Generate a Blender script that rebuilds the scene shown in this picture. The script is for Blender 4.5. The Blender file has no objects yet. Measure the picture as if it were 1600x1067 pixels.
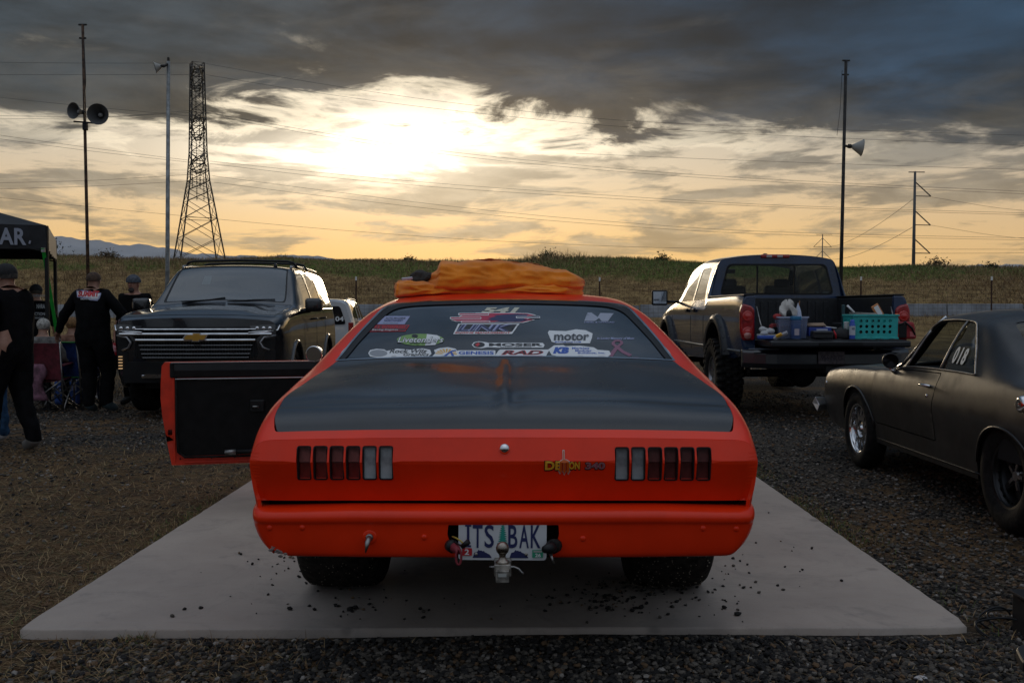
import bpy, bmesh, math, random
import numpy as np
from mathutils import Vector, Matrix, Euler
from mathutils.geometry import delaunay_2d_cdt
random.seed(7); RNG = np.random.default_rng(7)
sc = bpy.context.scene
COL = sc.collection
rad = math.radians
# ------------------------------------------------------------------ camera, sky, sun, exposure
CAM_Z, FPX, PITCH = 1.31, 1556.0, math.atan(51.5/1556)
cam = bpy.data.cameras.new('camera'); cam.lens = 35.0; cam.sensor_width = 36.0; cam.clip_start = .05; cam.clip_end = 20000
camo = bpy.data.objects.new('camera', cam); COL.objects.link(camo)
camo.location = (0, 0, CAM_Z); camo.rotation_euler = (math.pi/2 - PITCH, 0, 0)
sc.camera = camo
sc.view_settings.view_transform = 'Standard'; sc.view_settings.look = 'None'
sc.view_settings.exposure = 0.0; sc.view_settings.gamma = 1.0; sc.view_settings.use_curve_mapping = False
SUN_AZ, SUN_EL = rad(-3.0), rad(6.0)
sun = bpy.data.lights.new('sun', 'SUN'); sun.energy = .5; sun.angle = rad(10); sun.color = (1, .80, .55)
suno = bpy.data.objects.new('sun', sun); COL.objects.link(suno)
sd = Vector((math.sin(SUN_AZ)*math.cos(SUN_EL), math.cos(SUN_AZ)*math.cos(SUN_EL), math.sin(SUN_EL)))
suno.rotation_euler = (-sd).to_track_quat('-Z', 'Y').to_euler()

class NT:
    """small helper for node trees"""
    def __init__(s, tree): s.t = tree; s.n = tree.nodes; s.l = tree.links
    def _in(s, sock, v):
        if v is None: return
        if hasattr(v, 'is_output') or isinstance(v, bpy.types.NodeSocket): s.l.new(v, sock)
        else:
            if isinstance(v, (tuple, list)) and len(v) == 3 and sock.type == 'RGBA': v = (*v, 1)
            sock.default_value = v
    def node(s, typ, ins=None, **props):
        n = s.n.new(typ)
        for k, v in props.items(): setattr(n, k, v)
        for k, v in (ins or {}).items(): s._in(n.inputs[k], v)
        return n
    def m(s, op, a, b=None, c=None, clamp=False):
        n = s.n.new('ShaderNodeMath'); n.operation = op; n.use_clamp = clamp
        for i, v in enumerate((a, b, c)): s._in(n.inputs[i], v)
        return n.outputs[0]
    def mix(s, f, a, b, mode='MIX'):
        n = s.n.new('ShaderNodeMix'); n.data_type = 'RGBA'; n.blend_type = mode; n.clamp_factor = True
        s._in(n.inputs[0], f); s._in(n.inputs[6], a); s._in(n.inputs[7], b); return n.outputs[2]
    def ramp(s, f, a, b, lo=0., hi=1.):
        n = s.n.new('ShaderNodeMapRange'); n.interpolation_type = 'SMOOTHSTEP'; n.clamp = True
        for i, v in enumerate((f, a, b, lo, hi)): s._in(n.inputs[i], v)
        return n.outputs[0]
    def noise(s, vec, scale, detail=4, rough=.55, dist=0.):
        n = s.n.new('ShaderNodeTexNoise'); s._in(n.inputs['Vector'], vec)
        n.inputs['Scale'].default_value = scale; n.inputs['Detail'].default_value = detail
        n.inputs['Roughness'].default_value = rough; n.inputs['Distortion'].default_value = dist
        return n.outputs[0]

def build_world():
    w = bpy.data.worlds.new('World'); sc.world = w; w.use_nodes = True
    t = NT(w.node_tree); t.n.clear()
    tc = t.node('ShaderNodeTexCoord').outputs['Generated']
    sp = t.node('ShaderNodeSeparateXYZ', {0: tc}); x, y, z = sp.outputs
    zc = t.m('MAXIMUM', z, 0.)
    den = t.m('ADD', zc, .075)
    u = t.m('DIVIDE', x, den); v = t.m('DIVIDE', y, den)
    pl = t.node('ShaderNodeCombineXYZ', {0: u, 1: v, 2: 0.}).outputs[0]
    # low streaky clouds in angular space, stretched along the horizon
    st = t.node('ShaderNodeCombineXYZ', {0: t.m('MULTIPLY', x, 1.0), 1: t.m('MULTIPLY', y, .6), 2: t.m('MULTIPLY', z, 5.5)}).outputs[0]
    st2 = t.node('ShaderNodeCombineXYZ', {0: x, 1: y, 2: t.m('MULTIPLY', z, 3.4)}).outputs[0]
    nbig = t.noise(st, 2.6, 3, .5)
    nmid = t.noise(pl, 1.15, 7, .60, .25)
    nstr = t.noise(st, 7.0, 8, .62, .3)
    nfin = t.noise(st2, 8.0, 9, .62, .55)
    front = t.ramp(y, -.15, .45)
    # ---- clear sky behind the clouds
    hor = t.mix(t.ramp(zc, .03, .17), (1.0, .58, .155), (.64, .54, .40))
    hor = t.mix(t.ramp(zc, .16, .5), hor, (.30, .36, .46))
    dxr = t.m('DIVIDE', t.m('SUBTRACT', x, -.10), .62); fall = t.m('EXPONENT', t.m('MULTIPLY', t.m('MULTIPLY', dxr, dxr), -1.))
    hor = t.mix(t.m('MULTIPLY', fall, front), t.mix(.5, hor, (.42, .42, .42)), hor)
    def blob(cx, cz, sx, sz):
        a = t.m('DIVIDE', t.m('SUBTRACT', x, cx), sx); b = t.m('DIVIDE', t.m('SUBTRACT', z, cz), sz)
        d = t.m('ADD', t.m('MULTIPLY', a, a), t.m('MULTIPLY', b, b))
        return t.m('MULTIPLY', t.m('EXPONENT', t.m('MULTIPLY', d, -1.)), front)
    g1 = t.m('ADD', blob(-.10, .160, .088, .034), t.m('MULTIPLY', blob(-.215, .145, .085, .026), .4)); g2 = blob(-.10, .13, .30, .095)
    glow = t.m('ADD', t.m('MULTIPLY', g1, 1.7), t.m('MULTIPLY', g2, .24))
    gcol = t.node('ShaderNodeMix', {0: 1., 6: (1., .90, .72), 7: t.node('ShaderNodeCombineColor', {0: glow, 1: glow, 2: glow}).outputs[0]}, data_type='RGBA', blend_type='MULTIPLY')
    for i in (6, 7): pass
    sky = t.mix(1., hor, gcol.outputs[2], 'ADD')
    # ---- coverage: broken low down, a closed dark bank above about eleven degrees
    lift = t.m('MULTIPLY', t.m('SUBTRACT', nbig, .5), .15)
    lift = t.m('ADD', lift, t.m('MULTIPLY', t.m('SUBTRACT', nfin, .5), .17))
    side = t.m('MULTIPLY', t.m('ABSOLUTE', t.m('ADD', x, .10)), -.085)
    edge = t.m('ADD', t.m('ADD', lift, side), .183)
    bank = t.ramp(t.m('SUBTRACT', zc, edge), -.014, .024)
    hole = t.m('MULTIPLY', t.ramp(t.noise(st2, 5.5, 8, .62, .6), .56, .70), t.ramp(t.m('SUBTRACT', zc, edge), .075, .015, 0., .6))
    bank = t.m('MULTIPLY', bank, t.m('SUBTRACT', 1., hole))
    # thin streaks under the bank
    thr = t.ramp(zc, .02, .13, .56, .475)
    streak = t.ramp(t.m('SUBTRACT', nstr, thr), -.03, .09, 0., .84)
    streak = t.m('MULTIPLY', streak, t.m('SUBTRACT', 1., t.m('MULTIPLY', g1, .62), clamp=True))
    lowc = t.mix(t.ramp(zc, .03, .16), (.36, .27, .155), (.20, .19, .17))
    lowc = t.mix(t.ramp(t.m('MULTIPLY', g2, 1.), .1, 1.), lowc, (.50, .43, .32))
    bil = t.ramp(t.noise(st2, 17., 6, .6, .4), .38, .66, .78, 1.22)
    lowc = t.mix(1., lowc, t.node('ShaderNodeCombineColor', {0: bil, 1: bil, 2: bil}).outputs[0], 'MULTIPLY')
    # the bank itself: slate, warmer to the left, bluer to the right
    bank_c = t.mix(t.ramp(x, -.35, .25), (.022, .030, .038), (.009, .022, .041))
    lum = t.ramp(nmid, .36, .68, .50, 2.1)
    lum2 = t.ramp(t.noise(st, 3.2, 6, .55, .4), .35, .7, .75, 1.5)
    lumt = t.m('MULTIPLY', lum, lum2)
    bank_c = t.mix(1., bank_c, t.node('ShaderNodeCombineColor', {0: lumt, 1: lumt, 2: lumt}).outputs[0], 'MULTIPLY')
    bank_c = t.mix(t.ramp(zc, .31, .52), bank_c, t.mix(t.ramp(nmid, .38, .66), (.042, .072, .118), (.14, .20, .29)))
    under = t.ramp(t.m('SUBTRACT', zc, edge), -.01, .09, 1., 0.)
    bank_c = t.mix(t.m('MULTIPLY', under, .42), bank_c, (.20, .175, .14))
    # rest of the sky (overhead and behind the camera): a thinner even overcast
    away = t.m('MAXIMUM', t.ramp(zc, .55, .95), t.m('SUBTRACT', 1., t.ramp(y, -.35, .55)))
    over = t.mix(t.ramp(nmid, .35, .7), (.29, .345, .43), (.49, .54, .61))
    cie = t.m('MULTIPLY', t.m('ADD', .8, t.m('MULTIPLY', zc, 2.4)), .46)
    over = t.mix(1., over, t.node('ShaderNodeCombineColor', {0: cie, 1: cie, 2: cie}).outputs[0], 'MULTIPLY')
    sky = t.mix(streak, sky, lowc)
    sky = t.mix(bank, sky, bank_c)
    # bright torn gap edges
    rim = t.m('MULTIPLY', t.m('MULTIPLY', bank, t.m('SUBTRACT', 1., bank)), t.m('MULTIPLY', g2, 5.0))
    sky = t.mix(1., sky, t.node('ShaderNodeCombineColor', {0: rim, 1: t.m('MULTIPLY', rim, .86), 2: t.m('MULTIPLY', rim, .62)}).outputs[0], 'ADD')
    sky = t.mix(away, sky, over)
    nis = t.node('ShaderNodeTexSky', sky_type='NISHITA'); nis.sun_disc = False
    nis.sun_elevation = SUN_EL; nis.sun_rotation = SUN_AZ
    bg1 = t.node('ShaderNodeBackground', {0: nis.outputs[0], 1: .05})
    bg2 = t.node('ShaderNodeBackground', {0: sky, 1: 1.0})
    mixn = t.node('ShaderNodeMixShader', {0: .93, 1: bg1.outputs[0], 2: bg2.outputs[0]})
    out = t.node('ShaderNodeOutputWorld', {0: mixn.outputs[0]})
build_world()

# ------------------------------------------------------------------ projection helpers (photo pixel + depth -> place in the world)
def at(px, py, Y):
    u = (px - 800)/FPX; v = (533.5 - py)/FPX
    c, s = math.cos(PITCH), math.sin(PITCH)
    d = Vector((u, c + v*s, -s + v*c)); return Vector((0, 0, CAM_Z)) + d*(Y/d.y)
def proj(x, y, z):
    c, s = math.cos(PITCH), math.sin(PITCH); zz = z - CAM_Z
    dep = y*c - zz*s; up = y*s + zz*c
    return 800 + FPX*x/dep, 533.5 - FPX*up/dep

# ------------------------------------------------------------------ materials
MATS = {}
def mat(name, col, rough=.5, metal=0., coat=0., nscale=0., namp=.12, bump=0., bscale=60., spec=None, emis=None, sheen=0., croug=.05, ramp_cols=None, rvar=0.):
    if name in MATS: return MATS[name]
    m = bpy.data.materials.new(name); m.use_nodes = True; t = NT(m.node_tree)
    b = t.n['Principled BSDF']
    b.inputs['Roughness'].default_value = rough; b.inputs['Metallic'].default_value = metal
    b.inputs['Coat Weight'].default_value = coat; b.inputs['Coat Roughness'].default_value = croug
    if spec is not None: b.inputs['Specular IOR Level'].default_value = spec
    if sheen: b.inputs['Sheen Weight'].default_value = sheen
    b.inputs['Base Color'].default_value = (*col, 1)
    oc = None
    if nscale or bump or rvar: oc = t.node('ShaderNodeTexCoord').outputs['Object']
    if nscale:
        n = t.noise(oc, nscale, 6, .6)
        f = t.ramp(n, .3, .7)
        lo = tuple(c*(1-namp*2) for c in col); hi = tuple(min(1, c*(1+namp)) for c in col)
        if ramp_cols: lo, hi = ramp_cols
        t.l.new(t.mix(f, lo, hi), b.inputs['Base Color'])
    if rvar:
        n = t.noise(oc, 6., 8, .65)
        t.l.new(t.ramp(n, .3, .75, max(0, rough-rvar*.5), rough+rvar), b.inputs['Roughness'])
    if bump:
        n = t.noise(oc, bscale, 5, .6)
        bp = t.node('ShaderNodeBump', {'Strength': bump, 'Distance': .01, 'Height': n})
        t.l.new(bp.outputs[0], b.inputs['Normal'])
    if emis: b.inputs['Emission Color'].default_value = (*emis[:3], 1); b.inputs['Emission Strength'].default_value = emis[3]
    MATS[name] = m; return m
def glassmat(name, tint=(.25, .28, .3), rough=.02, ior=1.5, body=0., bodycol=(.02, .025, .03), refl=1.):
    if name in MATS: return MATS[name]
    m = bpy.data.materials.new(name); m.use_nodes = True; t = NT(m.node_tree); t.n.clear()
    tr = t.node('ShaderNodeBsdfTransparent', {0: tint}); gl = t.node('ShaderNodeBsdfGlossy', {0: (1, 1, 1), 'Roughness': rough})
    df = t.node('ShaderNodeBsdfDiffuse', {0: bodycol})
    mb = t.node('ShaderNodeMixShader', {0: body, 1: tr.outputs[0], 2: df.outputs[0]})
    bf = t.node('ShaderNodeNewGeometry').outputs['Backfacing']
    lw = t.node('ShaderNodeFresnel', {0: t.m('ADD', t.m('MULTIPLY', bf, 1/ior-ior), ior)})
    f = t.m('MULTIPLY', lw.outputs[0], refl, clamp=True)
    mx = t.node('ShaderNodeMixShader', {0: f, 1: mb.outputs[0], 2: gl.outputs[0]})
    t.node('ShaderNodeOutputMaterial', {0: mx.outputs[0]})
    MATS[name] = m; return m
M_red = mat('red_paint', (.86, .034, .003), .38, coat=.35, nscale=3, namp=.06, bump=.012, bscale=7, rvar=.06, croug=.08, spec=.18)
M_redin = mat('red_inner_paint', (.72, .035, .006), .48, coat=.1, nscale=6, namp=.12)
M_lid = mat('black_deck_paint', (.006, .008, .011), .24, coat=.75, nscale=4, namp=.3, rvar=.05, croug=.085, spec=.3)
M_bglass = mat('dark_glass', (.004, .007, .011), .05, coat=.6, spec=.5)
M_rubber = mat('black_rubber', (.015, .014, .013), .78, spec=.15, nscale=25, namp=.3, bump=.25, bscale=60)
M_slick = mat('dusty_slick', (.022, .019, .016), .85, spec=.12, nscale=38, namp=.35, bump=.5, bscale=45)
M_trim = mat('black_trim', (.008, .008, .009), .45, spec=.32, nscale=8, namp=.2)
M_dark = mat('dark_cavity', (.006, .006, .006), .9)
M_vinyl = mat('black_vinyl', (.007, .0065, .0065), .5, spec=.2, nscale=12, namp=.25, bump=.1, bscale=180)
M_chrome = mat('chrome', (.75, .75, .76), .12, 1., nscale=10, namp=.08)
M_steel = mat('dull_steel', (.33, .32, .31), .42, 1., nscale=14, namp=.25, bump=.1)
M_zinc = mat('worn_zinc', (.36, .33, .29), .5, .7, nscale=22, namp=.35, bump=.2)
M_white = mat('white_print', (.80, .80, .80), .4); M_black = mat('black_print', (.012, .012, .014), .4)
M_navy = mat('navy_print', (.02, .025, .10), .4); M_blue = mat('blue_print', (.03, .10, .45), .4)
M_redp = mat('red_print', (.55, .02, .03), .4); M_green = mat('green_print', (.22, .38, .10), .4); M_yel = mat('yellow_print', (.80, .42, .03), .4)
M_teal = mat('teal_print', (.02, .28, .22), .45); M_grey = mat('grey_print', (.30, .31, .33), .4); M_pink = mat('mauve_print', (.30, .10, .16), .4)
M_silver = mat('silver_print', (.50, .50, .47), .35, .3); M_orangep = mat('orange_print', (.70, .14, .02), .4); M_lav = mat('lavender_print', (.34, .36, .55), .4)
M_tail = mat('red_lens', (.30, .016, .012), .2, coat=.6, bump=.15, bscale=90, nscale=30, namp=.2)
M_tailup = mat('pale_red_lens', (.42, .14, .125), .35, coat=.5, bump=.15, bscale=90, nscale=30, namp=.2)
M_rev = mat('clear_lens', (.46, .47, .47), .25, coat=.6, bump=.2, bscale=90, nscale=18, namp=.15)
M_galv = mat('galvanised_steel', (.28, .29, .29), .55, .6, nscale=9, namp=.2)
M_rust = mat('rusty_steel', (.085, .045, .025), .8, .2, nscale=7, namp=.4, bump=.3)
M_dsteel = mat('dark_weathered_steel', (.035, .033, .032), .7, .4, nscale=5, namp=.3)

# ------------------------------------------------------------------ mesh helpers
def link(o, parent=None, **props):
    COL.objects.link(o)
    if parent is not None: o.parent = parent
    for k, v in props.items(): o[k] = v
    return o
def thing(name, label, cat, loc=(0, 0, 0), rotz=0., group=None, scale=1.):
    o = bpy.data.objects.new(name, None); COL.objects.link(o); o.empty_display_size = .2
    o.location = loc; o.rotation_euler = (0, 0, rotz); o.scale = (scale,)*3
    o['label'] = label; o['category'] = cat
    if group: o['group'] = group
    return o
def tag(o, label, cat, group=None):
    o['label'] = label; o['category'] = cat
    if group: o['group'] = group
    return o
def mk(name, V, Fc, material, parent=None, smooth=True, mats=None, midx=None, solid=0., bevel=0., sub=0, off=-1., esplit=40, **props):
    me = bpy.data.meshes.new(name)
    V = np.asarray(V, float)
    me.from_pydata([tuple(p) for p in V.tolist()], [], [tuple(int(i) for i in f) for f in Fc])
    for mm in (mats or [material]): me.materials.append(mm)
    if midx is not None: me.polygons.foreach_set('material_index', np.asarray(midx, dtype=np.int32))
    me.polygons.foreach_set('use_smooth', [bool(smooth)]*len(me.polygons)); me.update()
    o = bpy.data.objects.new(name, me)
    link(o, parent, **props)
    if solid: md = o.modifiers.new('s', 'SOLIDIFY'); md.thickness = solid; md.offset = off; es = o.modifiers.new('e', 'EDGE_SPLIT'); es.split_angle = rad(esplit)
    if bevel:
        md = o.modifiers.new('b', 'BEVEL'); md.width = bevel; md.segments = 2; md.limit_method = 'ANGLE'; md.angle_limit = rad(40)
    if sub: md = o.modifiers.new('u', 'SUBSURF'); md.levels = sub; md.render_levels = sub
    return o
class MB:
    """collects simple solids into one mesh"""
    def __init__(s, M=None): s.v = []; s.f = []; s.M = M; s.mi = []; s.cur = 0
    def add(s, V, Fc, M=None):
        b = len(s.v)
        for p in V:
            p = Vector(p)
            if M is not None: p = M @ p
            if s.M is not None: p = s.M @ p
            s.v.append(p)
        for f in Fc: s.f.append(tuple(i+b for i in f)); s.mi.append(s.cur)
        return s
    def box(s, c, size, rot=None, taper=1.):
        x, y, z = (k/2 for k in size); V = []
        for dz in (-1, 1):
            t = taper if dz > 0 else 1.
            for dx, dy in ((-1, -1), (1, -1), (1, 1), (-1, 1)): V.append((dx*x*t, dy*y*t, dz*z))
        M = Matrix.Translation(c)
        if rot is not None: M = M @ Euler(rot).to_matrix().to_4x4()
        return s.add(V, [(0, 3, 2, 1), (4, 5, 6, 7), (0, 1, 5, 4), (1, 2, 6, 5), (2, 3, 7, 6), (3, 0, 4, 7)], M)
    def rings(s, rings, closed=True, caps=True):
        n = len(rings[0]); V = [p for r in rings for p in r]; Fc = []
        for i in range(len(rings)-1):
            for j in range(n if closed else n-1):
                k = (j+1) % n; Fc.append((i*n+j, i*n+k, (i+1)*n+k, (i+1)*n+j))
        if caps and closed:
            Fc.append(tuple(range(n-1, -1, -1))); Fc.append(tuple((len(rings)-1)*n+j for j in range(n)))
        return s.add(V, Fc)
    def tube(s, pts, r, n=8, caps=True, flat=1.):
        pts = [Vector(p) for p in pts]; rs = r if isinstance(r, (list, tuple)) else [r]*len(pts)
        up = None; R = []
        for i, p in enumerate(pts):
            a = pts[max(0, i-1)]; b = pts[min(len(pts)-1, i+1)]; d = (b-a).normalized() if (b-a).length > 1e-9 else Vector((0, 0, 1))
            if up is None: up = Vector((0, 0, 1)) if abs(d.z) < .9 else Vector((1, 0, 0))
            u = d.cross(up).normalized(); w = u.cross(d).normalized(); up = w
            R.append([p + (u*math.cos(2*math.pi*k/n) + w*flat*math.sin(2*math.pi*k/n))*rs[i] for k in range(n)])
        return s.rings(R, caps=caps)
    def lathe(s, prof, n=24, axis='z', c=(0, 0, 0), caps=False, M=None):
        R = []
        for r, h in prof:
            ring = []
            for k in range(n):
                a = 2*math.pi*k/n; p = (r*math.cos(a), r*math.sin(a), h)
                if axis == 'x': p = (h, p[0], p[1])
                if axis == 'y': p = (p[0], h, p[1])
                p = Vector(p) + Vector(c)
                if M is not None: p = M @ p
                ring.append(p)
            R.append(ring)
        return s.rings(R, caps=caps)
    def prism(s, poly, z0, z1, M=None):
        n = len(poly); V = [(x, y, z0) for x, y in poly] + [(x, y, z1) for x, y in poly]
        Fc = [tuple(range(n-1, -1, -1)), tuple(range(n, 2*n))] + [(i, (i+1) % n, n+(i+1) % n, n+i) for i in range(n)]
        return s.add(V, Fc, M)
    def sphere(s, c, r, n=12, sc3=(1, 1, 1), M=None):
        R = []
        for i in range(n+1):
            a = math.pi*i/n; rr = max(1e-4, math.sin(a))*r; h = -math.cos(a)*r
            ring = []
            for k in range(2*n):
                b = math.pi*k/n; p = Vector((rr*math.cos(b)*sc3[0], rr*math.sin(b)*sc3[1], h*sc3[2])) + Vector(c)
                ring.append(M @ p if M is not None else p)
            R.append(ring)
        return s.rings(R, caps=False)
    def build(s, name, material, parent=None, smooth=False, bevel=0., sub=0, mats=None, autos=False, **props):
        o = mk(name, [tuple(p) for p in s.v], s.f, material, parent, smooth, mats=mats, midx=(s.mi if mats else None), bevel=bevel, sub=sub, **props)
        if autos: smooth_by_angle(o)
        return o
def smooth_by_angle(o, ang=35):
    me = o.data; me.polygons.foreach_set('use_smooth', [True]*len(me.polygons))
    me.set_sharp_from_angle(angle=rad(ang))
def inside(P, loops):
    """even-odd test, P (n,2)"""
    c = np.zeros(len(P), bool); x, y = P[:, 0], P[:, 1]
    for L in loops:
        L = np.asarray(L); a = L; b = np.roll(L, -1, 0)
        for (x0, y0), (x1, y1) in zip(a, b):
            if y0 == y1: continue
            k = ((y0 > y) != (y1 > y)) & (x < (x1-x0)*(y-y0)/(y1-y0) + x0); c ^= k
    return c
def dens(L, du, dv):
    out = []; n = len(L)
    for i in range(n):
        a = np.array(L[i], float); b = np.array(L[(i+1) % n], float); k = max(1, int(math.ceil(max(abs(b[0]-a[0])/du, abs(b[1]-a[1])/dv))))
        for j in range(k): out.append(tuple(a + (b-a)*j/k))
    return out
def rounded(L, r, wv=1., seg=5):
    """round a polygon's corners; r in u units, v scaled by wv (one v unit = wv u units)"""
    n = len(L); out = []
    for i in range(n):
        p = np.array((L[i][0], L[i][1]*wv), float); a = np.array((L[i-1][0], L[i-1][1]*wv), float); b = np.array((L[(i+1) % n][0], L[(i+1) % n][1]*wv), float)
        rr = r[i] if isinstance(r, (list, tuple)) else r
        da, db = np.linalg.norm(a-p), np.linalg.norm(b-p); q = min(rr, da*.48, db*.48)
        if q <= 0: out.append((p[0], p[1]/wv)); continue
        A = p + (a-p)/da*q; B = p + (b-p)/db*q
        for k in range(seg+1):
            s = k/seg; c = A*(1-s)**2 + 2*p*s*(1-s) + B*s*s; out.append((c[0], c[1]/wv))
    return out
def patch(name, fn, loops, du, dv, material, parent=None, solid=0., off=-1., flip=False, smooth=True, **props):
    """a sheet over the region the loops enclose (even-odd), laid on the surface fn(U,V)"""
    L = [dens(l, du, dv) for l in loops]
    pts = []; edges = []
    for l in L:
        b = len(pts); pts += l; edges += [(b+i, b+(i+1) % len(l)) for i in range(len(l))]
    A = np.array(pts); u0, v0 = A.min(0); u1, v1 = A.max(0)
    gu = np.arange(math.floor(u0/du)*du, u1+du, du); gv = np.arange(math.floor(v0/dv)*dv, v1+dv, dv)
    G = np.stack(np.meshgrid(gu, gv), -1).reshape(-1, 2)
    G = G[inside(G, L)]
    if len(G):
        As = A/np.array((du, dv)); keep = np.ones(len(G), bool); Gs = G/np.array((du, dv))
        for i in range(0, len(Gs), 2000):
            d = np.abs(Gs[i:i+2000, None, :] - As[None]).max(-1).min(1); keep[i:i+2000] = d > .42
        G = G[keep]
    allp = [Vector((p[0]/du, p[1]/dv)) for p in pts] + [Vector((g[0]/du, g[1]/dv)) for g in G]
    vo, eo, fo, *_ = delaunay_2d_cdt(allp, edges, [], 0, 1e-5)
    P = np.array([(p.x*du, p.y*dv) for p in vo]); T = np.array(fo, dtype=int)
    cen = P[T].mean(1); T = T[inside(cen, L)]
    if flip: T = T[:, ::-1]
    X = fn(P[:, 0], P[:, 1])
    return mk(name, X, T, material, parent, smooth, solid=solid, off=off, **props)

# ------------------------------------------------------------------ lofted car skins
def pchip_slopes(x, y):
    x = np.asarray(x, float); h = np.diff(x); hs = h.reshape((-1,)+(1,)*(y.ndim-1)); d = np.diff(y, axis=0)/hs
    m = np.zeros_like(y)
    a, b = d[:-1], d[1:]; h0, h1 = hs[:-1], hs[1:]
    w1 = 2*h1+h0; w2 = h1+2*h0
    with np.errstate(divide='ignore', invalid='ignore'):
        mm = (w1+w2)/(w1/a + w2/b)
    mm[(a*b) <= 0] = 0; mm = np.nan_to_num(mm); m[1:-1] = mm; m[0] = d[0]; m[-1] = d[-1]
    return m
def hermite(xk, yk, mk_, x):
    i = np.clip(np.searchsorted(xk, x, side='right')-1, 0, len(xk)-2); h = (xk[i+1]-xk[i]); t = (x-xk[i])/h
    sh = (-1,)+(1,)*(yk.ndim-1); h = h.reshape(sh); t = t.reshape(sh)
    return (2*t**3-3*t**2+1)*yk[i] + (t**3-2*t**2+t)*h*mk_[i] + (-2*t**3+3*t**2)*yk[i+1] + (t**3-t**2)*h*mk_[i+1]
class Skin:
    def __init__(s, stations):
        s.ys = np.array([a for a, _ in stations], float); s.P = np.array([p for _, p in stations], float)
        s.K = s.P.shape[1]; s.m = pchip_slopes(s.ys, s.P); s.C = s.K-1
    def raw(s, y, T):
        y = np.atleast_1d(np.asarray(y, float)); T = np.atleast_1d(np.asarray(T, float)); y, T = np.broadcast_arrays(y, T)
        sg = np.where(T > s.C, 1., -1.); t = np.where(T > s.C, 2*s.C-T, T); t = np.clip(t, 0, s.C)
        yy = np.clip(y, s.ys[0], s.ys[-1])
        Q = hermite(s.ys, s.P, s.m, yy)                       # n,K,2
        Qm = Q[:, -2:-1, :]*np.array((-1., 1.)); Q = np.concatenate([Q, Qm], 1)
        tk = np.arange(s.K+1, dtype=float); d = np.diff(Q, axis=1); m = np.zeros_like(Q)
        a, b = d[:, :-1], d[:, 1:]
        with np.errstate(divide='ignore', invalid='ignore'): mm = 2*a*b/(a+b)
        mm[(a*b) <= 0] = 0; m[:, 1:-1] = np.nan_to_num(mm); m[:, 0] = d[:, 0]; m[:, -1] = d[:, -1]
        m[:, s.C, 0] = .5*(a[:, s.C-1, 0]+b[:, s.C-1, 0]); m[:, s.C, 1] = 0
        i = np.clip(t.astype(int), 0, s.K-1); f = (t-i)[:, None]; r = np.arange(len(t))
        R = (2*f**3-3*f**2+1)*Q[r, i] + (f**3-2*f**2+f)*m[r, i] + (-2*f**3+3*f**2)*Q[r, i+1] + (f**3-f**2)*m[r, i+1]
        return np.stack([R[:, 0]*sg, y, R[:, 1]], 1)
    def fn(s, off=0., yoff=0.):
        def f(y, T):
            X = s.raw(y, T)
            if off:
                e = 1e-3; ya = np.clip(y, s.ys[0]+e, s.ys[-1]-e)
                a = s.raw(ya+e, T)-s.raw(ya-e, T); b = s.raw(ya, T+e)-s.raw(ya, T-e)
                n = np.cross(a, b); n /= np.linalg.norm(n, axis=1)[:, None]+1e-12
                # outward = away from the axis
                c = X.copy(); c[:, 1] = 0; c[:, 2] -= .7; sgn = np.sign((n*c).sum(1)); n *= sgn[:, None]
                X = X + n*off
            return X
        return f
    def panel(s, name, loops, material, parent, side=0, off=0., solid=.012, du=.07, dv=.34, **k):
        if side > 0: loops = [[(u, 2*s.C-v) for u, v in l] for l in loops]
        loops = [l if i or area(l) > 0 else l[::-1] for i, l in enumerate(loops)]
        o = patch(name, s.fn(off), loops, du, dv, material, parent, solid=0., **k)
        orient(o)
        if solid: md = o.modifiers.new('s', 'SOLIDIFY'); md.thickness = solid; md.offset = -1; es = o.modifiers.new('e', 'EDGE_SPLIT'); es.split_angle = rad(40)
        return o
    def tz(s, y, z, lo=0., hi=4.):
        """t on the flank where the height is z"""
        for _ in range(30):
            mid = (lo+hi)/2
            if s.raw(y, mid)[0, 2] < z: lo = mid
            else: hi = mid
        return (lo+hi)/2
    def tx(s, y, x):
        """T on the upper side where the lateral place is x"""
        ts = np.linspace(s.C-5, s.C+5, 61); X = s.raw(np.full(61, y), ts)[:, 0]
        return float(np.interp(x, X, ts))
    def arch(s, yc, zc, R, zb=None, n=20, rz=None):
        out = []
        for k in range(n+1):
            a = math.pi*k/n; y = yc - R*math.cos(a); z = zc + (rz or R)*math.sin(a)
            out.append((y, max(0., s.tz(y, z))))
        out[0] = (out[0][0], 0.); out[-1] = (out[-1][0], 0.); return out
    def section(s, y, t0=0.):
        T = np.arange(t0, 2*s.C-t0+1e-6, .2); X = s.raw(np.full(len(T), y), T); return [(p[0], p[2]) for p in X]
def area(l):
    a = np.asarray(l); b = np.roll(a, -1, 0); return float((a[:, 0]*b[:, 1]-b[:, 0]*a[:, 1]).sum())/2
def orient(o, c=(0, None, .7)):
    """make the faces of a car sheet look away from the car's axis"""
    me = o.data; n = 0.
    for p in me.polygons:
        q = p.center; n += p.area*(p.normal.x*(q.x-c[0]) + p.normal.z*(q.z-c[2]))
    if n < 0: me.flip_normals()
def outline_strip(skin, loop, w, name, material, parent, off=.004, **k):
    """thin trim along a loop in skin space"""
    L = dens(loop, .05, .25); A = np.array(L); X = skin.fn(off)(A[:, 0], A[:, 1]); pts = [tuple(p) for p in X]
    mb = MB(); mb.tube(pts + [pts[0]], w, 6, caps=False); return mb.build(name, material, parent, True, **k)

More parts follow.
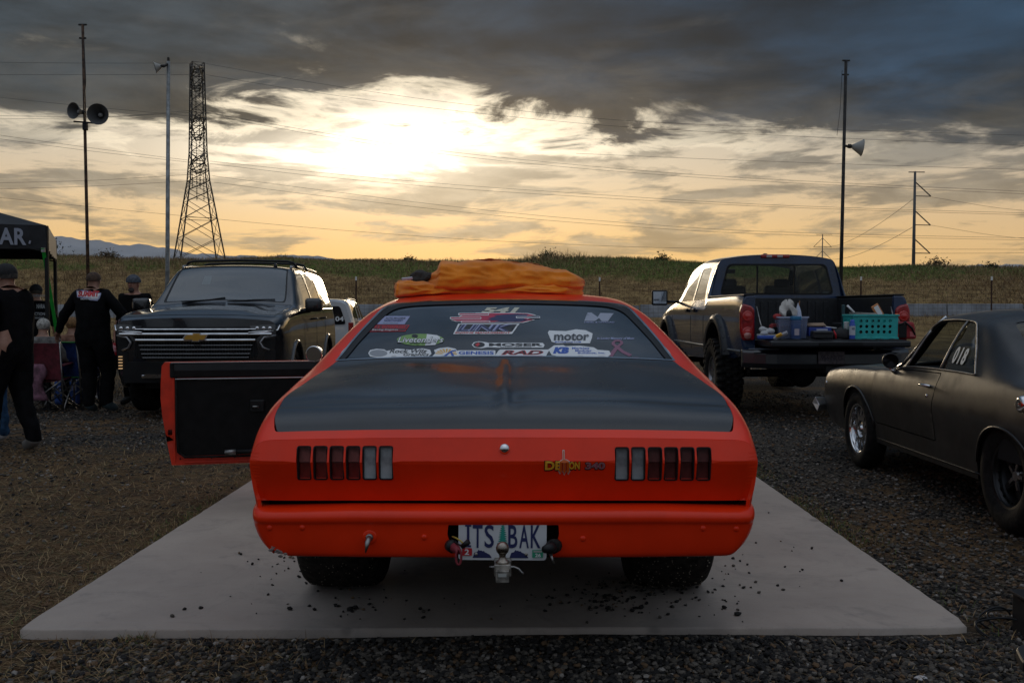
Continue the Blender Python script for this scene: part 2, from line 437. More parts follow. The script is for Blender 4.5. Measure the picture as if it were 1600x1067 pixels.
# ------------------------------------------------------------------ lettering
_TX = {}
def text2d(body, shear=0., bold=0., spacing=1.):
    key = (body, shear, bold, spacing)
    if key in _TX: return _TX[key]
    cu = bpy.data.curves.new('lettering', 'FONT'); cu.body = body; cu.size = 1; cu.shear = shear; cu.offset = bold; cu.space_character = spacing
    cu.resolution_u = 3; cu.fill_mode = 'BOTH'
    o = bpy.data.objects.new('lettering', cu); COL.objects.link(o)
    dg = bpy.context.evaluated_depsgraph_get(); me = bpy.data.meshes.new_from_object(o.evaluated_get(dg))
    V = np.array([v.co[:2] for v in me.vertices]); Fc = [tuple(p.vertices) for p in me.polygons]
    bpy.data.objects.remove(o); bpy.data.meshes.remove(me)
    lo = V.min(0); hi = V.max(0); V = (V-lo)/(hi-lo); _TX[key] = (V, Fc); return V, Fc
def lettering(name, body, box, fn, material, parent, shear=0., bold=.02, spacing=1., skew=0., **k):
    """body fitted in box (u0,v0,u1,v1); fn maps arrays (u,v) to 3D"""
    V, Fc = text2d(body, shear, bold, spacing)
    u = box[0] + (box[2]-box[0])*V[:, 0] + skew*V[:, 1]; v = box[1] + (box[3]-box[1])*V[:, 1]
    return mk(name, fn(u, v), Fc, material, parent, False, **k)
# ------------------------------------------------------------------ terrain
def sstep(x, a, b):
    t = np.clip((x-a)/(b-a), 0, 1); return t*t*(3-2*t)
def bumps(x, y, s, seed=0):
    r = np.random.default_rng(seed); z = 0
    for i in range(6):
        a = r.uniform(0, 6.28); f = s*(1.6**i)*.5; p = r.uniform(0, 6.28, 2)
        z = z + np.sin((x*math.cos(a)+y*math.sin(a))*f+p[0])*np.cos((-x*math.sin(a)+y*math.cos(a))*f*.8+p[1])/(1.6**i)
    return z
def crest(x):
    """height of the grassy bank's top by lateral place (metres at 70 m)"""
    px = 800 + x/70*FPX
    return 1.31 + (484 - np.interp(px, [-400, 0, 100, 200, 320, 440, 560, 640, 760, 930, 1050, 1150, 1300, 1500, 1650, 2300], [398, 402, 402, 406, 408, 406, 411, 411, 412, 407, 410, 414, 418, 420, 419, 424]))/FPX*70
def ground_z(x, y):
    x = np.asarray(x, float); y = np.asarray(y, float)
    z = -.034 + .008*bumps(x, y, 2.2, 1)
    z = z + 1.0*sstep(y, 15, 38) + .03*bumps(x, y, .7, 2)*sstep(y, 12, 25)
    z = z + (crest(x)-1.0)*sstep(y, 50, 70) + .10*bumps(x, y, .5, 3)*sstep(y, 50, 60)
    z = z - 3.2*sstep(y, 90, 220)
    return z
def gz(x, y): return float(ground_z(x, y))
def build_ground():
    ys = np.concatenate([np.linspace(-8, 2, 12), np.linspace(2.2, 16, 150), np.geomspace(16.2, 110, 130), np.geomspace(115, 9000, 26)])
    ys = np.concatenate([[-3000., -400., -60.], ys])
    us = np.linspace(-1, 1, 201); us = np.sign(us)*(np.abs(us)**1.6)
    V = []
    for y in ys:
        w = 14 + max(0, y)*1.1 if y < 200 else y*2.5
        if y < -8: w = abs(y)*2.5
        x = us*w; V.append(np.stack([x, np.full_like(x, y), ground_z(x, y)], 1))
    V = np.concatenate(V); n = len(us); Fc = []
    for i in range(len(ys)-1):
        for j in range(n-1): Fc.append((i*n+j, i*n+j+1, (i+1)*n+j+1, (i+1)*n+j))
    m = bpy.data.materials.new('gravel_and_straw'); m.use_nodes = True; t = NT(m.node_tree); b = t.n['Principled BSDF']
    oc = t.node('ShaderNodeTexCoord').outputs['Object']; sp = t.node('ShaderNodeSeparateXYZ', {0: oc}); x, y, z = sp.outputs
    vo = t.node('ShaderNodeTexVoronoi', {'Vector': oc, 'Scale': 42.}); vo2 = t.node('ShaderNodeTexVoronoi', {'Vector': oc, 'Scale': 17.})
    vcol = t.node('ShaderNodeSeparateColor', {0: vo.outputs['Color']}).outputs[0]
    grav = t.mix(vcol, (.046, .039, .033), (.175, .150, .124))
    grav = t.mix(t.ramp(vo.outputs['Distance'], .25, .65), grav, (.014, .013, .012))
    straw_f = t.noise(t.node('ShaderNodeMapping', {'Vector': oc, 'Scale': (1., 2.2, 1.)}).outputs[0], 55., 6, .7, 1.5)
    straw = t.mix(t.ramp(straw_f, .36, .66), (.036, .022, .012), (.31, .18, .078))
    pn = t.noise(oc, .55, 7, .62, .5)
    leftw = t.m('MULTIPLY', t.ramp(x, -1.2, -2.1), t.ramp(y, 11.2, 6.5))
    pf = t.ramp(t.m('ADD', pn, t.m('MULTIPLY', leftw, .22)), .50, .60)
    far = t.ramp(y, 20, 30)
    straw = t.mix(t.ramp(t.noise(oc, 6.5, 6, .7), .38, .62, .75, 0.), straw, (.040, .030, .022))
    gc = t.mix(pf, grav, straw)
    fn_ = t.noise(oc, .16, 8, .7, .4)
    field = t.mix(t.ramp(t.noise(oc, 1.3, 8, .75), .35, .7), (.15, .088, .034), (.42, .28, .115))
    hgt = t.ramp(z, 2.6, 4.0)
    gmask = t.m('ADD', t.m('MULTIPLY', hgt, .30), t.m('MULTIPLY', t.ramp(x, -26, 8, 0., .11), 1.))
    green = t.ramp(t.m('ADD', fn_, gmask), .66, .80)
    gcol = t.mix(t.ramp(t.noise(oc, 2.1, 8, .75), .35, .7), (.065, .080, .016), (.17, .20, .04))
    field = t.mix(green, field, gcol)
    t.l.new(t.mix(far, gc, field), b.inputs['Base Color'])
    b.inputs['Roughness'].default_value = .95; b.inputs['Specular IOR Level'].default_value = .2
    hh = t.m('ADD', t.m('MULTIPLY', vo.outputs['Distance'], -.8), t.m('ADD', t.m('MULTIPLY', vo2.outputs['Distance'], -.5), t.m('MULTIPLY', straw_f, .6)))
    bp = t.node('ShaderNodeBump', {'Strength': .9, 'Distance': .03, 'Height': hh}); t.l.new(bp.outputs[0], b.inputs['Normal'])
    o = mk('ground', V, Fc, m, smooth=True); o['kind'] = 'structure'
build_ground()

def build_slab():
    m = bpy.data.materials.new('broom_finished_concrete'); m.use_nodes = True; t = NT(m.node_tree); b = t.n['Principled BSDF']
    oc = t.node('ShaderNodeTexCoord').outputs['Object']
    st = t.node('ShaderNodeMapping', {'Vector': oc, 'Scale': (1.2, 60., 1.)}).outputs[0]
    n1 = t.noise(oc, 1.1, 8, .62); n2 = t.noise(oc, 90., 3, .6); n3 = t.noise(st, 3., 4, .6); n4 = t.noise(oc, 5., 8, .7)
    c = t.mix(t.ramp(n1, .3, .7), (.31, .255, .215), (.41, .34, .285))
    c = t.mix(t.ramp(n4, .55, .72, 0., .5), c, (.16, .145, .135))
    c = t.mix(t.ramp(n2, .62, .75, 0., .5), c, (.12, .11, .10))
    c = t.mix(t.ramp(n3, .4, .7, 0., .22), c, (.36, .34, .33))
    sp = t.node('ShaderNodeSeparateXYZ', {0: oc}); ax = t.m('ABSOLUTE', t.m('ADD', sp.outputs[0], .03)); d = t.m('ABSOLUTE', t.m('SUBTRACT', ax, .76))
    mark = t.m('MULTIPLY', t.ramp(t.m('ADD', d, t.m('MULTIPLY', n4, .10)), .16, .27, .55, 0.), t.ramp(n1, .35, .6, .2, 1.))
    c = t.mix(mark, c, (.150, .130, .118))
    vo = t.node('ShaderNodeTexVoronoi', {'Vector': oc, 'Scale': 2.3}); spot = t.m('ADD', vo.outputs['Distance'], t.m('MULTIPLY', n4, .22))
    c = t.mix(t.ramp(spot, .17, .22, .5, 0.), c, (.12, .10, .088))
    c = t.mix(t.ramp(t.noise(oc, 2.6, 8, .75, 1.2), .50, .66, 0., .38), c, (.20, .175, .155))
    t.l.new(c, b.inputs['Base Color']); b.inputs['Roughness'].default_value = .85
    h = t.m('ADD', t.m('MULTIPLY', n3, .6), t.m('MULTIPLY', n2, .5))
    bp = t.node('ShaderNodeBump', {'Strength': .45, 'Distance': .006, 'Height': h}); t.l.new(bp.outputs[0], b.inputs['Normal'])
    P = [(-2.03, 4.03), (1.90, 4.06), (1.92, 9.3), (-1.98, 9.3)]
    L = dens(P, .06, .06); A = np.array(L); c0 = A.mean(0)
    edge = []
    for i, (x, y) in enumerate(L):
        d = .0015*math.sin(i*1.7)+.001*math.sin(i*.53+1)+random.uniform(-.002, .002)
        corner = min(math.hypot(x-a, y-b) for a, b in P); d -= .03*max(0, 1-corner/.10)*random.uniform(.5, 1.3)
        v = Vector((x-c0[0], y-c0[1])).normalized(); edge.append((x+v.x*d, y+v.y*d))
    mb = MB(); n = len(edge)
    rings = [[(x, y, -.12) for x, y in edge], [(x, y, -.008+.0015*math.sin(k*2.1)) for k, (x, y) in enumerate(edge)]]
    ins = lambda q: [((x-c0[0])*(1-q/2.)+c0[0], (y-c0[1])*(1-q/2.6)+c0[1], 0.) for x, y in edge]
    rings.append([(x, y, -.001) for x, y, _ in ins(.006)]); rings.append(ins(.014))
    mb.rings(rings, caps=False); b0 = len(mb.v)-n
    mb.f.append(tuple(range(b0, b0+n))); mb.mi.append(0)
    o = mb.build('concrete_slab', m, smooth=False); smooth_by_angle(o, 50); o['kind'] = 'structure'
build_slab()

# ------------------------------------------------------------------ far hills, road strip, fence
def build_hills():
    mh = mat('haze_tinted_hillside', (.34, .35, .37), .95, nscale=.004, namp=.08)  # pale blue-grey puts part of the distance haze into the colour
    def ridge(pts, Y, depth):
        xs = np.linspace(pts[0][0], pts[-1][0], 160); ph = np.interp(xs, [p[0] for p in pts], [p[1] for p in pts])
        ph = ph + 1.1*np.sin(xs*.11) + .7*np.sin(xs*.31+1) + .4*np.sin(xs*.83)
        top = [at(a, b, Y) for a, b in zip(xs, ph)]; V = []; Fc = []; n = len(xs)
        for k, (dy, f) in enumerate(((-1, 0), (-.6, .35), (-.3, .72), (0, 1), (.5, .6), (1., 0))):
            for i, p in enumerate(top): V.append((p.x*(1+dy*depth/Y), Y+dy*depth, (p.z+10)*(f if f in (0, 1) else f+.05*math.sin(i*.35+k*2))-10))
        for k in range(5):
            for i in range(n-1): Fc.append((k*n+i, k*n+i+1, (k+1)*n+i+1, (k+1)*n+i))
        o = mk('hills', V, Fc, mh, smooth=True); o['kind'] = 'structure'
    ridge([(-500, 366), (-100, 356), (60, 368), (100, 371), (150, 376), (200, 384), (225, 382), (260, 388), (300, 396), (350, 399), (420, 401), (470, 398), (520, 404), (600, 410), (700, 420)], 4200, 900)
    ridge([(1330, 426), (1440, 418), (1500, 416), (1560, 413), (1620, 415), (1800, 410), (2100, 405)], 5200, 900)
build_hills()

def build_road():
    xs = np.linspace(-70, 70, 120); V = []; Fc = []
    for x in xs:
        for y in (43.6, 45.4, 47.2): V.append((x, y, float(ground_z(x, y))+.16))
    for i in range(len(xs)-1):
        for j in range(2): a = i*3+j; Fc.append((a, a+3, a+4, a+1))
    o = mk('access_road', V, Fc, mat('pale_road_surface', (.24, .25, .27), .8, nscale=.8, namp=.15, bump=.2, bscale=20)); o['kind'] = 'structure'
    # low concrete guard wall that shows as the pale strip behind the fence, cast in sections
    mw = mat('pale_guard_concrete', (.27, .29, .32), .85, nscale=1.5, namp=.18, bump=.2, bscale=14)
    t = thing('guard_wall', 'long low pale concrete guard wall behind the wire fence', 'guard wall', (0, 39, gz(0, 39)))
    prof = [(-.14, -.3), (.14, -.3), (.10, .22), (.06, .50), (-.06, .50), (-.10, .22)]
    k = 0; x = -46.
    while x < 46:
        mb = MB(); z0 = gz(x+1.5, 39)-gz(0, 39)
        mb.prism(prof, x+.02, x+2.98, Matrix(((0, 0, 1, 0), (1, 0, 0, 0), (0, 1, 0, z0), (0, 0, 0, 1))))
        mb.build('wall_section', mw, t, bevel=.02); x += 3.0
build_road()

def build_fence():
    Y = 31.; t = thing('wire_fence', 'rusty woven wire fence on thin steel posts in front of the bank', 'fence', (0, Y, 0))
    mw = mat('rusty_wire', (.10, .07, .05), .7, .5)
    xs = np.arange(-34, 34, .15); mb = MB()
    def q(a, b, w=.006):
        a = Vector(a); b = Vector(b); d = (b-a); s = Vector((0, 0, w)) if abs(d.x) > abs(d.z) else Vector((w, 0, 0))
        mb.add([a-s, b-s, b+s, a+s], [(0, 1, 2, 3)])
    for i, x in enumerate(xs):
        z = gz(x, Y); q((x, 0, z), (x+.01*math.sin(i), 0, z+1.25), .0028)
    for h in np.linspace(.08, 1.25, 11):
        for i in range(0, len(xs)-8, 8):
            a, b = xs[i], xs[i+8]; q((a, 0, gz(a, Y)+h), (b, 0, gz(b, Y)+h), .0028)
    mb.build('wire_mesh', mw, t, kind='stuff')
    mp = mat('rusty_post', (.075, .035, .025), .8, nscale=9, namp=.3); mc = mat('white_post_tip', (.7, .7, .68), .6)
    P = [(px-800)/FPX*Y for px in (-160, 20, 208, 388, 556, 745, 937, 1128, 1345, 1549, 1740)]
    base = None
    for x in P:
        z = gz(x, Y); lean = random.uniform(-.02, .02)
        mb = MB(); mb.box((0, 0, .72), (.045, .012, 1.44)); mb.box((0, -.015, .72), (.010, .028, 1.44))
        for k in range(12): mb.box((0, -.034, .2+k*.1), (.016, .008, .02))
        if base is None:
            o = mb.build('post', mp, t); base = o
            c = MB(); c.box((0, -.008, 1.50), (.050, .036, .12)); cb = c.build('post_tip', mc, o)
        else:
            o = base.copy(); COL.objects.link(o); o.parent = t; c = cb.copy(); COL.objects.link(c); c.parent = o
        o.location = (x, 0, z); o.rotation_euler = (0, lean, 0)
build_fence()
# ------------------------------------------------------------------ wheels shared by all vehicles
def make_wheel(parent, x, y, r, w, rim_r, side, style, tyre_mat=M_rubber, name='wheel', steer=0.):
    """side -1: outside faces -x"""
    wv = bpy.data.objects.new(name, None); COL.objects.link(wv); wv.parent = parent; wv.location = (x, y, r); wv.rotation_euler = (0, 0, steer)
    mb = MB(); h = w/2; b = .018 if style != 'offroad' else .02
    prof = [(rim_r-.01, -h*.72), (rim_r+.01, -h*.86), (rim_r+(r-rim_r)*.35, -h*1.02), (r-(r-rim_r)*.30, -h*1.0), (r-.028, -h*.93), (r-.008, -h*.80), (r, -h*.55), (r+.002, 0), (r, h*.55), (r-.008, h*.80), (r-.028, h*.93), (r-(r-rim_r)*.30, h*1.0), (rim_r+(r-rim_r)*.35, h*1.02), (rim_r+.01, h*.86), (rim_r-.01, h*.72)]
    mb.lathe(prof, 48, 'x')
    if style == 'offroad':
        for k in range(30):
            a = 2*math.pi*k/30
            for j, (u, dw) in enumerate(((-.36, .30), (-.06, .24), (.22, .24), (.42, .20))):
                aa = a + (.10 if j % 2 else 0)
                M = Matrix.Rotation(aa, 4, 'X') @ Matrix.Translation((u*w, 0, r-.004)); mb.add(*_blk(dw*w, .050, .026), M)
            for sx in (-1, 1):
                M = Matrix.Rotation(a+(.05 if sx > 0 else 0), 4, 'X') @ Matrix.Translation((sx*h*.97, 0, r-.045)); mb.add(*_blk(.022, .045, .05), M)
    o = mb.build('tyre', tyre_mat, wv, True)
    rb = MB(); s = side; f = s*h
    rb.lathe([(rim_r, -h*.8), (rim_r-.015, -h*.7), (rim_r-.03, 0), (rim_r-.02, f*.2), (rim_r-.02, f*.55), (rim_r-.006, f*.82), (rim_r+.012, f*.86), (rim_r+.012, f*.80)], 40, 'x')
    if style == 'polished':
        m = M_chrome
        rb.lathe([(.001, f*.42), (.05, f*.42), (.07, f*.30), (rim_r-.02, f*.22), (rim_r-.02, f*.18), (.001, f*.18)], 40, 'x')
        for k in range(12):
            a = 2*math.pi*k/12; M = Matrix.Rotation(a, 4, 'X')
            rb.add(*_blk(.03, .05, rim_r*.55), M @ Matrix.Translation((f*.34, 0, rim_r*.62)))
        rb.lathe([(.001, f*.62), (.025, f*.60), (.035, f*.42)], 16, 'x')
    elif style == 'dark5':
        m = mat('dark_wheel_metal', (.03, .03, .032), .35, .8)
        rb.lathe([(.001, f*.25), (.07, f*.25), (rim_r-.03, f*.12), (rim_r-.03, f*.08)], 40, 'x')
        for k in range(5):
            M = Matrix.Rotation(2*math.pi*k/5+.3, 4, 'X'); rb.add(*_blk(.04, .045, rim_r*.8), M @ Matrix.Translation((f*.28, 0, rim_r*.42)))
        for k in range(20):
            a = 2*math.pi*k/20; rb.add(*_blk(.012, .012, .012), Matrix.Rotation(a, 4, 'X') @ Matrix.Translation((f*.62, 0, rim_r-.028)))
    else:
        m = mat('alloy_wheel_metal', (.30, .30, .31), .3, .9)
        n = 6 if style != 'offroad' else 8
        rb.lathe([(.001, f*.62), (.06, f*.62), (.075, f*.45), (.075, f*.2)], 24, 'x')
        for k in range(n):
            M = Matrix.Rotation(2*math.pi*k/n, 4, 'X')
            rb.add([(f*.30, -.035, .05), (f*.30, .035, .05), (f*.60, .028, .05), (f*.60, -.028, .05), (f*.30, -.06, rim_r-.01), (f*.30, .06, rim_r-.01), (f*.72, .045, rim_r-.01), (f*.72, -.045, rim_r-.01)], [(0, 1, 2, 3), (4, 7, 6, 5), (0, 4, 5, 1), (1, 5, 6, 2), (2, 6, 7, 3), (3, 7, 4, 0)], M)
        rb.lathe([(.001, 0), (rim_r-.02, 0)], 30, 'x')
    ro = rb.build('rim', m, o, False); smooth_by_angle(ro, 40)
    if style in ('dark5',):
        c = MB(); c.lathe([(.001, f*.50), (.03, f*.50), (.045, f*.36), (.05, f*.28)], 16, 'x')
        for k in range(5): c.add(*_blk(.03, .022, .05), Matrix.Rotation(2*math.pi*k/5+.3, 4, 'X') @ Matrix.Translation((f*.40, 0, .06)))
        c.build('hub', M_steel, o, False)
    return wv
def _blk(a, b, c):
    x, y, z = a/2, b/2, c/2
    V = [(-x, -y, -z), (x, -y, -z), (x, y, -z), (-x, y, -z), (-x*.9, -y*.85, z), (x*.9, -y*.85, z), (x*.9, y*.85, z), (-x*.9, y*.85, z)]
    return V, [(0, 3, 2, 1), (4, 5, 6, 7), (0, 1, 5, 4), (1, 2, 6, 5), (2, 3, 7, 6), (3, 0, 4, 7)]
def rrect(x0, y0, x1, y1, r): return rounded([(x0, y0), (x1, y0), (x1, y1), (x0, y1)], r)

# ------------------------------------------------------------------ red fastback seen from behind
RX, RY = -.030, 3.56
CARH = {}
def S(y, *p): return (y, p)
RED = Skin([
 S(0.0, (.885, .617), (.900, .66), (.909, .72), (.912, .760), (.900, .800), (.884, .823), (.866, .833), (.850, .837), (.835, .839), (.45, .846), (0, .848)),
 S(.05, (.885, .50), (.905, .62), (.916, .71), (.921, .770), (.910, .817), (.893, .846), (.872, .858), (.854, .862), (.838, .864), (.45, .873), (0, .875)),
 S(.13, (.88, .44), (.91, .60), (.92, .70), (.926, .785), (.918, .842), (.902, .878), (.882, .898), (.866, .906), (.852, .910), (.45, .922), (0, .924)),
 S(.30, (.87, .38), (.91, .58), (.925, .70), (.930, .80), (.925, .868), (.912, .910), (.895, .935), (.876, .948), (.860, .954), (.45, .972), (0, .975)),
 S(.60, (.86, .34), (.91, .56), (.925, .70), (.930, .81), (.927, .895), (.912, .950), (.884, .985), (.852, .998), (.826, 1.003), (.45, 1.024), (0, 1.028)),
 S(.95, (.86, .32), (.91, .55), (.925, .70), (.930, .81), (.925, .915), (.907, .995), (.868, 1.042), (.812, 1.062), (.768, 1.068), (.42, 1.082), (0, 1.086)),
 S(1.2, (.86, .32), (.91, .55), (.925, .70), (.930, .81), (.925, .925), (.902, 1.015), (.855, 1.095), (.790, 1.142), (.732, 1.152), (.42, 1.172), (0, 1.178)),
 S(1.5, (.86, .32), (.91, .55), (.925, .70), (.930, .81), (.922, .925), (.892, 1.025), (.825, 1.155), (.752, 1.232), (.682, 1.250), (.40, 1.272), (0, 1.280)),
 S(1.75, (.86, .32), (.91, .55), (.925, .70), (.930, .81), (.920, .92), (.886, 1.02), (.806, 1.185), (.722, 1.290), (.640, 1.322), (.36, 1.345), (0, 1.352)),
 S(2.1, (.86, .32), (.91, .55), (.925, .70), (.928, .81), (.918, .915), (.885, .995), (.795, 1.195), (.708, 1.318), (.605, 1.366), (.35, 1.392), (0, 1.400)),
 S(2.6, (.86, .32), (.91, .55), (.923, .70), (.925, .81), (.915, .905), (.885, .975), (.79, 1.195), (.695, 1.325), (.585, 1.376), (.33, 1.402), (0, 1.410)),
 S(2.9, (.86, .32), (.91, .55), (.92, .70), (.92, .80), (.91, .89), (.885, .96), (.79, 1.18), (.685, 1.305), (.575, 1.355), (.33, 1.382), (0, 1.388)),
 S(3.45, (.86, .31), (.905, .54), (.915, .68), (.91, .77), (.90, .86), (.88, .93), (.82, .965), (.76, .975), (.69, .985), (.35, 1.00), (0, 1.005)),
 S(4.1, (.86, .30), (.90, .52), (.905, .66), (.90, .75), (.885, .83), (.86, .885), (.80, .91), (.74, .92), (.66, .925), (.35, .95), (0, .955)),
 S(4.85, (.84, .30), (.87, .48), (.875, .60), (.87, .68), (.855, .76), (.82, .81), (.76, .83), (.70, .835), (.62, .84), (.33, .86), (0, .865)),
])
def build_red_car():
    car = thing('muscle_car', 'red two-door fastback with black deck lid and stickered rear window, left door open', 'car', (RX, RY, 0))
    sk = RED; C = sk.C; K2 = 2*C
    # painted shell: flanks, sail panels, roof, cowl; holes for lid, glass, side windows, open door
    bot = 0.
    def notch(yc): return sk.arch(yc, .37, .39)
    low = [(0.0, 0.)] + notch(1.15) + notch(4.0) + [(4.85, 0.)]
    outer = low + [(y, K2-t) for y, t in low[::-1]]
    lid = rounded([(.045, 8), (.949, 8), (.949, 12), (.045, 12)], [.07, .02, .02, .07], .45)
    glass_hole = rounded([(.965, 8.02), (1.745, 8.06), (1.745, 11.94), (.965, 11.98)], [.02, .14, .14, .02], .4)
    dr = [(1.97, .45), (1.97, 5.1), (3.32, 5.1), (3.32, .45)]
    win = lambda: rounded([(1.99, 5.25), (1.85, 5.35), (1.97, 6.85), (2.78, 6.95), (3.20, 5.6), (3.20, 5.25)], .05, .3)
    mir = lambda l: [(y, K2-t) for y, t in l]
    ws = rounded([(2.98, 8), (3.40, 7.6), (3.40, 12.4), (2.98, 12)], .05, .4)
    loops = [outer, lid, glass_hole, dr, win(), mir(win()), ws]
    o = sk.panel('body', loops, M_red, car, solid=.014, du=.035, dv=.2)
    # closed panel behind the tail, and dark sheets added behind the gaps to block light
    MB().box((0, .115, .66), (1.74, .01, .34)).build('rear_bulkhead', M_dark, car)
    MB().box((0, .06, .585), (1.70, .12, .006)).build('bumper_light_block', M_dark, car)  # unseen plate added to stop light leaking through above the bumper
    sk.panel('inner_shell', [[(.06, 1.), (.06, K2-1.), (1.80, K2-1), (1.80, 1.)]], M_dark, car, off=-.04, solid=0., du=.12, dv=.5)  # dark sheet added so panel gaps let no light through
    lid2 = rounded([(.052, 8.05), (.946, 8.04), (.946, 11.96), (.052, 11.95)], [.07, .02, .02, .07], .45)
    base = sk.fn(.004)
    def lidfn(y, T):
        X = base(y, T); x = X[:, 0]; f = np.clip((y-.10)/.15, 0, 1)*np.clip((.92-y)/.12, 0, 1)
        X[:, 2] += .009*np.exp(-(x/.018)**2)*f - .006*np.exp(-((np.abs(x)-.045)/.03)**2)*f     # pressed centre rib
        X[:, 2] += (.003*np.sin(x*5.3+1)*np.sin(y*7)+.0012*np.sin(x*13+y*9))*f
        X[:, 2] -= .004*np.exp(-((y-.24-.02*np.sin(x*3))/.035)**2)*1.6
        X[:, 2] -= .016*np.clip((.075-y)/.03, 0, 1)
        return X
    o = patch('deck_lid', lidfn, [lid2], .022, .035, M_lid, car, solid=.014); orient(o)
    g = rounded([(.975, 8.06), (1.735, 8.12), (1.735, 11.88), (.975, 11.94)], [.02, .14, .14, .02], .4)
    rg = sk.panel('rear_window', [g], M_bglass, car, off=-.004, solid=.005, du=.06, dv=.3)
    gb = rounded([(.967, 8.03), (1.743, 8.07), (1.743, 11.93), (.967, 11.97)], [.02, .14, .14, .02], .4)
    gi = rounded([(.970, 8.17), (1.685, 8.30), (1.685, 11.70), (.970, 11.83)], [.02, .13, .13, .02], .4)
    sk.panel('window_seal', [gb, gi], M_trim, car, off=.001, solid=.004, du=.05, dv=.2)
    to = rounded([(.951, 7.93), (1.770, 7.96), (1.770, 12.04), (.951, 12.07)], [.02, .15, .15, .02], .4)
    ti = rounded([(.967, 8.03), (1.744, 8.08), (1.744, 11.92), (.967, 11.97)], [.02, .14, .14, .02], .4)
    sk.panel('window_trim', [to, ti], M_chrome, car, off=.006, solid=.006, du=.05, dv=.2)
    sk.panel('windscreen', [rounded([(2.985, 8.05), (3.395, 7.65), (3.395, 12.35), (2.985, 11.95)], .05, .4)], glassmat('windscreen_glass', (.55, .6, .6)), car, off=-.003, solid=0)
    # hidden nose and far end
    sec = sk.section(4.85)
    patch('nose_panel', lambda u, v: np.stack([u, 4.85 + .06*(1-(u/.9)**2) , v], 1), [sec], .12, .08, M_red, car, flip=True)
    for sx in (-1, 1):
        MB().lathe([(.001, 4.93), (.07, 4.93), (.085, 4.9), (.085, 4.87)], 20, 'y', c=(sx*.62, 0, .62)).build('headlight', mat('clear_lens', (.46, .47, .47)), car, True)
    # tail panel with lamp openings
    def tail(x, z, off=0.):
        z = np.asarray(z, float); x = np.asarray(x, float)
        y = np.where(z > .765, -.036*np.clip((.848-z)/(.848-.765), 0, 1), -.036 + .066*np.clip((.765-z)/.165, 0, 1))
        y = y + .02*np.clip((np.abs(x)-.80)/.11, 0, 1)**2
        f = np.clip((.91-np.abs(x))/.04, 0, 1)
        return np.stack([x, y*np.minimum(1, .25+.75*f) - off, z], 1)
    seco = sk.section(0.0); seco = [(x, z-.001) for x, z in seco]
    lamps = []; px2x = lambda px: (px-786.5)/437.
    LL = [(463, 488), (488.6, 514), (514.4, 539.5), (540, 565), (565.6, 590.5), (591.4, 616)]
    RRp = [(960, 982.5), (985.5, 1008), (1011.5, 1034), (1037, 1059), (1062, 1084.5), (1087.5, 1110.5)]
    LL = [(463.5+25.6*k, 463.5+25.6*k+22.5) for k in range(6)]
    for a, b in LL + RRp: lamps.append((px2x(a), px2x(b)))
    def lam_z(i): return (.696, .820) if i < 6 else (.693, .816)
    holes = [rrect(a, lam_z(i)[0], b, lam_z(i)[1], .010) for i, (a, b) in enumerate(lamps)]
    o = patch('tail_panel', tail, [seco] + holes, .03, .012, M_red, car, solid=.016, off=-1.)
    me = o.data
    if sum(p.normal.y*p.area for p in me.polygons) > 0: me.flip_normals()
    o.modifiers['e'].split_angle = rad(9)
    cb = lc = lcu = None
    for i, (a, b) in enumerate(lamps):
        x = (a+b)/2; w = b-a; z0, z1 = lam_z(i); zc = (z0+z1)/2
        hz = (z1-z0)/2
        def bez(grow, wid, dep):
            V = []; Fc = []
            Lo = rrect(-w/2-grow, -hz-grow, w/2+grow, hz+grow, .010); Li = rrect(-w/2+wid, -hz+wid, w/2-wid, hz-wid, .006); n = len(Lo)
            def yy(p): z = zc+p[1]; return float(tail([x], [z])[0, 1])
            for L, d in ((Lo, .016), (Lo, -.004), (Li, -.003), (Li, dep)): V += [(p[0], yy(p)+d, p[1]) for p in L]
            for r in range(3): Fc += [(r*n+j, r*n+(j+1) % n, (r+1)*n+(j+1) % n, (r+1)*n+j) for j in range(n)]
            Fc = [f[::-1] for f in Fc]
            return V, Fc
        V, Fc = bez(-.0006, .0045, .03)
        lamp = mk('tail_lamp', V, Fc, M_trim, car, False); lamp.location = (x, 0, zc)
        clear = i in (4, 5, 6, 7)
        zb = .758
        if i >= 6: M_tail, M_tailup, M_rev = mat('darker_red_lens', (.12, .018, .016), .2, coat=.5, nscale=30, namp=.2), mat('darker_red_upper', (.17, .055, .05), .3, coat=.5, nscale=30, namp=.2), mat('darker_clear_lens', (.30, .31, .32), .3, coat=.5, nscale=18, namp=.2)  # right cluster gets darker lens colours than the left
        else: M_tail, M_tailup, M_rev = mat('dull_red_lens', (.20, .014, .012), .2, coat=.5, nscale=30, namp=.2), mat('dull_red_upper', (.32, .10, .09), .3, coat=.5, nscale=30, namp=.2), mat('dull_clear_lens', (.38, .40, .41), .3, coat=.5, nscale=18, namp=.2)
        for part_, za, zb_, m in ((('lens', z0+.004, z1-.004, M_rev),) if clear else (('lens', z0+.004, zb-.001, M_tail), ('lens', zb, z1-.004, M_tailup))):  # red lenses: upper half paler than the lower
            mb = MB(); yb = float(tail([x], [(za+zb_)/2])[0, 1])
            mb.box((0, .022+yb-(-.03)-.0, (za+zb_)/2-zc), (w-.008, .02, zb_-za)); ob = mb.build(part_, m, lamp, bevel=.002)
            if not clear: ob['label'] = 'darker red lower lens half' if za < .72 else 'paler upper lens half'
            ob.location = (0, -.012, 0)
        bk = MB(); bk.box((0, .05, 0), (w+.01, .004, z1-z0+.01)); bk.build('lamp_housing', M_dark, lamp)
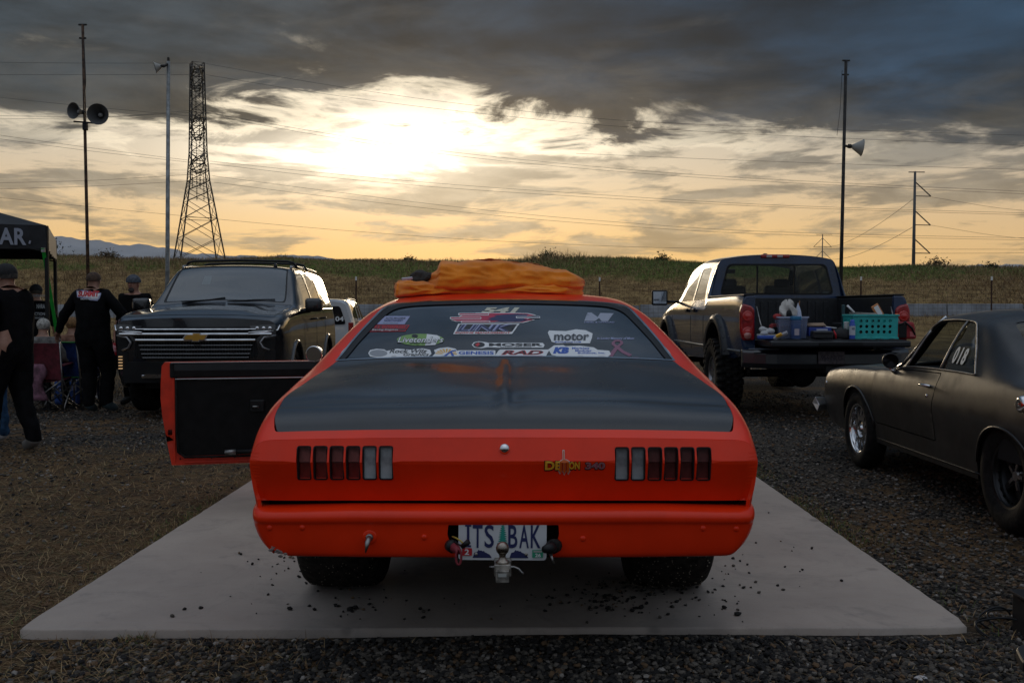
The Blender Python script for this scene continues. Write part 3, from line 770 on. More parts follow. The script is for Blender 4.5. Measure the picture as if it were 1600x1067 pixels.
    lk = MB(); lk.lathe([(.001, -.016), (.010, -.016), (.0125, -.012), (.017, -.010), (.019, -.004), (.019, .01)], 24, 'y', c=(px2x(788), float(tail([0], [.809])[0, 1]), .809)); lk.build('lock_cylinder', M_chrome, car, True)
    # badge lettering on the tail panel
    tf = lambda o_: (lambda u, v: tail(px2x(u), CAM_Z-(v-482)/437., o_))
    for nm, body, box, m1, bold in (('badge', 'DE', (851, 733, 877, 718.5), M_yel, .04), ('badge', 'ON', (888, 732, 905, 719.5), M_yel, .05), ('badge', '340', (914, 731.5, 944, 720.5), M_silver, .03)):
        V, Fc = text2d(body, -.1 if body == 'DE' else .1, bold)
        b2 = (box[0]-1.2, box[1]+2.2, box[2]+.9, box[3]-.6)
        bg = lettering(nm + '_shadow', body, b2, tf(.003), M_black, car, shear=.0, bold=.075)
        fg = lettering(nm, body, box, tf(.006), m1, car, shear=.0, bold=bold)
        if body == '340': lettering('badge_fill', body, (box[0]+.8, box[1]-.8, box[2]-.8, box[3]+.8), tf(.0075), mat('mauve_badge', (.42, .10, .16), .4), car, bold=.0)
    # trident standing for the M of the badge
    tri = [(874, 719), (878, 716.5), (884, 716.5), (888, 719), (888.4, 733), (889.6, 733), (886.6, 739), (883.6, 733), (884.8, 733), (884.4, 721.5), (882.6, 721), (882.8, 733.5), (884, 733.5), (881.2, 740), (878.2, 733.5), (879.4, 733.5), (879.2, 721), (877.4, 721.5), (877.2, 733), (878.3, 733), (875.4, 738.5), (872.4, 733), (873.6, 733)]
    patch('badge_trident_edge', tf(.004), [[(881+(a-881)*1.16, 727+(b-727)*1.12+.8) for a, b in tri]], 3, 3, M_silver, car, smooth=False)
    patch('badge_trident', tf(.0065), [tri], 3, 3, mat('badge_orange', (.62, .11, .01), .4), car, smooth=False)
    patch('badge_handle', tf(.0045), [rrect(878.3, 702, 881.6, 717, 1)], 4, 4, M_silver, car, smooth=False)
    patch('badge_handle_face', tf(.007), [rrect(879.2, 703, 880.9, 716.5, .6)], 4, 4, mat('badge_orange', (.62, .11, .01), .4), car, smooth=False)
    # ---- bumper: u across, v round the profile
    prof = np.array([(.035, .604), (-.015, .606), (-.055, .603), (-.079, .591), (-.086, .575), (-.084, .560), (-.078, .552), (-.075, .54), (-.070, .49), (-.062, .445), (-.055, .432), (-.045, .426), (.0, .424), (.02, .424)])
    vk = np.arange(len(prof), dtype=float); pm = pchip_slopes(vk, prof)
    def bump(u, v, off=0.):
        P = hermite(vk, prof, pm, np.clip(v, 0, len(prof)-1.001)); y = P[:, 0].copy(); z = P[:, 1].copy()
        a = np.abs(u); e = np.clip(a-.86, 0, None); xx = np.where(a > .86, .86 + .058*(1-np.exp(-e/.058)), a)
        y = y + np.where(a > .86, e*.95 - .02*(1-np.exp(-e/.03)), 0)
        y = y + .028*(a/.86)**3*(a < .86) + .028*(a >= .86)
        low = np.clip((.60-z)/.17, 0, 1); taper = np.clip((a-.80)/.12, 0, 1.4)
        xx = xx - .050*low**3*np.clip((a-.76)/.12, 0, 1)**1.5
        z = z + .018*low*taper**2*(a > .8)
        z = z - .010*np.clip((a-.55)/.35, 0, 1)*(1-low)
        f = 1+off/.3*0
        X = np.stack([np.sign(u)*xx, y-off, z], 1); return X
    n_ = len(prof)-1
    v_of = lambda z: float(np.interp(-z, -prof[4:, 1], vk[4:]))
    plate_rec = rounded([(-.193, v_of(.549)), (.193, v_of(.549)), (.185, v_of(.49)), (.165, v_of(.452)), (.165, n_+1.), (-.165, n_+1.), (-.165, v_of(.452)), (-.185, v_of(.49))], .02, .02)
    plate_rec = [(u, min(v, n_)) for u, v in plate_rec]
    outb = [(-1.25, 0), (1.25, 0), (1.25, n_)] + [(.1649, n_)]
    # one outline that runs round the plate recess, open at the lower lip, with a torn left corner
    rec = [(.165, n_), (.165, v_of(.455)), (.188, v_of(.478)), (.196, v_of(.51)), (.193, v_of(.548)), (-.193, v_of(.548)), (-.198, v_of(.51)), (-.188, v_of(.478)), (-.165, v_of(.455)), (-.165, n_)]
    torn = [(-.76, n_), (-.775, v_of(.4335)), (-.79, v_of(.440)), (-.80, v_of(.436)), (-.815, v_of(.447)), (-.83, v_of(.449)), (-.842, v_of(.458)), (-.86, v_of(.455)), (-.875, n_)]
    loop = [(-1.25, 0), (1.25, 0), (1.25, n_)] + rec + torn + [(-1.25, n_)]
    o = patch('bumper', bump, [loop], .03, .5, M_red, car, solid=.012)
    if sum(p.normal.y*p.area for p in o.data.polygons) > 0: o.data.flip_normals()
    # bare edge where the filler has broken away
    mb = MB(); tp = [bump(np.array([u]), np.array([v]), .002)[0] for u, v in torn[1:]]
    rr_ = random.Random(3)
    for p in tp:
        for k in range(3): mb.sphere((p[0]+rr_.uniform(-.012, .012), p[1]+.002, p[2]+rr_.uniform(-.008, .01)), rr_.uniform(.003, .007), 4, (1.4, .5, .8))
    mb.build('broken_edge', mat('bare_filler', (.24, .19, .17), .8, nscale=60, namp=.4), car, kind='stuff')
    def onb(px, py, o_=0.):
        x = px2x(px); z = CAM_Z-(py-482)/445.; return Vector(bump(np.array([x]), np.array([v_of(z)]), o_)[0])
    for px, py in ((423, 827), (475, 826), (664, 841), (909, 843), (1095, 828), (1148, 829)):
        p = onb(px, py); MB().lathe([(.011, .004), (.010, -.002), (.007, -.004), (.001, -.0048)], 16, 'y', c=p).build('bumper_bolt', M_red, car, True)
    p = onb(580, 841); MB().lathe([(.026, .004), (.025, -.002), (.021, -.003), (.001, -.003)], 20, 'y', c=p).build('bumper_grommet', M_red, car, True)
    p2 = onb(580, 841); mb = MB(); mb.tube([p2+Vector((0, .0, 0)), p2+Vector((0, -.03, -.002)), p2+Vector((-.002, -.045, -.012)), p2+Vector((-.008, -.05, -.045))], [.010, .010, .009, .002], 10); mb.lathe([(.013, -.004), (.013, -.016), (.009, -.017)], 12, 'y', c=p2); mb.build('antenna_stub', M_steel, car, True)
    # ---- plate
    pl = bpy.data.objects.new('licence_plate', None); COL.objects.link(pl); pl.parent = car
    pc = Vector((px2x(785), -.074, CAM_Z-(846.5-482)*3.486/FPX)); pl.location = pc; pl.rotation_euler = (0, rad(.4), 0)
    sx_ = .3106/139.
    def pf(o_): return lambda u, v: np.stack([(np.asarray(u)-785)*sx_, np.full(np.shape(u), -o_), (846.5-np.asarray(v))*sx_], 1)
    def pm_(name, loops, m, o_, **k): q = patch(name, pf(o_), loops, 8, 8, m, pl, smooth=False, **k); return q
    q = pm_('plate_rim', [rrect(715.5, 812, 854.5, 877.5, 6)], mat('plate_white', (.62, .62, .63), .45), 0, solid=.002)
    mpl = bpy.data.materials.new('plate_sky_print'); mpl.use_nodes = True; t = NT(mpl.node_tree)
    oc = t.node('ShaderNodeTexCoord').outputs['Object']; sp = t.node('ShaderNodeSeparateXYZ', {0: oc})
    hill = t.m('ADD', sp.outputs[2], t.m('MULTIPLY', t.m('ABSOLUTE', t.m('SUBTRACT', t.m('ABSOLUTE', sp.outputs[0]), .10)), .45))
    t.l.new(t.mix(t.ramp(hill, .030, .034), (.40, .38, .56), (.36, .50, .66)), t.n['Principled BSDF'].inputs['Base Color']); t.n['Principled BSDF'].inputs['Roughness'].default_value = .4
    pm_('plate_face', [rrect(717.5, 814, 852.5, 875.5, 5)], mpl, .0018)
    pfl = lambda o_: pf(o_)
    lettering('plate_state', 'Oregon', (760, 822, 810, 811.5), pf(.004), M_black, pl, bold=.02)
    for ch, x0, x1 in (('I', 726, 735.5), ('T', 738, 753.5), ('S', 756.5, 771.5), ('B', 794, 808.5), ('A', 811.5, 826.5), ('K', 829.5, 845)):
        if ch == 'I':
            I = [(726, 821.5), (735.5, 821.5), (735.5, 824.5), (732.7, 824.5), (732.7, 854), (735.5, 854), (735.5, 857), (726, 857), (726, 854), (728.8, 854), (728.8, 824.5), (726, 824.5)]
            pm_('plate_letter', [I], M_navy, .004)
        else: lettering('plate_letter', ch, (x0, 858, x1, 821.5), pf(.004), M_navy, pl, bold=.012)
    # fir tree and hills printed on the plate
    tree = [(785.5, 822)]; y = 823.
    pr = []; rr2 = random.Random(5); w = 2.
    while y < 866: pr.append((w+rr2.uniform(0, 1.5), y)); pr.append((w*.45, y+1.2)); y += 3.4; w = min(8.5, w+.75)
    tree = [(785.5, 821.5)] + [(785.5+a, b) for a, b in pr] + [(785.5-a-.4, b+.6) for a, b in pr[::-1]]
    pm_('plate_tree', [tree], M_teal, .0032)
    for x0 in (738, 796):
        hl = [(x0, 874)]; xx = x0
        hs = [868, 865, 867, 861, 865, 862, 866, 863, 868, 866, 870, 868, 873]
        for k, hgt in enumerate(hs): hl.append((x0+3+k*2.1, hgt if k % 2 else hgt-2.5))
        hl.append((x0+30, 874)); pm_('plate_hills', [hl], M_navy, .0032)
    pm_('month_sticker', [rrect(721.5, 858.5, 737, 870.5, 1)], M_redp, .005); lettering('month_digit', '2', (725.5, 869, 732.5, 860), pf(.0062), M_white, pl, bold=.03)
    pm_('year_sticker', [rrect(832, 860.5, 849, 873, 1)], mat('green_sticker', (.03, .32, .18), .45), .005); lettering('year_digits', '26', (836.5, 872, 845.5, 866), pf(.0062), M_white, pl, bold=.03)
    pm_('year_strip', [rrect(834, 861.5, 847.5, 864.5, .5)], M_silver, .0062)
    for px in (743.5, 822.5): MB().lathe([(.001, -.008), (.005, -.007), (.006, -.003), (.006, 0)], 10, 'y', c=((px-785)*sx_, 0, (846.5-868)*sx_)).build('plate_screw', M_zinc, pl, True)
    MB().box((px2x(787), .03, .49), (.42, .02, .16)).build('recess_backing', M_dark, car)
    # ---- tow ball, receiver, cables
    hb = Vector((px2x(785), -.17, 0)); zt = lambda py: CAM_Z-(py-482)*3.39/FPX
    hx = (785-800)*3.39/FPX - RX
    hitch = bpy.data.objects.new('tow_hitch', None); COL.objects.link(hitch); hitch.parent = car; hitch.location = (hx, -.17, zt(890))
    r = .0232; zb_ = zt(859)-zt(890)
    mb = MB(); prof2 = [(.001, zb_+r)] + [(r*math.cos(a), zb_+r*math.sin(a)) for a in np.linspace(1.4, -.95, 10)] + [(.011, zb_-.026), (.012, zb_-.034), (.018, zb_-.040), (.0235, zb_-.044), (.0235, zb_-.052), (.001, zb_-.052)]
    mb.lathe(prof2, 24); mb.build('tow_ball', mat('worn_ball_chrome', (.42, .36, .30), .28, 1., nscale=20, namp=.3, rvar=.2), hitch, True)
    mb = MB(); mb.box((0, .02, .008), (.056, .09, .018)); mb.box((0, .05, -.018), (.046, .20, .042)); mb.build('ball_mount', M_zinc, hitch, bevel=.003)
    mb = MB(); mb.box((0, .16, -.018), (.060, .20, .06)); mb.build('receiver', M_zinc, hitch, bevel=.004)
    MB().box((0, -.0515, -.012), (.028, .001, .012)).build('mount_label', M_silver, hitch)
    MB().tube([(-.045, .0, .003), (-.02, .0, .003), (.04, .0, .003), (.055, 0, -.003), (.066, 0, -.016), (.072, -.0, -.020)], .0042, 8).build('hitch_pin', M_steel, hitch, True)
    def cable(name, pts, rads, m, lab=None):
        o = MB().tube([at(a, b, d) - Vector((RX, RY, 0)) for a, b, d in pts], rads, 10).build(name, m, car, True)
        if lab: o['label'] = lab
    Y0 = RY-.12
    cable('charging_plug', [(706, 853, Y0+.04), (710, 855, Y0), (714, 858, Y0-.03), (717, 862, Y0-.05)], [.020, .019, .013, .010], mat('maroon_rubber', (.22, .02, .03), .6), 'maroon battery plug')
    cable('plug_collar', [(703, 852, Y0+.02), (708, 854, Y0-.005)], [.0215, .0235], M_trim)
    ring = [(717+4.2*math.cos(a)-.5, 870+12*math.sin(a), Y0-.055) for a in np.linspace(-1.9, 4.3, 16)]
    cable('plug_loop', ring, .0042, mat('maroon_rubber', (.22, .02, .03), .6))
    cable('wire_pair', [(707, 838, Y0+.03), (714, 841, Y0-.01), (720, 845, Y0-.04), (725, 850, Y0-.05)], .003, mat('yellow_wire', (.4, .3, .05), .5))
    cable('wire_pair', [(706, 843, Y0+.03), (712, 848, Y0-.01), (718, 851, Y0-.04), (724, 853, Y0-.05)], .003, M_trim)
    cable('connector', [(722, 854, Y0-.05), (732, 846, Y0-.06)], [.009, .010], M_trim)
    cable('socket', [(864, 853, Y0+.04), (860, 856, Y0-.02), (851, 858, Y0-.05)], [.022, .0215, .013], M_trim, 'black trailer socket')
    cable('socket_collar', [(868, 852, Y0+.04), (863, 854, Y0-.0)], [.025, .026], M_rubber)
    cable('socket_pull', [(861, 865, Y0-.02), (863, 874, Y0-.03), (865, 881, Y0-.02)], [.005, .004, .004], M_steel)
    # ---- underbody, axle, exhaust
    MB().box((0, 1.9, .42), (1.35, 3.0, .10)).build('underbody', M_dark, car)
    mb = MB(); mb.tube([(-.5, 1.15, .36), (.5, 1.15, .36)], .04, 12); mb.sphere((0, 1.15, .36), .14, 10, (1, .8, 1)); mb.build('rear_axle', M_dsteel, car, True)
    mb = MB(); mb.box((0, .55, .47), (.9, .6, .10)); mb.build('fuel_tank', M_dark, car, bevel=.03)
    for sx in (-1, 1):
        mb = MB(); mb.tube([(sx*.42, .5, .44), (sx*.42, 1.0, .36), (sx*.42, 1.5, .38)], .022, 8); mb.box((sx*.42, 1.02, .30), (.09, .10, .09)); mb.box((sx*.36, .98, .33), (.04, .05, .12)); mb.build('shock_mount', M_dsteel, car)
        for k in range(3): pass
        make_wheel(car, sx*.752, 1.15, .372, .375, .19, sx, 'dark5', M_slick, 'rear_wheel')
        make_wheel(car, sx*.76, 4.0, .32, .18, .19, sx, 'dark5', M_rubber, 'front_wheel')
    # lumps of gravel stuck on the slicks
    mb = MB(); rr_ = random.Random(11)
    for k in range(420):
        sx = rr_.choice((-1, 1, 1)); a = rr_.uniform(math.pi*.62, math.pi*1.45); x = sx*.752 + rr_.uniform(-.17, .17); R = .373 if abs(x-sx*.752) < .12 else .366
        y = 1.15 + R*math.cos(a); z = .372 - R*math.sin(a)*-1 if False else .372 + R*math.sin(a-math.pi)*-1
        yy = 1.15 - R*math.cos(rr_.uniform(-1.35, .75)); 
        b_ = rr_.uniform(-1.35, .55); y = 1.15-R*math.cos(b_); z = .372+R*math.sin(b_)
        s_ = rr_.uniform(.0015, .0042); mb.sphere((x, y, z), s_, 2, (1, .8, 1))
    mb.build('tyre_grit', mat('pale_grit', (.26, .22, .17), .9), car, kind='stuff')
    # seats and roll bar glimpsed through the side openings
    for sx in (-1, 1):
        mb = MB(); mb.box((sx*.38, 2.45, .55), (.5, .5, .14)); mb.box((sx*.38, 2.18, .82), (.48, .14, .55), (.2, 0, 0)); mb.build('seat', M_vinyl, car, bevel=.04)
    # ---- door mirror
    # ---- open left door; u from hinge to trailing edge, local axes: x along door, y away from inner face
    hinge = Vector((-.885, 3.34, 0)); tip = Vector((at(256, 640, 6.58).x - RX, 6.58-RY, 0)); dv = tip-hinge; L = dv.length
    door = bpy.data.objects.new('open_door', None); COL.objects.link(door); door.parent = car; door.location = hinge; door.rotation_euler = (0, 0, math.atan2(dv.y, dv.x))
    door['label'] = 'left door swung wide open, black trim inside'
    # door local: +x to trailing edge, -y?  outer skin lies on the side away from the viewer
    zt_, zb = .952, .268
    def bulge(z): return .055*math.sin(max(0, min(1, (z-.2)/.75))*math.pi)**.8
    prof3 = [(L-.005, zt_), (L+.012, .93), (L+.02, .80), (L+.022, .72), (L+.012, .60), (L-.02, .40), (L-.045, zb)]
    outline = [(.05, zb), (.05, zt_)] + [(a, b) for a, b in prof3]
    sgn = -1.  # outer face direction in door space (away from the camera, towards the car's front)
    def outer(u, v):
        b = np.sin(np.clip((v-.2)/.75, 0, 1)*math.pi)**.8*.05; return np.stack([u, sgn*(.10+b), v], 1)
    patch('outer_skin', outer, [outline], .12, .06, M_red, door, solid=.006)
    ox = lambda u, v: np.stack([u, sgn*(.012+0*u) + 0*v, v], 1)
    holes = [rrect(L-.062, .775, L-.045, .800, .004), rrect(L-.050, .470, L-.022, .505, .004)]
    patch('inner_frame', lambda u, v: np.stack([u, sgn*.012+0*u, v], 1), [outline]+holes, .12, .06, M_redin, door, solid=.006)
    # jamb joining the two skins round the edge
    n = len(outline); V = [(a, sgn*.012, b) for a, b in outline] + [(a, sgn*(.10+.05*math.sin(max(0, min(1, (b-.2)/.75))*math.pi)**.8), b) for a, b in outline]
    mk('door_edge', V, [(i, (i+1) % n, n+(i+1) % n, n+i) for i in range(n)], M_redin, door, False)
    # pressed ribs on the red flange
    mb = MB(); mb.box((L-.065, sgn*-.001, .60), (.012, .012, .62)); mb.box((.70, sgn*-.001, zb+.018), (1.20, .01, .010)); mb.add([(L-.072, .0, .82), (L-.05, .0, .86), (L-.045, -.004*sgn, .72), (L-.075, 0, .66)], [(0, 1, 2, 3)]); mb.build('flange_rib', M_redin, door, bevel=.003)
    for x in (L-.10, L-.3, L-.45, L-.6, L-.75, L-.9, L-1.05): MB().lathe([(.006, 0), (.005, .006), (.001, .007)], 8, 'y', c=(x, 0, zb+.042)).build('trim_screw', M_trim, door)
    tx = L-.100
    card = rounded([(.06, zb+.062), (.06, .845), (tx+.022, .845), (tx+.022, zb+.062)], [.01, .01, .01, .05])
    patch('door_card', lambda u, v: np.stack([u, .006+0*u+.003*np.sin(u*3), v], 1), [card], .1, .08, M_vinyl, door, solid=.008, off=0)
    mb = MB(); mb.prism([(.0, .852), (.028, .855), (.034, .90), (.026, .942), (.006, .950), (.0, .948)], .05, tx+.03, Matrix(((0, 0, 1, 0), (1, 0, 0, 0), (0, 1, 0, 0), (0, 0, 0, 1)))); mb.build('belt_roll', M_trim, door, bevel=.004)
    MB().box((.05+tx/2, .018, .842), (tx-.05, .010, .008)).build('chrome_strip', M_chrome, door, bevel=.002)
    MB().box((.05+tx/2, .012, .951), (tx, .03, .006)).build('window_channel', mat('satin_strip', (.35, .34, .36), .3, .8), door)
    mb = MB(); mb.tube([(tx+.02, .012, .93), (tx+.02, .018, .5), (tx+.012, .018, .36), (tx-.03, .018, zb+.055), (tx-.2, .018, zb+.052), (.1, .018, zb+.050)], .008, 6); mb.build('door_seal', M_rubber, door, True)
    MB().box((tx+.035, .0, .90), (.05, .03, .10)).build('striker_pocket', M_dark, door, bevel=.01)
    MB().box((L-.052, -.02, .788), (.03, .01, .035)).build('latch_hole', M_dark, door)
    ub = L-.60
    hd = MB(); hd.box((ub, .02, .655), (.10, .02, .085)); ho = hd.build('inner_handle', M_trim, door, bevel=.012); MB().tube([(ub-.01, .034, .65), (ub+.03, .042, .652)], .008, 8).build('handle_lever', M_steel, ho, True)
    ar = MB().tube([(L-.46, .05, .352), (.30, .05, .360)], .017, 12).build('arm_rest', M_trim, door, True)
    MB().tube([(L-.388, .05, .350), (L-.46, .05, .352)], [.019, .020], 12).build('arm_rest_tip', M_steel, ar, True)
    MB().box((L-.66, .05, .357), (.12, .03, .055)).build('arm_rest_base', M_trim, ar, bevel=.012)
    mc = at(492, 553, 6.80) - Vector((RX, RY, 0)); mc = Matrix.Rotation(-door.rotation_euler.z, 3, 'Z') @ (mc - hinge)
    Mz = Matrix.Translation(mc) @ Matrix.Rotation(-door.rotation_euler.z + rad(-8), 4, 'Z')
    mir_ = MB(); mir_.lathe([(.052, -.03), (.056, -.028), (.057, -.02), (.050, .03), (.030, .07), (.001, .085)], 24, 'y', M=Mz); mr = mir_.build('door_mirror', M_chrome, door, True)
    MB().lathe([(.001, -.026), (.051, -.026)], 24, 'y', M=Mz).build('mirror_glass', mat('mirror_face', (.55, .60, .68), .05, 1.), mr, True)
    MB().tube([Mz @ Vector((.0, .02, -.03)), Mz @ Vector((.02, .02, -.075)), Mz @ Vector((.03, .02, -.09))], .012, 8).build('mirror_stalk', M_red, mr, True)
    return car
RED_CAR = build_red_car()

# ------------------------------------------------------------------ stickers on the rear window, laid on the glass where they stand in the photograph
def make_glass_map():
    ys = np.linspace(.96, 1.76, 90); tab = []
    xs = np.linspace(-.80, .80, 65)
    for y in ys:
        Tn = np.linspace(7.4, 12.6, 90); X = RED.raw(np.full(90, y), Tn); tab.append(np.interp(xs, X[:, 0], X[:, 2]))
    tab = np.array(tab)
    def zat(x, y):
        fy = np.clip((y-ys[0])/(ys[1]-ys[0]), 0, len(ys)-1.001); fx = np.clip((x-xs[0])/(xs[1]-xs[0]), 0, len(xs)-1.001)
        i = fy.astype(int); j = fx.astype(int); a = fy-i; b = fx-j
        return (tab[i, j]*(1-a)*(1-b)+tab[i+1, j]*a*(1-b)+tab[i, j+1]*(1-a)*b+tab[i+1, j+1]*a*b)
    def fn(off):
        off = off*.42 - .0042
        def f(u, v):
            u = np.asarray(u, float); v = np.asarray(v, float); lo = np.full(u.shape, .93); hi = np.full(u.shape, 1.80)
            for _ in range(28):
                m = (lo+hi)/2; wx = (u-800)/FPX*(m+RY); x = wx-RX; z = zat(x, m)
                c, s = math.cos(PITCH), math.sin(PITCH); zz = z-CAM_Z; Yw = m+RY
                py = 533.5 - FPX*(Yw*s+zz*c)/(Yw*c-zz*s)
                up = py < v; hi = np.where(up, m, hi); lo = np.where(up, lo, m)
            m = (lo+hi)/2; wx = (u-800)/FPX*(m+RY); x = wx-RX; z = zat(x, m)
            return np.stack([x, m-off*.30, z+off*.95], 1)
        return f
    return fn
GM = make_glass_map()
def stickers():
    def sheet(name, loops, m, o_=.0035, parent=None, **k): return patch(name, GM(o_), loops, 6, 4, m, parent or RED_CAR, smooth=True, **k)
    def txt(parent, body, box, m, o_=.006, **k): return lettering('sticker_lettering', body, box, GM(o_), m, parent, **k)
    def ell(cx, cy, a, b, n=28): return [(cx+a*math.cos(2*math.pi*i/n), cy+b*math.sin(2*math.pi*i/n)) for i in range(n)]
    T = lambda body, box, m, o_=.0035, **k: lettering('window_lettering', body, box, GM(o_), m, RED_CAR, **k)
    T('541', (752, 488, 812, 479.5), mat('cream_print', (.60, .57, .45), .4), bold=.05, shear=.25)
    # flame sticker with the wordmark below it
    fl = [(704, 499.5), (716, 496.8), (724, 496.8), (716, 494.4), (722, 491.2), (742, 491), (738, 489.2), (744, 487.8), (800, 487.8), (826, 488.6), (838, 491.5), (826, 493.2), (838, 494.2), (824, 497.5), (836, 499), (818, 503.6), (744, 503.8), (724, 503.6), (738, 501.8), (712, 501.6)]
    s = sheet('wordmark_sticker', [fl], M_white); s['label'] = 'flame sticker in red and navy'
    def shr(l, k): cx = sum(p[0] for p in l)/len(l); cy = sum(p[1] for p in l)/len(l); return [(cx+(a-cx)*k, cy+(b-cy)*(k-.08)) for a, b in l]
    fi = shr(fl, .965); sheet('flame_print', [fi], mat('crimson_print', (.50, .02, .07), .4), .0048, s)
    for x0_, x1_, a_, b_ in ((716, 764, 488.6, 492.2), (703, 752, 494.6, 498.2), (720, 766, 500.8, 504.0), (806, 844, 493.6, 496.6)):
        q_ = sheet('flame_streak', [rrect(x0_, a_, x1_, b_, 1.6)], M_white, .0062, s); sheet('streak_fill', [rrect(x0_+1.5, a_+.9, x1_-1, b_-.9, .8)], mat('crimson_print', (.50, .02, .07), .4) if x0_ < 800 else M_navy, .0076, q_)
    nv = [(762, 497), (776, 493.5), (771, 492.2), (788, 490.8), (806, 489.8), (826, 490.6), (822, 493), (829, 494.6), (818, 497.5), (826, 499.4), (812, 502.4), (772, 502.6), (780, 500.4), (758, 500.6), (768, 498.6)]
    sheet('flame_print', [nv], M_navy, .0058, s)
    wm = sheet('wordmark_sticker', [[(708, 521.2), (716, 504.9), (812, 504.9), (800, 520.9)]], M_white); wm['label'] = 'white-edged LINK wordmark sticker'
    sheet('wordmark_ground', [[(713, 517.4), (718.5, 506), (808, 506), (800, 517.4)]], M_black, .0045, wm)
    txt(wm, 'LINK', (714, 516.6, 801, 506.3), M_lav, bold=.05, shear=.3)
    txt(wm, 'LINK', (715.5, 516.1, 799.5, 506.9), M_navy, .0075, bold=.0, shear=.3)
    txt(wm, 'ENGINE MANAGEMENT', (711, 520.4, 798, 518), M_redp, bold=.02, shear=.2)
    # left column
    s = sheet('sponsor_sticker', [[(588, 505.8), (598, 493), (641, 493), (632, 505.8)]], M_lav); txt(s, 'NORTHWEST', (600, 502, 630, 498.5), M_navy, bold=.02, shear=.2)
    txt(s, 'AUTO MACHINE', (602, 497.8, 634, 495.2), M_black, shear=.3); txt(s, 'RACING', (598, 505, 622, 503), M_grey, shear=.2)
    s = sheet('sponsor_sticker', [[(574, 517.5), (584, 506.8), (640, 506.8), (633, 517)]], M_redp); sheet('sticker_ground', [[(576.5, 516.7), (585, 507.6), (638, 507.6), (632, 516.2)]], mat('deep_print', (.10, .015, .02), .4), .0045, s)
    txt(s, 'P.E. ENTERPRISES', (585, 512.6, 634, 508.4), M_redp, bold=.03, shear=.2); txt(s, 'Racing Engines', (581, 516.4, 622, 513.2), M_white, bold=.0, shear=.3)
    # green oval
    s = sheet('oval_sticker', [ell(657, 529.8, 37, 9.2)], M_green); sheet('oval_flash', [[(664, 539), (667, 521), (683, 523), (688, 526), (680, 538)]], M_white, .0045, s)
    sheet('oval_star', [ell(648, 524.2, 5, 2.6)], M_black, .0048, s); txt(s, 'Livetenders', (620, 535, 694, 525.5), M_black, .0055, bold=.05, shear=.35); txt(s, 'Livetenders', (621, 534.5, 693, 526), M_white, .007, bold=.01, shear=.35)
    txt(s, 'SPEED SHOP', (640, 537, 674, 534.6), M_black, .006)
    # bottom row
    bl = [(575, 551), (578, 546), (588, 544), (600, 545), (604, 547.5), (620, 543.8), (640, 545.5), (660, 543.4), (672, 545.5), (674, 552), (668, 557), (640, 557.4), (590, 557.8), (578, 556)]
    s = sheet('sponsor_sticker', [bl], M_white); sheet('sticker_disc', [ell(591, 551, 14, 5.4)], M_grey, .0045, s)
    txt(s, 'Rock Wilz', (608, 551, 668, 544.8), M_black, bold=.02, shear=.35); txt(s, 'Graphics', (630, 557, 670, 550.6), M_black, bold=.02, shear=.35)
    su = [(675, 556), (680, 551), (678, 546), (686, 543), (700, 541.5), (712, 544), (716, 550), (718, 556.6)]
    s = sheet('sun_sticker', [su], M_white)
    for k in range(9):
        a = math.pi*(k+.3)/9; sheet('sun_ray', [[(697+6*math.cos(a-.1), 553-3*math.sin(a-.1)), (697+6*math.cos(a+.1), 553-3*math.sin(a+.1)), (697+17*math.cos(a+.1), 553.2-9*math.sin(a+.1)), (697+17*math.cos(a-.1), 553.2-9*math.sin(a-.1))]], M_yel, .0045, s)
    sheet('pump_print', [[(692, 556), (704, 547.5), (712, 545.8), (713, 547.2), (706, 549), (710, 556), (706, 556), (703.5, 550.5), (697, 556)]], M_blue, .0055, s)
    s = sheet('sponsor_sticker', [rrect(714.5, 546.4, 774, 554.6, 1.5)], M_white); txt(s, 'GENESIS', (716.5, 553.3, 771.5, 548), M_blue, bold=.03)
    # pill with the roundel
    s = sheet('sponsor_sticker', [[(737, 538), (740, 534), (748, 532.4), (758, 533.6), (764, 534.8), (800, 534.6), (848, 534.8), (851, 538), (849, 542.2), (780, 542.4), (762, 541.6), (752, 543.4), (741, 542)]], M_white)
    sheet('sticker_disc', [ell(748.5, 537.8, 9, 4.2)], M_black, .0045, s); sheet('sticker_disc', [[(742, 538), (747, 534.6), (750, 536.5), (746, 541)]], M_redp, .0055, s)
    txt(s, 'MOSER', (764, 540.2, 848, 535.6), M_black, bold=.04); txt(s, 'ENGINEERING', (782, 542, 830, 540.7), M_grey)
    s = sheet('sponsor_sticker', [rounded([(772, 557), (780, 545.2), (859, 545.2), (852, 557.2)], 3)], M_white); txt(s, 'RAD', (783, 553.6, 849, 546.8), M_redp, bold=.05, shear=.3); txt(s, 'RAD', (784.5, 553.2, 848, 547.3), M_black, .0075, bold=.0, shear=.3)
    sheet('sticker_bar', [rrect(780, 554.6, 848, 556, .4)], M_redp, .0045, s)
    # right
    mo = [(856, 519), (858, 515.5), (884, 516.5), (900, 513.6), (915, 515), (926, 520), (925, 527), (922, 535.4), (870, 535.6), (862, 533)]
    s = sheet('sponsor_sticker', [mo], M_white); txt(s, 'motor', (865, 531.6, 921, 520), M_grey, bold=.06, shear=.05); txt(s, 'motor', (866, 531.2, 920, 520.5), M_black, .0075, bold=.0, shear=.05); txt(s, 'MAGNETICS.COM', (867, 534.8, 908, 532.6), M_blue)
    kb = [(857, 545), (866, 538.6), (880, 538.2), (884, 540), (906, 539.2), (928, 541.8), (934, 545.6), (952, 547), (955, 553), (948, 557.6), (880, 557.2), (862, 553.6)]
    s = sheet('sponsor_sticker', [kb], M_white); txt(s, 'KB', (864, 551.8, 889, 541.6), M_blue, bold=.07, shear=.25)
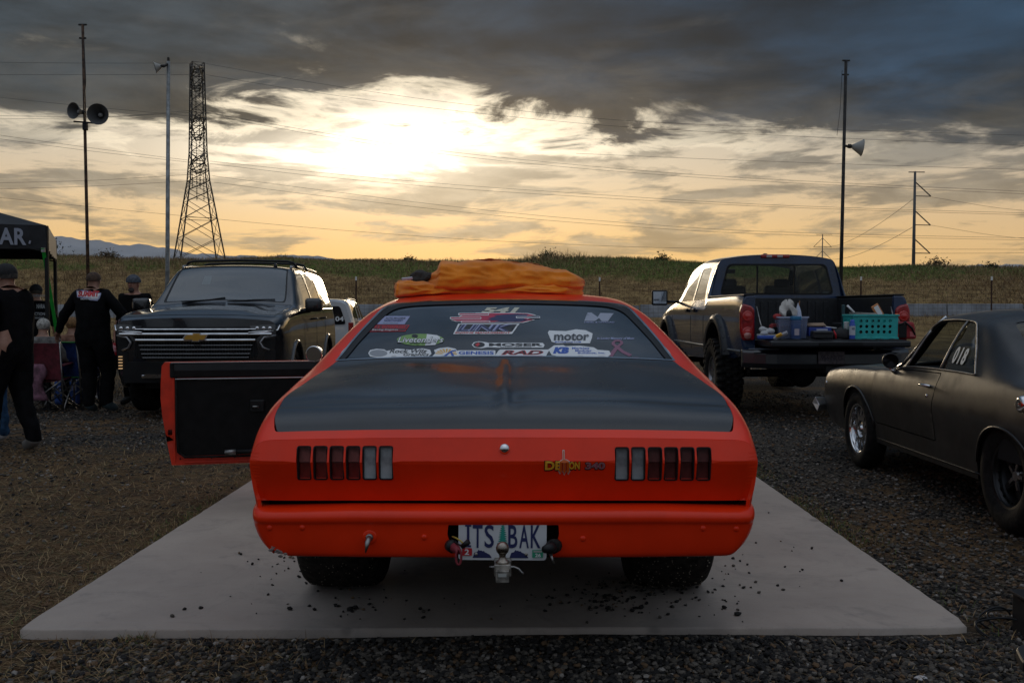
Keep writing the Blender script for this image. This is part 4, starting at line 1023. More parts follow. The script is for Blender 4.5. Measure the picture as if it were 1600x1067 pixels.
    txt(s, 'Merkleis', (894, 545, 921, 541.8), M_blue); txt(s, 'Modular', (899, 548.8, 925, 545.6), M_blue); txt(s, 'Buildings, Inc.', (903, 552.8, 946, 549.4), M_blue)
    nn = [(913, 500.6), (918, 487.6), (924, 487.6), (934, 494.5), (938, 488.2), (959, 488.6), (950, 500.9), (940, 501), (936, 496.4), (930, 500.8)]
    s = sheet('monogram_sticker', [nn], mat('frosted_print', (.36, .38, .46), .4)); T('DIESEL & OFFROAD', (913, 503.6, 960, 501.4), M_lav)
    T('In Loving Memory of Mom', (933, 530.6, 991, 525.8), M_lav, shear=.25)
    rb = [(956, 534), (960, 530.4), (967, 529.6), (973, 532), (974, 536), (968, 541), (975, 547), (988, 553), (984, 556), (972, 550.5), (965, 545), (960, 552.5), (957, 556.6), (952, 555), (954, 550), (961, 541.5), (956, 537.5)]
    hole = [(960.5, 534.5), (963, 532.4), (968, 532.6), (969.5, 535), (965, 538.8), (961.5, 537)]
    s = sheet('ribbon_sticker', [rb, hole], mat('ribbon_print', (.26, .10, .16), .4)); s['label'] = 'mauve memorial ribbon sticker'
    T('NEVER FORGOTTEN', (957, 558.6, 998, 557.2), M_pink)
stickers()
# ------------------------------------------------------------------ black sport utility vehicle, front towards the viewer
def flank_strip(sk, pts, w, name, m, parent, side=-1, off=.006, n=6):
    """round moulding laid on the flank through (y,z) points"""
    L = []
    for (y0, z0), (y1, z1) in zip(pts[:-1], pts[1:]):
        k = max(2, int(abs(y1-y0)/.08)+1)
        for i in range(k): L.append((y0+(y1-y0)*i/k, z0+(z1-z0)*i/k))
    L.append(pts[-1]); P = []
    for y, z in L:
        t = sk.tz(y, z, 0, 7.5); q = sk.fn(off)(np.array([y]), np.array([t]))[0]; P.append((q[0]*(1 if side < 0 else -1), q[1], q[2]))
    return MB().tube(P, w, n).build(name, m, parent, True)
def build_suv(name, label, loc, rotz, paint, detail=True, number=None, scale=1.):
    V_ = 'SUV'
    car = thing(name, label, 'suv', loc, rotz, scale=scale)
    sk = Skin([
     S(0.0, (.80, .44), (.86, .55), (.90, .74), (.925, .93), (.935, 1.04), (.92, 1.12), (.89, 1.15), (.85, 1.165), (.80, 1.17), (.4, 1.195), (0, 1.20)),
     S(.16, (.93, .38), (.975, .55), (.995, .80), (1.005, .97), (1.0, 1.08), (.985, 1.155), (.95, 1.20), (.90, 1.215), (.84, 1.22), (.4, 1.245), (0, 1.25)),
     S(.5, (.97, .34), (1.015, .55), (1.03, .80), (1.03, .98), (1.02, 1.11), (1.005, 1.20), (.965, 1.25), (.91, 1.268), (.84, 1.262), (.4, 1.285), (0, 1.30)),
     S(1.3, (.98, .33), (1.02, .55), (1.03, .80), (1.03, .98), (1.02, 1.13), (1.0, 1.26), (.95, 1.315), (.89, 1.335), (.80, 1.335), (.4, 1.365), (0, 1.38)),
     S(1.42, (.98, .33), (1.02, .55), (1.03, .80), (1.03, .98), (1.02, 1.13), (1.0, 1.27), (.94, 1.35), (.885, 1.39), (.80, 1.395), (.4, 1.42), (0, 1.43)),
     S(2.15, (.98, .33), (1.02, .55), (1.03, .80), (1.03, .98), (1.02, 1.13), (1.0, 1.27), (.90, 1.58), (.815, 1.80), (.735, 1.868), (.4, 1.905), (0, 1.915)),
     S(3.4, (.98, .33), (1.02, .55), (1.03, .80), (1.03, .98), (1.02, 1.13), (1.0, 1.28), (.91, 1.60), (.82, 1.83), (.74, 1.89), (.4, 1.928), (0, 1.938)),
     S(4.9, (.98, .35), (1.02, .56), (1.03, .80), (1.02, .98), (1.01, 1.13), (.98, 1.29), (.88, 1.60), (.79, 1.82), (.71, 1.875), (.4, 1.91), (0, 1.92)),
     S(5.28, (.90, .42), (.95, .58), (.96, .80), (.955, .98), (.945, 1.13), (.92, 1.28), (.82, 1.56), (.74, 1.76), (.67, 1.81), (.4, 1.845), (0, 1.855)),
    ]); C = sk.C; K2 = 2*C; mir = lambda l: [(y, K2-t) for y, t in l]
    A1, A2 = (.98, .45), (3.98, .45)
    low = [(0, 0)] + sk.arch(*A1, .45) + sk.arch(*A2, .45) + [(5.28, 0)]
    outer = low + [(y, K2-t) for y, t in low[::-1]]
    ws = rounded([(1.40, 8.0), (1.40, 12.0), (2.10, 12.0), (2.10, 8.0)], .06, .35)
    w1 = rounded([(1.62, 5.25), (1.72, 5.75), (2.13, 6.92), (2.62, 7.0), (2.70, 5.25)], .04, .3)
    w2 = rounded([(2.78, 5.25), (2.74, 7.0), (3.50, 7.0), (3.62, 5.25)], .04, .3)
    w3 = rounded([(3.72, 5.25), (3.62, 7.0), (4.62, 6.95), (4.95, 5.4)], .05, .3)
    hood = rounded([(.10, 7.1), (.10, K2-7.1), (1.36, K2-6.9), (1.36, 6.9)], .08, .35)
    wins = [w1, w2, w3]
    sk.panel('body', [outer, ws, hood] + wins + [mir(w) for w in wins], paint, car, solid=.02, du=.07, dv=.3)
    hood2 = rounded([(.106, 7.15), (.106, K2-7.15), (1.35, K2-6.95), (1.35, 6.95)], .08, .35)
    hf = sk.fn(.003)
    def hoodfn(y, T):
        X = hf(y, T); x = np.abs(X[:, 0]); X[:, 2] += .022*sstep(x, .62, .50)*sstep(y, 1.35, .9)*sstep(y, .1, .3); return X
    o = patch('hood', hoodfn, [hood2], .06, .25, paint, car, solid=.015); orient(o)
    tint = glassmat('tinted_side_glass', (.10, .11, .11), refl=.85); wgl = glassmat('suv_windscreen', (.45, .5, .5), ior=1.6, body=.3, bodycol=(.10, .14, .17), refl=1.6)  # windscreen's diffuse blue-grey paints in the reflected sky
    shr = lambda l: [(sum(p[0] for p in l)/len(l)+(a-sum(p[0] for p in l)/len(l))*1.01, b) for a, b in l]
    sk.panel('windscreen', [ws], wgl, car, off=-.008, solid=0)
    wi = rounded([(1.43, 8.12), (1.43, 11.88), (2.06, 11.88), (2.06, 8.12)], .06, .35)
    sk.panel('windscreen_border', [ws, wi], M_trim, car, off=-.005, solid=0, du=.05, dv=.15)
    for w in wins:
        for l, nm in ((w, 0), (mir(w), 1)): sk.panel('side_window', [l], tint, car, off=-.006, solid=0)
        sk.panel('window_trim', [w, [((a-3.3)*1.0+3.3 + (.02 if a < sum(p[0] for p in w)/len(w) else -.02), 6.1+(b-6.1)*.95) for a, b in w]], M_trim, car, side=1, off=-.002, solid=0, du=.05, dv=.15)
    # faces front and back
    for y0, nm in ((0.0, 'front_panel'), (5.28, 'rear_panel')):
        sec = sk.section(y0)
        sg = -1 if y0 == 0 else 1
        o = patch(nm, lambda u, v, s=sg, y0=y0: np.stack([u, y0 + s*.05*(1-np.abs(u)/1.0)**.6*(.6+.4*np.sin(np.clip((v-.44)/.76, 0, 1)*math.pi)), v], 1), [sec], .08, .06, paint, car)
        if sum(p.normal.y*p.area for p in o.data.polygons)*sg < 0: o.data.flip_normals()
        if not detail and y0 == 0: pass
    fy = lambda x, z, o_=0.: -.05*(1-abs(x)/1.0)**.6*(.6+.4*math.sin(max(0, min(1, (z-.44)/.76))*math.pi)) - o_
    if detail:
        DZ = -.04
        old_ = set(car.children)
        def face(name, loop, m, o_, solid=.0, du=.08, dv=.08):
            def f(u, v):
                return np.array([(a, fy(a, b, o_), b) for a, b in zip(u, v)])
            ob = patch(name, f, [loop] if not isinstance(loop[0], list) else loop, du, dv, m, car, solid=solid, off=0)
            if sum(p.normal.y*p.area for p in ob.data.polygons) > 0: ob.data.flip_normals()
            return ob
        gr = [(-.76, 1.13), (.76, 1.13), (.78, 1.05), (.70, .985), (.73, .80), (.60, .745), (-.60, .745), (-.73, .80), (-.70, .985), (-.78, 1.05)]
        g = face('grille', gr, M_dark, .006)
        mesh_ = MB()
        for k in range(44):
            x = -.70+k*1.4/43; mesh_.box((x, fy(x, .9, .010), .90), (.008, .008, .28))
        mesh_.build('grille_mesh', M_trim, g, kind='stuff')
        def bar(z, w, h, m, nm, o_=.02, curve=.0, par=None):
            mb = MB(); R = []
            for x in np.linspace(-w, w, 25):
                y = fy(x, z, o_); zz = z - curve*(abs(x)/w)**2
                R.append([(x, y-.010, zz-h/2), (x, y-.016, zz), (x, y-.010, zz+h/2), (x, y+.03, zz+h/2), (x, y+.03, zz-h/2)])
            return mb.rings(R).build(nm, m, par or car, False, bevel=.002)
        bar(1.105, .72, .014, M_chrome, 'grille_bar', .022); bar(1.045, .89, .032, M_chrome, 'main_grille_bar', .035, .0); bar(.975, .70, .030, M_chrome, 'main_grille_bar', .035)
        for z in (.915, .865, .815, .77): bar(z, .665-(.915-z)*.3, .009, M_chrome, 'grille_bar', .018)
        for sx in (-1, 1):
            hx = lambda l: [(sx*a, b) for a, b in l]
            hl = face('headlight', hx([(.63, 1.145), (.93, 1.165), (.93, 1.10), (.66, 1.075)]), mat('headlight_lens', (.05, .055, .06), .08, coat=1., spec=.8), .012, .02)
            for k in range(3): MB().lathe([(.001, -.008), (.016, -.007), (.022, 0)], 12, 'y', c=(sx*(.72+k*.075), fy(.8, 1.12, .034), 1.115)).build('headlight_bulb', M_chrome, hl, True)
            MB().tube([(sx*.62, fy(.62, 1.07, .05), 1.066), (sx*.80, fy(.8, 1.07, .03), 1.072), (sx*.95, .02, 1.09), (sx*.97, .05, 1.15)], .012, 6).build('headlight_chrome', M_chrome, hl, True)
            MB().tube([(sx*.93, .0, 1.03), (sx*.80, fy(.8, 1., .03), 1.01), (sx*.755, fy(.755, .95, .035), .95), (sx*.785, fy(.785, .88, .03), .885), (sx*.86, fy(.86, .84, .02), .855)], .020, 6, flat=.6).build('bumper_blade', mat('satin_silver', (.35, .35, .36), .35, .8), car, True)
            face('bumper_pocket', hx([(.93, 1.0), (.80, .985), (.78, .94), (.81, .88), (.92, .86)]), M_dark, .008)
            fo = face('fog_vent', hx([(.80, .84), (.93, .86), (.92, .62), (.86, .60), (.80, .70)]), M_trim, .004)
            if sx < 0:
                for k in range(5): MB().box((-.885, fy(.885, .7, .02), .64+k*.035), (.04, .03, .012)).build('running_light', mat('warm_running_light', (.6, .4, .2), .3, emis=(1, .62, .3, .35)), fo)
        face('lower_bumper', [(-.80, .72), (.80, .72), (.86, .60), (.84, .47), (-.84, .47), (-.86, .60)], M_trim, .012, .02)
        ob = MB().box((0, -.075, .55), (1.25, .03, .035)).build('skid_plate_edge', M_chrome, car, bevel=.008)
        MB().add([(-.62, -.095, .53), (-.34, -.095, .53), (-.36, -.10, .575), (-.58, -.10, .575)], [(0, 1, 2, 3)]).build('skid_plate_corner', M_chrome, car)
        # gold bow-shaped emblem
        cx, cz = .02, 1.01; yb = fy(0, 1.0, .062)
        em = [(-.145, .012), (-.118, .034), (-.038, .034), (-.046, .052), (.052, .052), (.046, .034), (.145, .034), (.118, -.010), (.104, -.034), (.030, -.034), (.036, -.052), (-.052, -.052), (-.046, -.034), (-.145, -.034), (-.160, -.012)]
        M = Matrix(((1, 0, 0, cx), (0, 0, -1, yb), (0, 1, 0, cz), (0, 0, 0, 1)))
        eb = MB().prism([(a*.98, b*1.02) for a, b in em], -.012, .004, M).build('emblem_rim', M_chrome, car, bevel=.002)
        MB().prism([(a*.86, b*.80) for a, b in em], .004, .010, M).build('emblem', mat('gold_emblem', (.62, .34, .06), .3, .6), eb, bevel=.002)
        for ch in car.children:
            if ch not in old_: ch.location.z += DZ
        # wipers, vent, antenna, racks
        for pts in ([(-.55, 1.37, 1.40), (-.2, 1.41, 1.425), (.0, 1.46, 1.455)], [(.05, 1.37, 1.405), (.4, 1.41, 1.425), (.66, 1.45, 1.43)]): MB().tube(pts, .010, 6).build('wiper', M_trim, car, True)
        MB().tube([(.54, 2.15, 1.885), (.53, 2.2, 1.93), (.545, 2.26, 1.965)], [.03, .018, .004], 8).build('roof_antenna', M_trim, car, True)
        for y in (2.45, 3.35):
            MB().tube([(-.80, y, 1.88), (-.74, y, 1.965), (-.66, y, 1.985), (.0, y, 2.0), (.66, y, 1.985), (.74, y, 1.965), (.80, y, 1.88)], .024, 8, flat=.7).build('roof_bar', M_trim, car, True)
        pl = mat('paper_permit', (.30, .36, .38), .6); wfn = sk.fn(-.016)
        patch('paper_permit', lambda u, v: wfn(u, v), [[(1.72, 9.05), (1.72, 9.35), (1.86, 9.33), (1.86, 9.08)]], .1, .2, pl, car)
    for sx in (-1, 1):
        P = []
        for y in np.linspace(2.2, 4.7, 12): q = sk.raw(y, 7.9)[0]; P.append((-q[0]*sx, y, q[2]+.035))
        MB().tube([(P[0][0], P[0][1], P[0][2]-.04)] + P + [(P[-1][0], P[-1][1], P[-1][2]-.04)], .018, 8).build('roof_rail', mat('satin_silver', (.35, .35, .36), .35, .8), car, True)
        mb = MB(); c = Vector((sx*1.15, 1.62, 1.35))
        mb.rings([[(c.x+sx*a, c.y+y, c.z+b) for a, b in rrect(-.115*k, -.085*k, .115*k, .10*k, .05*k)] for y, k in ((-.10, .55), (-.085, .85), (-.03, 1.), (.05, .98), (.06, .9))])
        mr = mb.build('door_mirror', mat('mirror_shell', (.012, .012, .013), .25, coat=.5), car, True); smooth_by_angle(mr, 50)
        MB().tube([(sx*.98, 1.60, 1.27), (sx*1.10, 1.62, 1.29)], .035, 8).build('mirror_arm', M_trim, mr, True)
        MB().box((sx*1.15, 1.685, 1.36), (.20, .004, .15)).build('mirror_glass', mat('mirror_face', (.55, .60, .68), .05, 1.), mr)
    # belt moulding, handles, door lines on the visible flank
    for sx in (-1, 1):
        flank_strip(sk, [(1.60, 1.285), (4.9, 1.31)], .009, 'belt_moulding', M_chrome if detail else M_trim, car, -sx, .004)
        for y in (2.50, 3.45):
            q = sk.fn(.012)(np.array([y]), np.array([4.25]))[0]; hb = MB().tube([(-q[0]*sx-.0*sx, y-.10, q[2]), (-q[0]*sx+.03*sx, y-.06, q[2]), (-q[0]*sx+.035*sx, y+.05, q[2]), (-q[0]*sx, y+.09, q[2])], .014, 8).build('door_handle', M_trim if detail else M_chrome, car, True)
        for y, z1 in ((1.60, 1.28), (2.74, 1.28), (3.68, 1.28)):
            flank_strip(sk, [(y, .45), (y, .8), (y, z1)], .0045, 'door_gap', M_dark, car, -sx, -.001, 4)
        for A in (A1, A2):
            P = [sk.fn(.004)(np.array([y]), np.array([t]))[0] for y, t in sk.arch(*A, .44)[1:-1]]; MB().tube([(-p[0]*sx, p[1], p[2]) for p in P], .020, 8).build('arch_lip', paint, car, True)
        flank_strip(sk, [(1.5, .45), (3.5, .45)], .03, 'sill_step', M_trim, car, -sx, .01)
    for sx in (-1, 1):
        for A, nm in ((A1, 'front_wheel'), (A2, 'rear_wheel')): make_wheel(car, sx*.87, A[0], .405, .275, .27, sx, 'alloy6', M_rubber, nm)
    MB().box((0, 2.6, .55), (1.7, 4.6, .25)).build('underbody', M_dark, car); 
    MB().box((0, .75, .75), (1.3, 1.2, .8)).build('engine_bay', M_dark, car)
    mb = MB(); mb.box((0, 1.55, 1.14), (1.75, .45, .42)); mb.build('dashboard', M_vinyl, car, bevel=.06)
    for sx in (-1, 1):
        for y in (2.45, 3.5):
            mb = MB(); mb.box((sx*.42, y, .92), (.55, .55, .16)); mb.box((sx*.42, y+.28, 1.22), (.52, .15, .62), (-.2, 0, 0)); mb.box((sx*.42, y+.36, 1.60), (.28, .10, .18)); mb.build('seat', mat('dark_seat', (.03, .03, .032), .7), car, bevel=.05)
    st = MB(); st.tube([(.42+.19*math.cos(a), 1.86-.06*math.sin(a), 1.30+.17*math.sin(a)) for a in np.linspace(0, 6.283, 24)], .015, 6); st.build('steering_wheel', M_trim, car, True)
    if not detail:
        rwl = rounded([(-.78, 1.24), (.78, 1.24), (.62, 1.72), (-.62, 1.72)], .08)
        rw_ = patch('rear_window', lambda u, v: np.stack([u, 5.28+.056*(1-np.abs(u)/1.)**.6+.006-.16*np.clip(v-1.2, 0, 1)*0, v], 1), [rwl], .1, .1, M_bglass, car, solid=.004, off=1)
        lettering('window_number', number, (-.50, 1.32, -.72, 1.45), lambda u, v: np.stack([u, 5.28+.056*(1-np.abs(u)/1.)**.6+.016, v], 1), M_white, rw_, bold=.03)
        for sx in (-1, 1):
            MB().box((sx*.90, 5.27, 1.12), (.14, .06, .34)).build('tail_lamp', M_tail, car, bevel=.02)
    return car
M_suvp = mat('black_suv_paint', (.008, .009, .012), .16, coat=1., nscale=3, namp=.2, bump=.006, bscale=5, croug=.03, rvar=.05)
fl = at(175, 640, 11.75); fr = at(455, 640, 11.75)
SUV = build_suv('parked_suv', 'black full-size SUV with chrome grille bars and gold emblem, facing the camera', ((fl.x+fr.x)/2-.08, 11.85, .0), rad(3.0), M_suvp)
WSUV = build_suv('parked_suv', 'small white SUV mostly hidden behind the black SUV', (at(508, 500, 20).x-.35, 23.4, gz(-4, 22)-.12), rad(184), mat('white_suv_paint', (.55, .56, .57), .25, coat=.8), False, '04', .74)

# ------------------------------------------------------------------ dark blue pickup, tailgate down
def build_truck():
    tl = at(1150, 600, 11.9); car = thing('pickup_truck', 'lifted dark blue pickup with its tailgate down and bed full of gear', 'pickup truck', (tl.x+1.05, 11.9, .0), rad(1.2))
    P = mat('dark_blue_truck_paint', (.008, .028, .080), .2, coat=1., nscale=3, namp=.2, bump=.006, bscale=5, croug=.04, rvar=.06)
    sk = Skin([
     S(0.0, (.95, .78), (.985, .86), (1.0, 1.0), (1.005, 1.14), (1.0, 1.27), (.985, 1.40), (.96, 1.445), (.94, 1.455), (.91, 1.46), (.4, 1.46), (0, 1.46)),
     S(.25, (.96, .72), (1.0, .82), (1.015, .98), (1.015, 1.12), (1.01, 1.27), (.995, 1.41), (.97, 1.465), (.94, 1.475), (.91, 1.48), (.4, 1.48), (0, 1.48)),
     S(1.95, (.96, .62), (1.0, .76), (1.015, .98), (1.015, 1.12), (1.01, 1.27), (.995, 1.40), (.97, 1.45), (.94, 1.46), (.91, 1.465), (.4, 1.465), (0, 1.465)),
     S(2.0, (.96, .62), (1.0, .76), (1.015, .98), (1.015, 1.12), (1.01, 1.27), (.985, 1.40), (.93, 1.62), (.84, 1.88), (.775, 1.985), (.4, 2.045), (0, 2.06)),
     S(2.9, (.96, .60), (1.0, .75), (1.015, .98), (1.015, 1.12), (1.01, 1.27), (.985, 1.39), (.92, 1.62), (.83, 1.90), (.76, 2.01), (.4, 2.075), (0, 2.09)),
     S(3.75, (.96, .60), (1.0, .75), (1.015, .98), (1.015, 1.12), (1.01, 1.26), (.985, 1.38), (.92, 1.60), (.82, 1.86), (.74, 1.955), (.4, 2.01), (0, 2.02)),
     S(4.45, (.96, .60), (1.0, .75), (1.015, .98), (1.015, 1.12), (1.01, 1.25), (.985, 1.36), (.93, 1.41), (.87, 1.43), (.78, 1.44), (.4, 1.46), (0, 1.47)),
     S(5.1, (.96, .60), (1.0, .75), (1.01, .96), (1.01, 1.08), (1.0, 1.20), (.97, 1.29), (.90, 1.34), (.82, 1.37), (.72, 1.39), (.4, 1.41), (0, 1.42)),
     S(5.85, (.92, .62), (.95, .75), (.96, .92), (.955, 1.04), (.94, 1.13), (.91, 1.20), (.84, 1.24), (.78, 1.27), (.70, 1.29), (.4, 1.31), (0, 1.32)),
    ]); C = sk.C; K2 = 2*C; mir = lambda l: [(y, K2-t) for y, t in l]
    A1, A2 = (1.22, .66), (4.85, .62)
    low = [(0, 0)] + sk.arch(*A1, .50) + sk.arch(*A2, .50) + [(5.85, 0)]
    outer = low + [(y, K2-t) for y, t in low[::-1]]
    bed = [(-.01, 7.2), (1.97, 7.2), (1.97, K2-7.2), (-.01, K2-7.2)]
    # the bed is open, so the tail edge of the skin follows the rails
    outer = low + [(5.85, K2)][:0] + [(y, K2-t) for y, t in low[::-1]]
    outer = low + mir(low)[::-1]
    outer = outer + [(0.0, K2-7.2), (2.0, K2-7.2), (2.0, 7.2), (0.0, 7.2)]
    w1 = rounded([(2.98, 5.2), (2.98, 6.95), (3.62, 6.95), (4.28, 5.5), (4.28, 5.2)], .05, .3)
    w2 = rounded([(2.14, 5.2), (2.30, 6.95), (2.90, 6.95), (2.90, 5.2)], .05, .3)
    ws = rounded([(3.80, 8.0), (4.40, 7.7), (4.40, K2-7.7), (3.80, K2-8.0)], .06, .35)
    sk.panel('body', [outer, w1, w2, mir(w1), mir(w2), ws], P, car, solid=.02, du=.07, dv=.3)
    tint = glassmat('truck_side_glass', (.28, .30, .28), refl=.8); 
    for w in (w1, w2, mir(w1), mir(w2)): sk.panel('side_window', [w], tint, car, off=-.006, solid=0)
    sk.panel('windscreen', [ws], glassmat('windscreen_glass', (.55, .6, .6)), car, off=-.006, solid=0)
    # cab back wall with window
    sec = [(x, z) for x, z in sk.section(2.01) if z > 1.38]
    rw = rounded([(-.80, 1.50), (.80, 1.50), (.69, 1.93), (-.69, 1.93)], .07)
    bk = lambda off=0.: (lambda u, v: np.stack([u, 2.0 + .02*(v-1.46) - off - .03*(1-(u/.95)**2), v], 1))
    o = patch('cab_back', bk(), [sec, rw], .1, .08, P, car, solid=.02)
    if sum(p.normal.y*p.area for p in o.data.polygons) > 0: o.data.flip_normals()
    tg = glassmat('tinted_rear_glass', (.75, .80, .75), ior=1.4); patch('rear_window', bk(-.004), [rw], .2, .2, tg, car)
    rwi = rounded([(-.775, 1.525), (.775, 1.525), (.67, 1.905), (-.67, 1.905)], .07); patch('window_seal', bk(.003), [rw, rwi], .1, .08, M_trim, car)
    MB().box((-.28, 1.975, 1.71), (.022, .016, .38)).build('slider_frame', M_trim, car); MB().box((.24, 1.975, 1.71), (.022, .016, .38)).build('slider_frame', M_trim, car)
    patch('dark_pane', bk(-.002), [rounded([(.25, 1.53), (.775, 1.53), (.67, 1.90), (.25, 1.90)], .05)], .2, .2, glassmat('smoked_pane', (.35, .37, .35)), car)
    # third brake lamp and roof antenna
    br = MB().box((-.03, 1.985, 2.035), (.40, .06, .05)).build('brake_lamp', mat('brake_lens', (.30, .012, .010), .2, coat=.8), car, bevel=.015)
    for x in (-.12, .03): MB().box((x, 1.952, 2.032), (.075, .008, .03)).build('cargo_lens', M_rev, br, bevel=.004)
    MB().lathe([(.001, 2.11), (.03, 2.105), (.04, 2.07)], 12, c=(.0, 2.6, 0)).build('roof_marker', M_trim, car, True)
    # bed interior
    ml = mat('bed_liner', (.012, .013, .016), .6, nscale=20, namp=.3, bump=.3, bscale=40)
    fb = MB(); fb.box((0, 1.0, .90), (1.5, 1.98, .05))
    for k in range(13): fb.box((-.66+k*.11, 1.0, .930), (.045, 1.9, .012))
    fb.build('bed_floor', ml, car)
    wb = MB(); wb.box((0, 1.955, 1.19), (1.78, .04, .53))
    for k in range(13): wb.box((-.66+k*.11, 1.93, 1.19), (.05, .02, .44))
    wb.build('bed_front_wall', ml, car, bevel=.006)
    for sx in (-1, 1):
        mb = MB(); mb.box((sx*.86, 1.0, 1.19), (.05, 1.96, .53)); mb.box((sx*.76, 1.22, 1.02), (.2, .95, .20)); mb.build('bed_side_wall', ml, car, bevel=.02)
        MB().box((sx*.90, 1.0, 1.472), (.13, 1.98, .022)).build('rail_cap', M_trim, car, bevel=.008)
    # tail ends of the bed sides, lamps
    for sx in (-1, 1):
        y = -.004
        pe = [(.83, .80), (.955, .78), (1.0, 1.0), (1.0, 1.25), (.985, 1.40), (.94, 1.458), (.83, 1.46)]
        M = Matrix(((sx, 0, 0, 0), (0, 0, 1, 0), (0, 1, 0, 0), (0, 0, 0, 1)))
        MB().prism(pe, -.012, .05, M).build('bed_corner', P, car, bevel=.01)
        lp = rounded([(.845, .93), (.99, .93), (1.02, 1.05), (1.02, 1.28), (.99, 1.37), (.88, 1.34), (.845, 1.30)], .03)
        o = MB().prism(lp, -.045, .04, M).build('tail_lamp', mat('truck_lamp_red', (.34, .010, .012), .15, coat=1., nscale=30, namp=.2), car, bevel=.02, smooth=False)
        for z, nm, r in ((1.22, 'lamp_bowl', .062), (1.03, 'lamp_bowl', .062)):
            MB().lathe([(r, -.05), (r*.93, -.062), (r*.8, -.058), (r*.5, -.066), (.001, -.07)], 20, 'y', c=(sx*.935, 0, z)).build(nm, mat('truck_lamp_bright', (.50, .02, .015), .12, coat=1.), o, True)
        MB().lathe([(.001, -.074), (.038, -.068), (.044, -.062)], 16, 'y', c=(sx*.935, 0, .99)).build('reversing_lens', mat('pinkish_lens', (.45, .18, .15), .2, coat=1.), o, True)
    # tailgate lies flat
    tgm = MB(); tgm.box((0, -.30, .905), (1.62, .56, .075)); 
    to = tgm.build('tailgate', mat('tailgate_black', (.007, .008, .011), .4, coat=.2), car, bevel=.02)
    MB().box((0, -.30, .947), (1.50, .50, .012)).build('tailgate_liner', ml, to, bevel=.004)
    for k in range(9): MB().box((-.64+k*.16, -.30, .957), (.06, .46, .010)).build('liner_rib', ml, to, bevel=.003)
    MB().box((.0, -.585, .905), (.5, .012, .045)).build('tailgate_edge', M_trim, to, bevel=.006)
    for sx in (-1, 1): MB().tube([(sx*.81, .02, 1.33), (sx*.80, -.12, 1.14), (sx*.79, -.28, .975)], .008, 6).build('tailgate_cable', M_steel, to, True)
    # bumper
    bp = MB(); pr = [(-.20, .60), (-.24, .66), (-.235, .78), (-.20, .815), (-.02, .815), (-.02, .62)]
    R = []
    for x in np.linspace(-1.0, 1.0, 17):
        d = .16*(abs(x))**4; zz = .03*max(0, abs(x)-.7); R.append([(x, a+d*(1 if a < -.1 else .1), b+zz) for a, b in pr])
    bo = bp.rings(R).build('rear_bumper', mat('truck_bumper_black', (.012, .014, .018), .3, coat=.5), car, bevel=.012)
    for sx in (-1, 1): MB().box((sx*.78, -.21, .835), (.34, .10, .014)).build('step_pad', mat('step_pad_grey', (.10, .12, .15), .5), bo, bevel=.004)
    pm2 = MB().box((.0, -.262, .735), (.31, .008, .15)).build('licence_plate', mat('dim_plate', (.13, .11, .12), .6, nscale=30, namp=.3), bo, bevel=.004)
    lettering('plate_digits', '956 NLC', (-.125, .70, .12, .765), lambda u, v: np.stack([u, np.full(np.shape(u), -.2675), v], 1), mat('dim_digits', (.05, .04, .06), .6), bo, bold=.02)
    # arch flares
    mf = mat('flare_plastic', (.012, .013, .016), .42, nscale=15, namp=.2)
    for A in (A1, A2):
        for sx in (-1, 1):
            R = []
            ar = sk.arch(A[0], A[1], .50, n=26)
            for k in range(1, 26):
                a = math.pi*k/26; cy, cz = A; r0, r1 = .47, .60
                y0, z0 = cy-r0*math.cos(a), cz+r0*math.sin(a); y1, z1 = cy-r1*math.cos(a), cz+(r1)*math.sin(a)*.98
                z0 = max(z0, .66); z1 = max(z1, .66); xo = 1.0; xi = float(abs(sk.raw(y1, sk.tz(y1, z1))[0, 0]))
                R.append([(sx*(xi-.01), y1, z1), (sx*(xo+.055), y1*.8+y0*.2, z1*.8+z0*.2), (sx*(xo+.085), y1*.4+y0*.6, z1*.4+z0*.6), (sx*(xo+.07), y0, z0), (sx*.93, y0, z0)])
            fo = MB().rings(R, closed=True).build('arch_flare', mf, car, True); smooth_by_angle(fo, 50)
            for k in range(9):
                a = math.pi*(k+.7)/10; MB().lathe([(.014, 0), (.012, .010), (.001, .014)], 8, 'x', c=(sx*(1.055), A[0]-.575*math.cos(a), A[1]+.565*math.sin(a))).build('flare_bolt', M_steel, fo)
            make_wheel(car, sx*.93, A[0], .455, .33, .22, sx, 'offroad', M_rubber, 'wheel')
    # flank details
    for sx in (-1, 1):
        for y in (3.16, 2.30+.35):
            q = sk.fn(.02)(np.array([y]), np.array([4.1]))[0]; MB().box((-q[0]*sx*-1*-1 if False else sx*abs(q[0]), y, q[2]), (.035, .15, .055)).build('door_handle', M_trim, car, bevel=.015)
        for y in (2.06, 2.94, 4.42): flank_strip(sk, [(y, .72), (y, 1.0), (y, 1.37)], .005, 'door_gap', M_dark, car, sx, -.001, 4)
        flank_strip(sk, [(.1, .80), (.66, .80)], .012, 'side_moulding', M_galv, car, sx, .006); flank_strip(sk, [(1.80, .80), (4.25, .80)], .012, 'side_moulding', M_galv, car, sx, .006)
        mb = MB(); c = Vector((sx*1.30, 4.02, 1.47))
        mb.rings([[(c.x+sx*a, c.y+y, c.z+b) for a, b in rrect(-.125*k, -.11*k, .125*k, .13*k, .035*k)] for y, k in ((-.06, .94), (-.05, 1.), (.0, .98), (.07, .8), (.09, .55))])
        mr = mb.build('tow_mirror', M_trim, car, True); smooth_by_angle(mr, 50)
        MB().box((c.x, c.y-.0615, c.z+.01), (.21, .004, .19)).build('mirror_glass', mat('mirror_face', (.55, .60, .68), .05, 1.), mr, bevel=.0015)
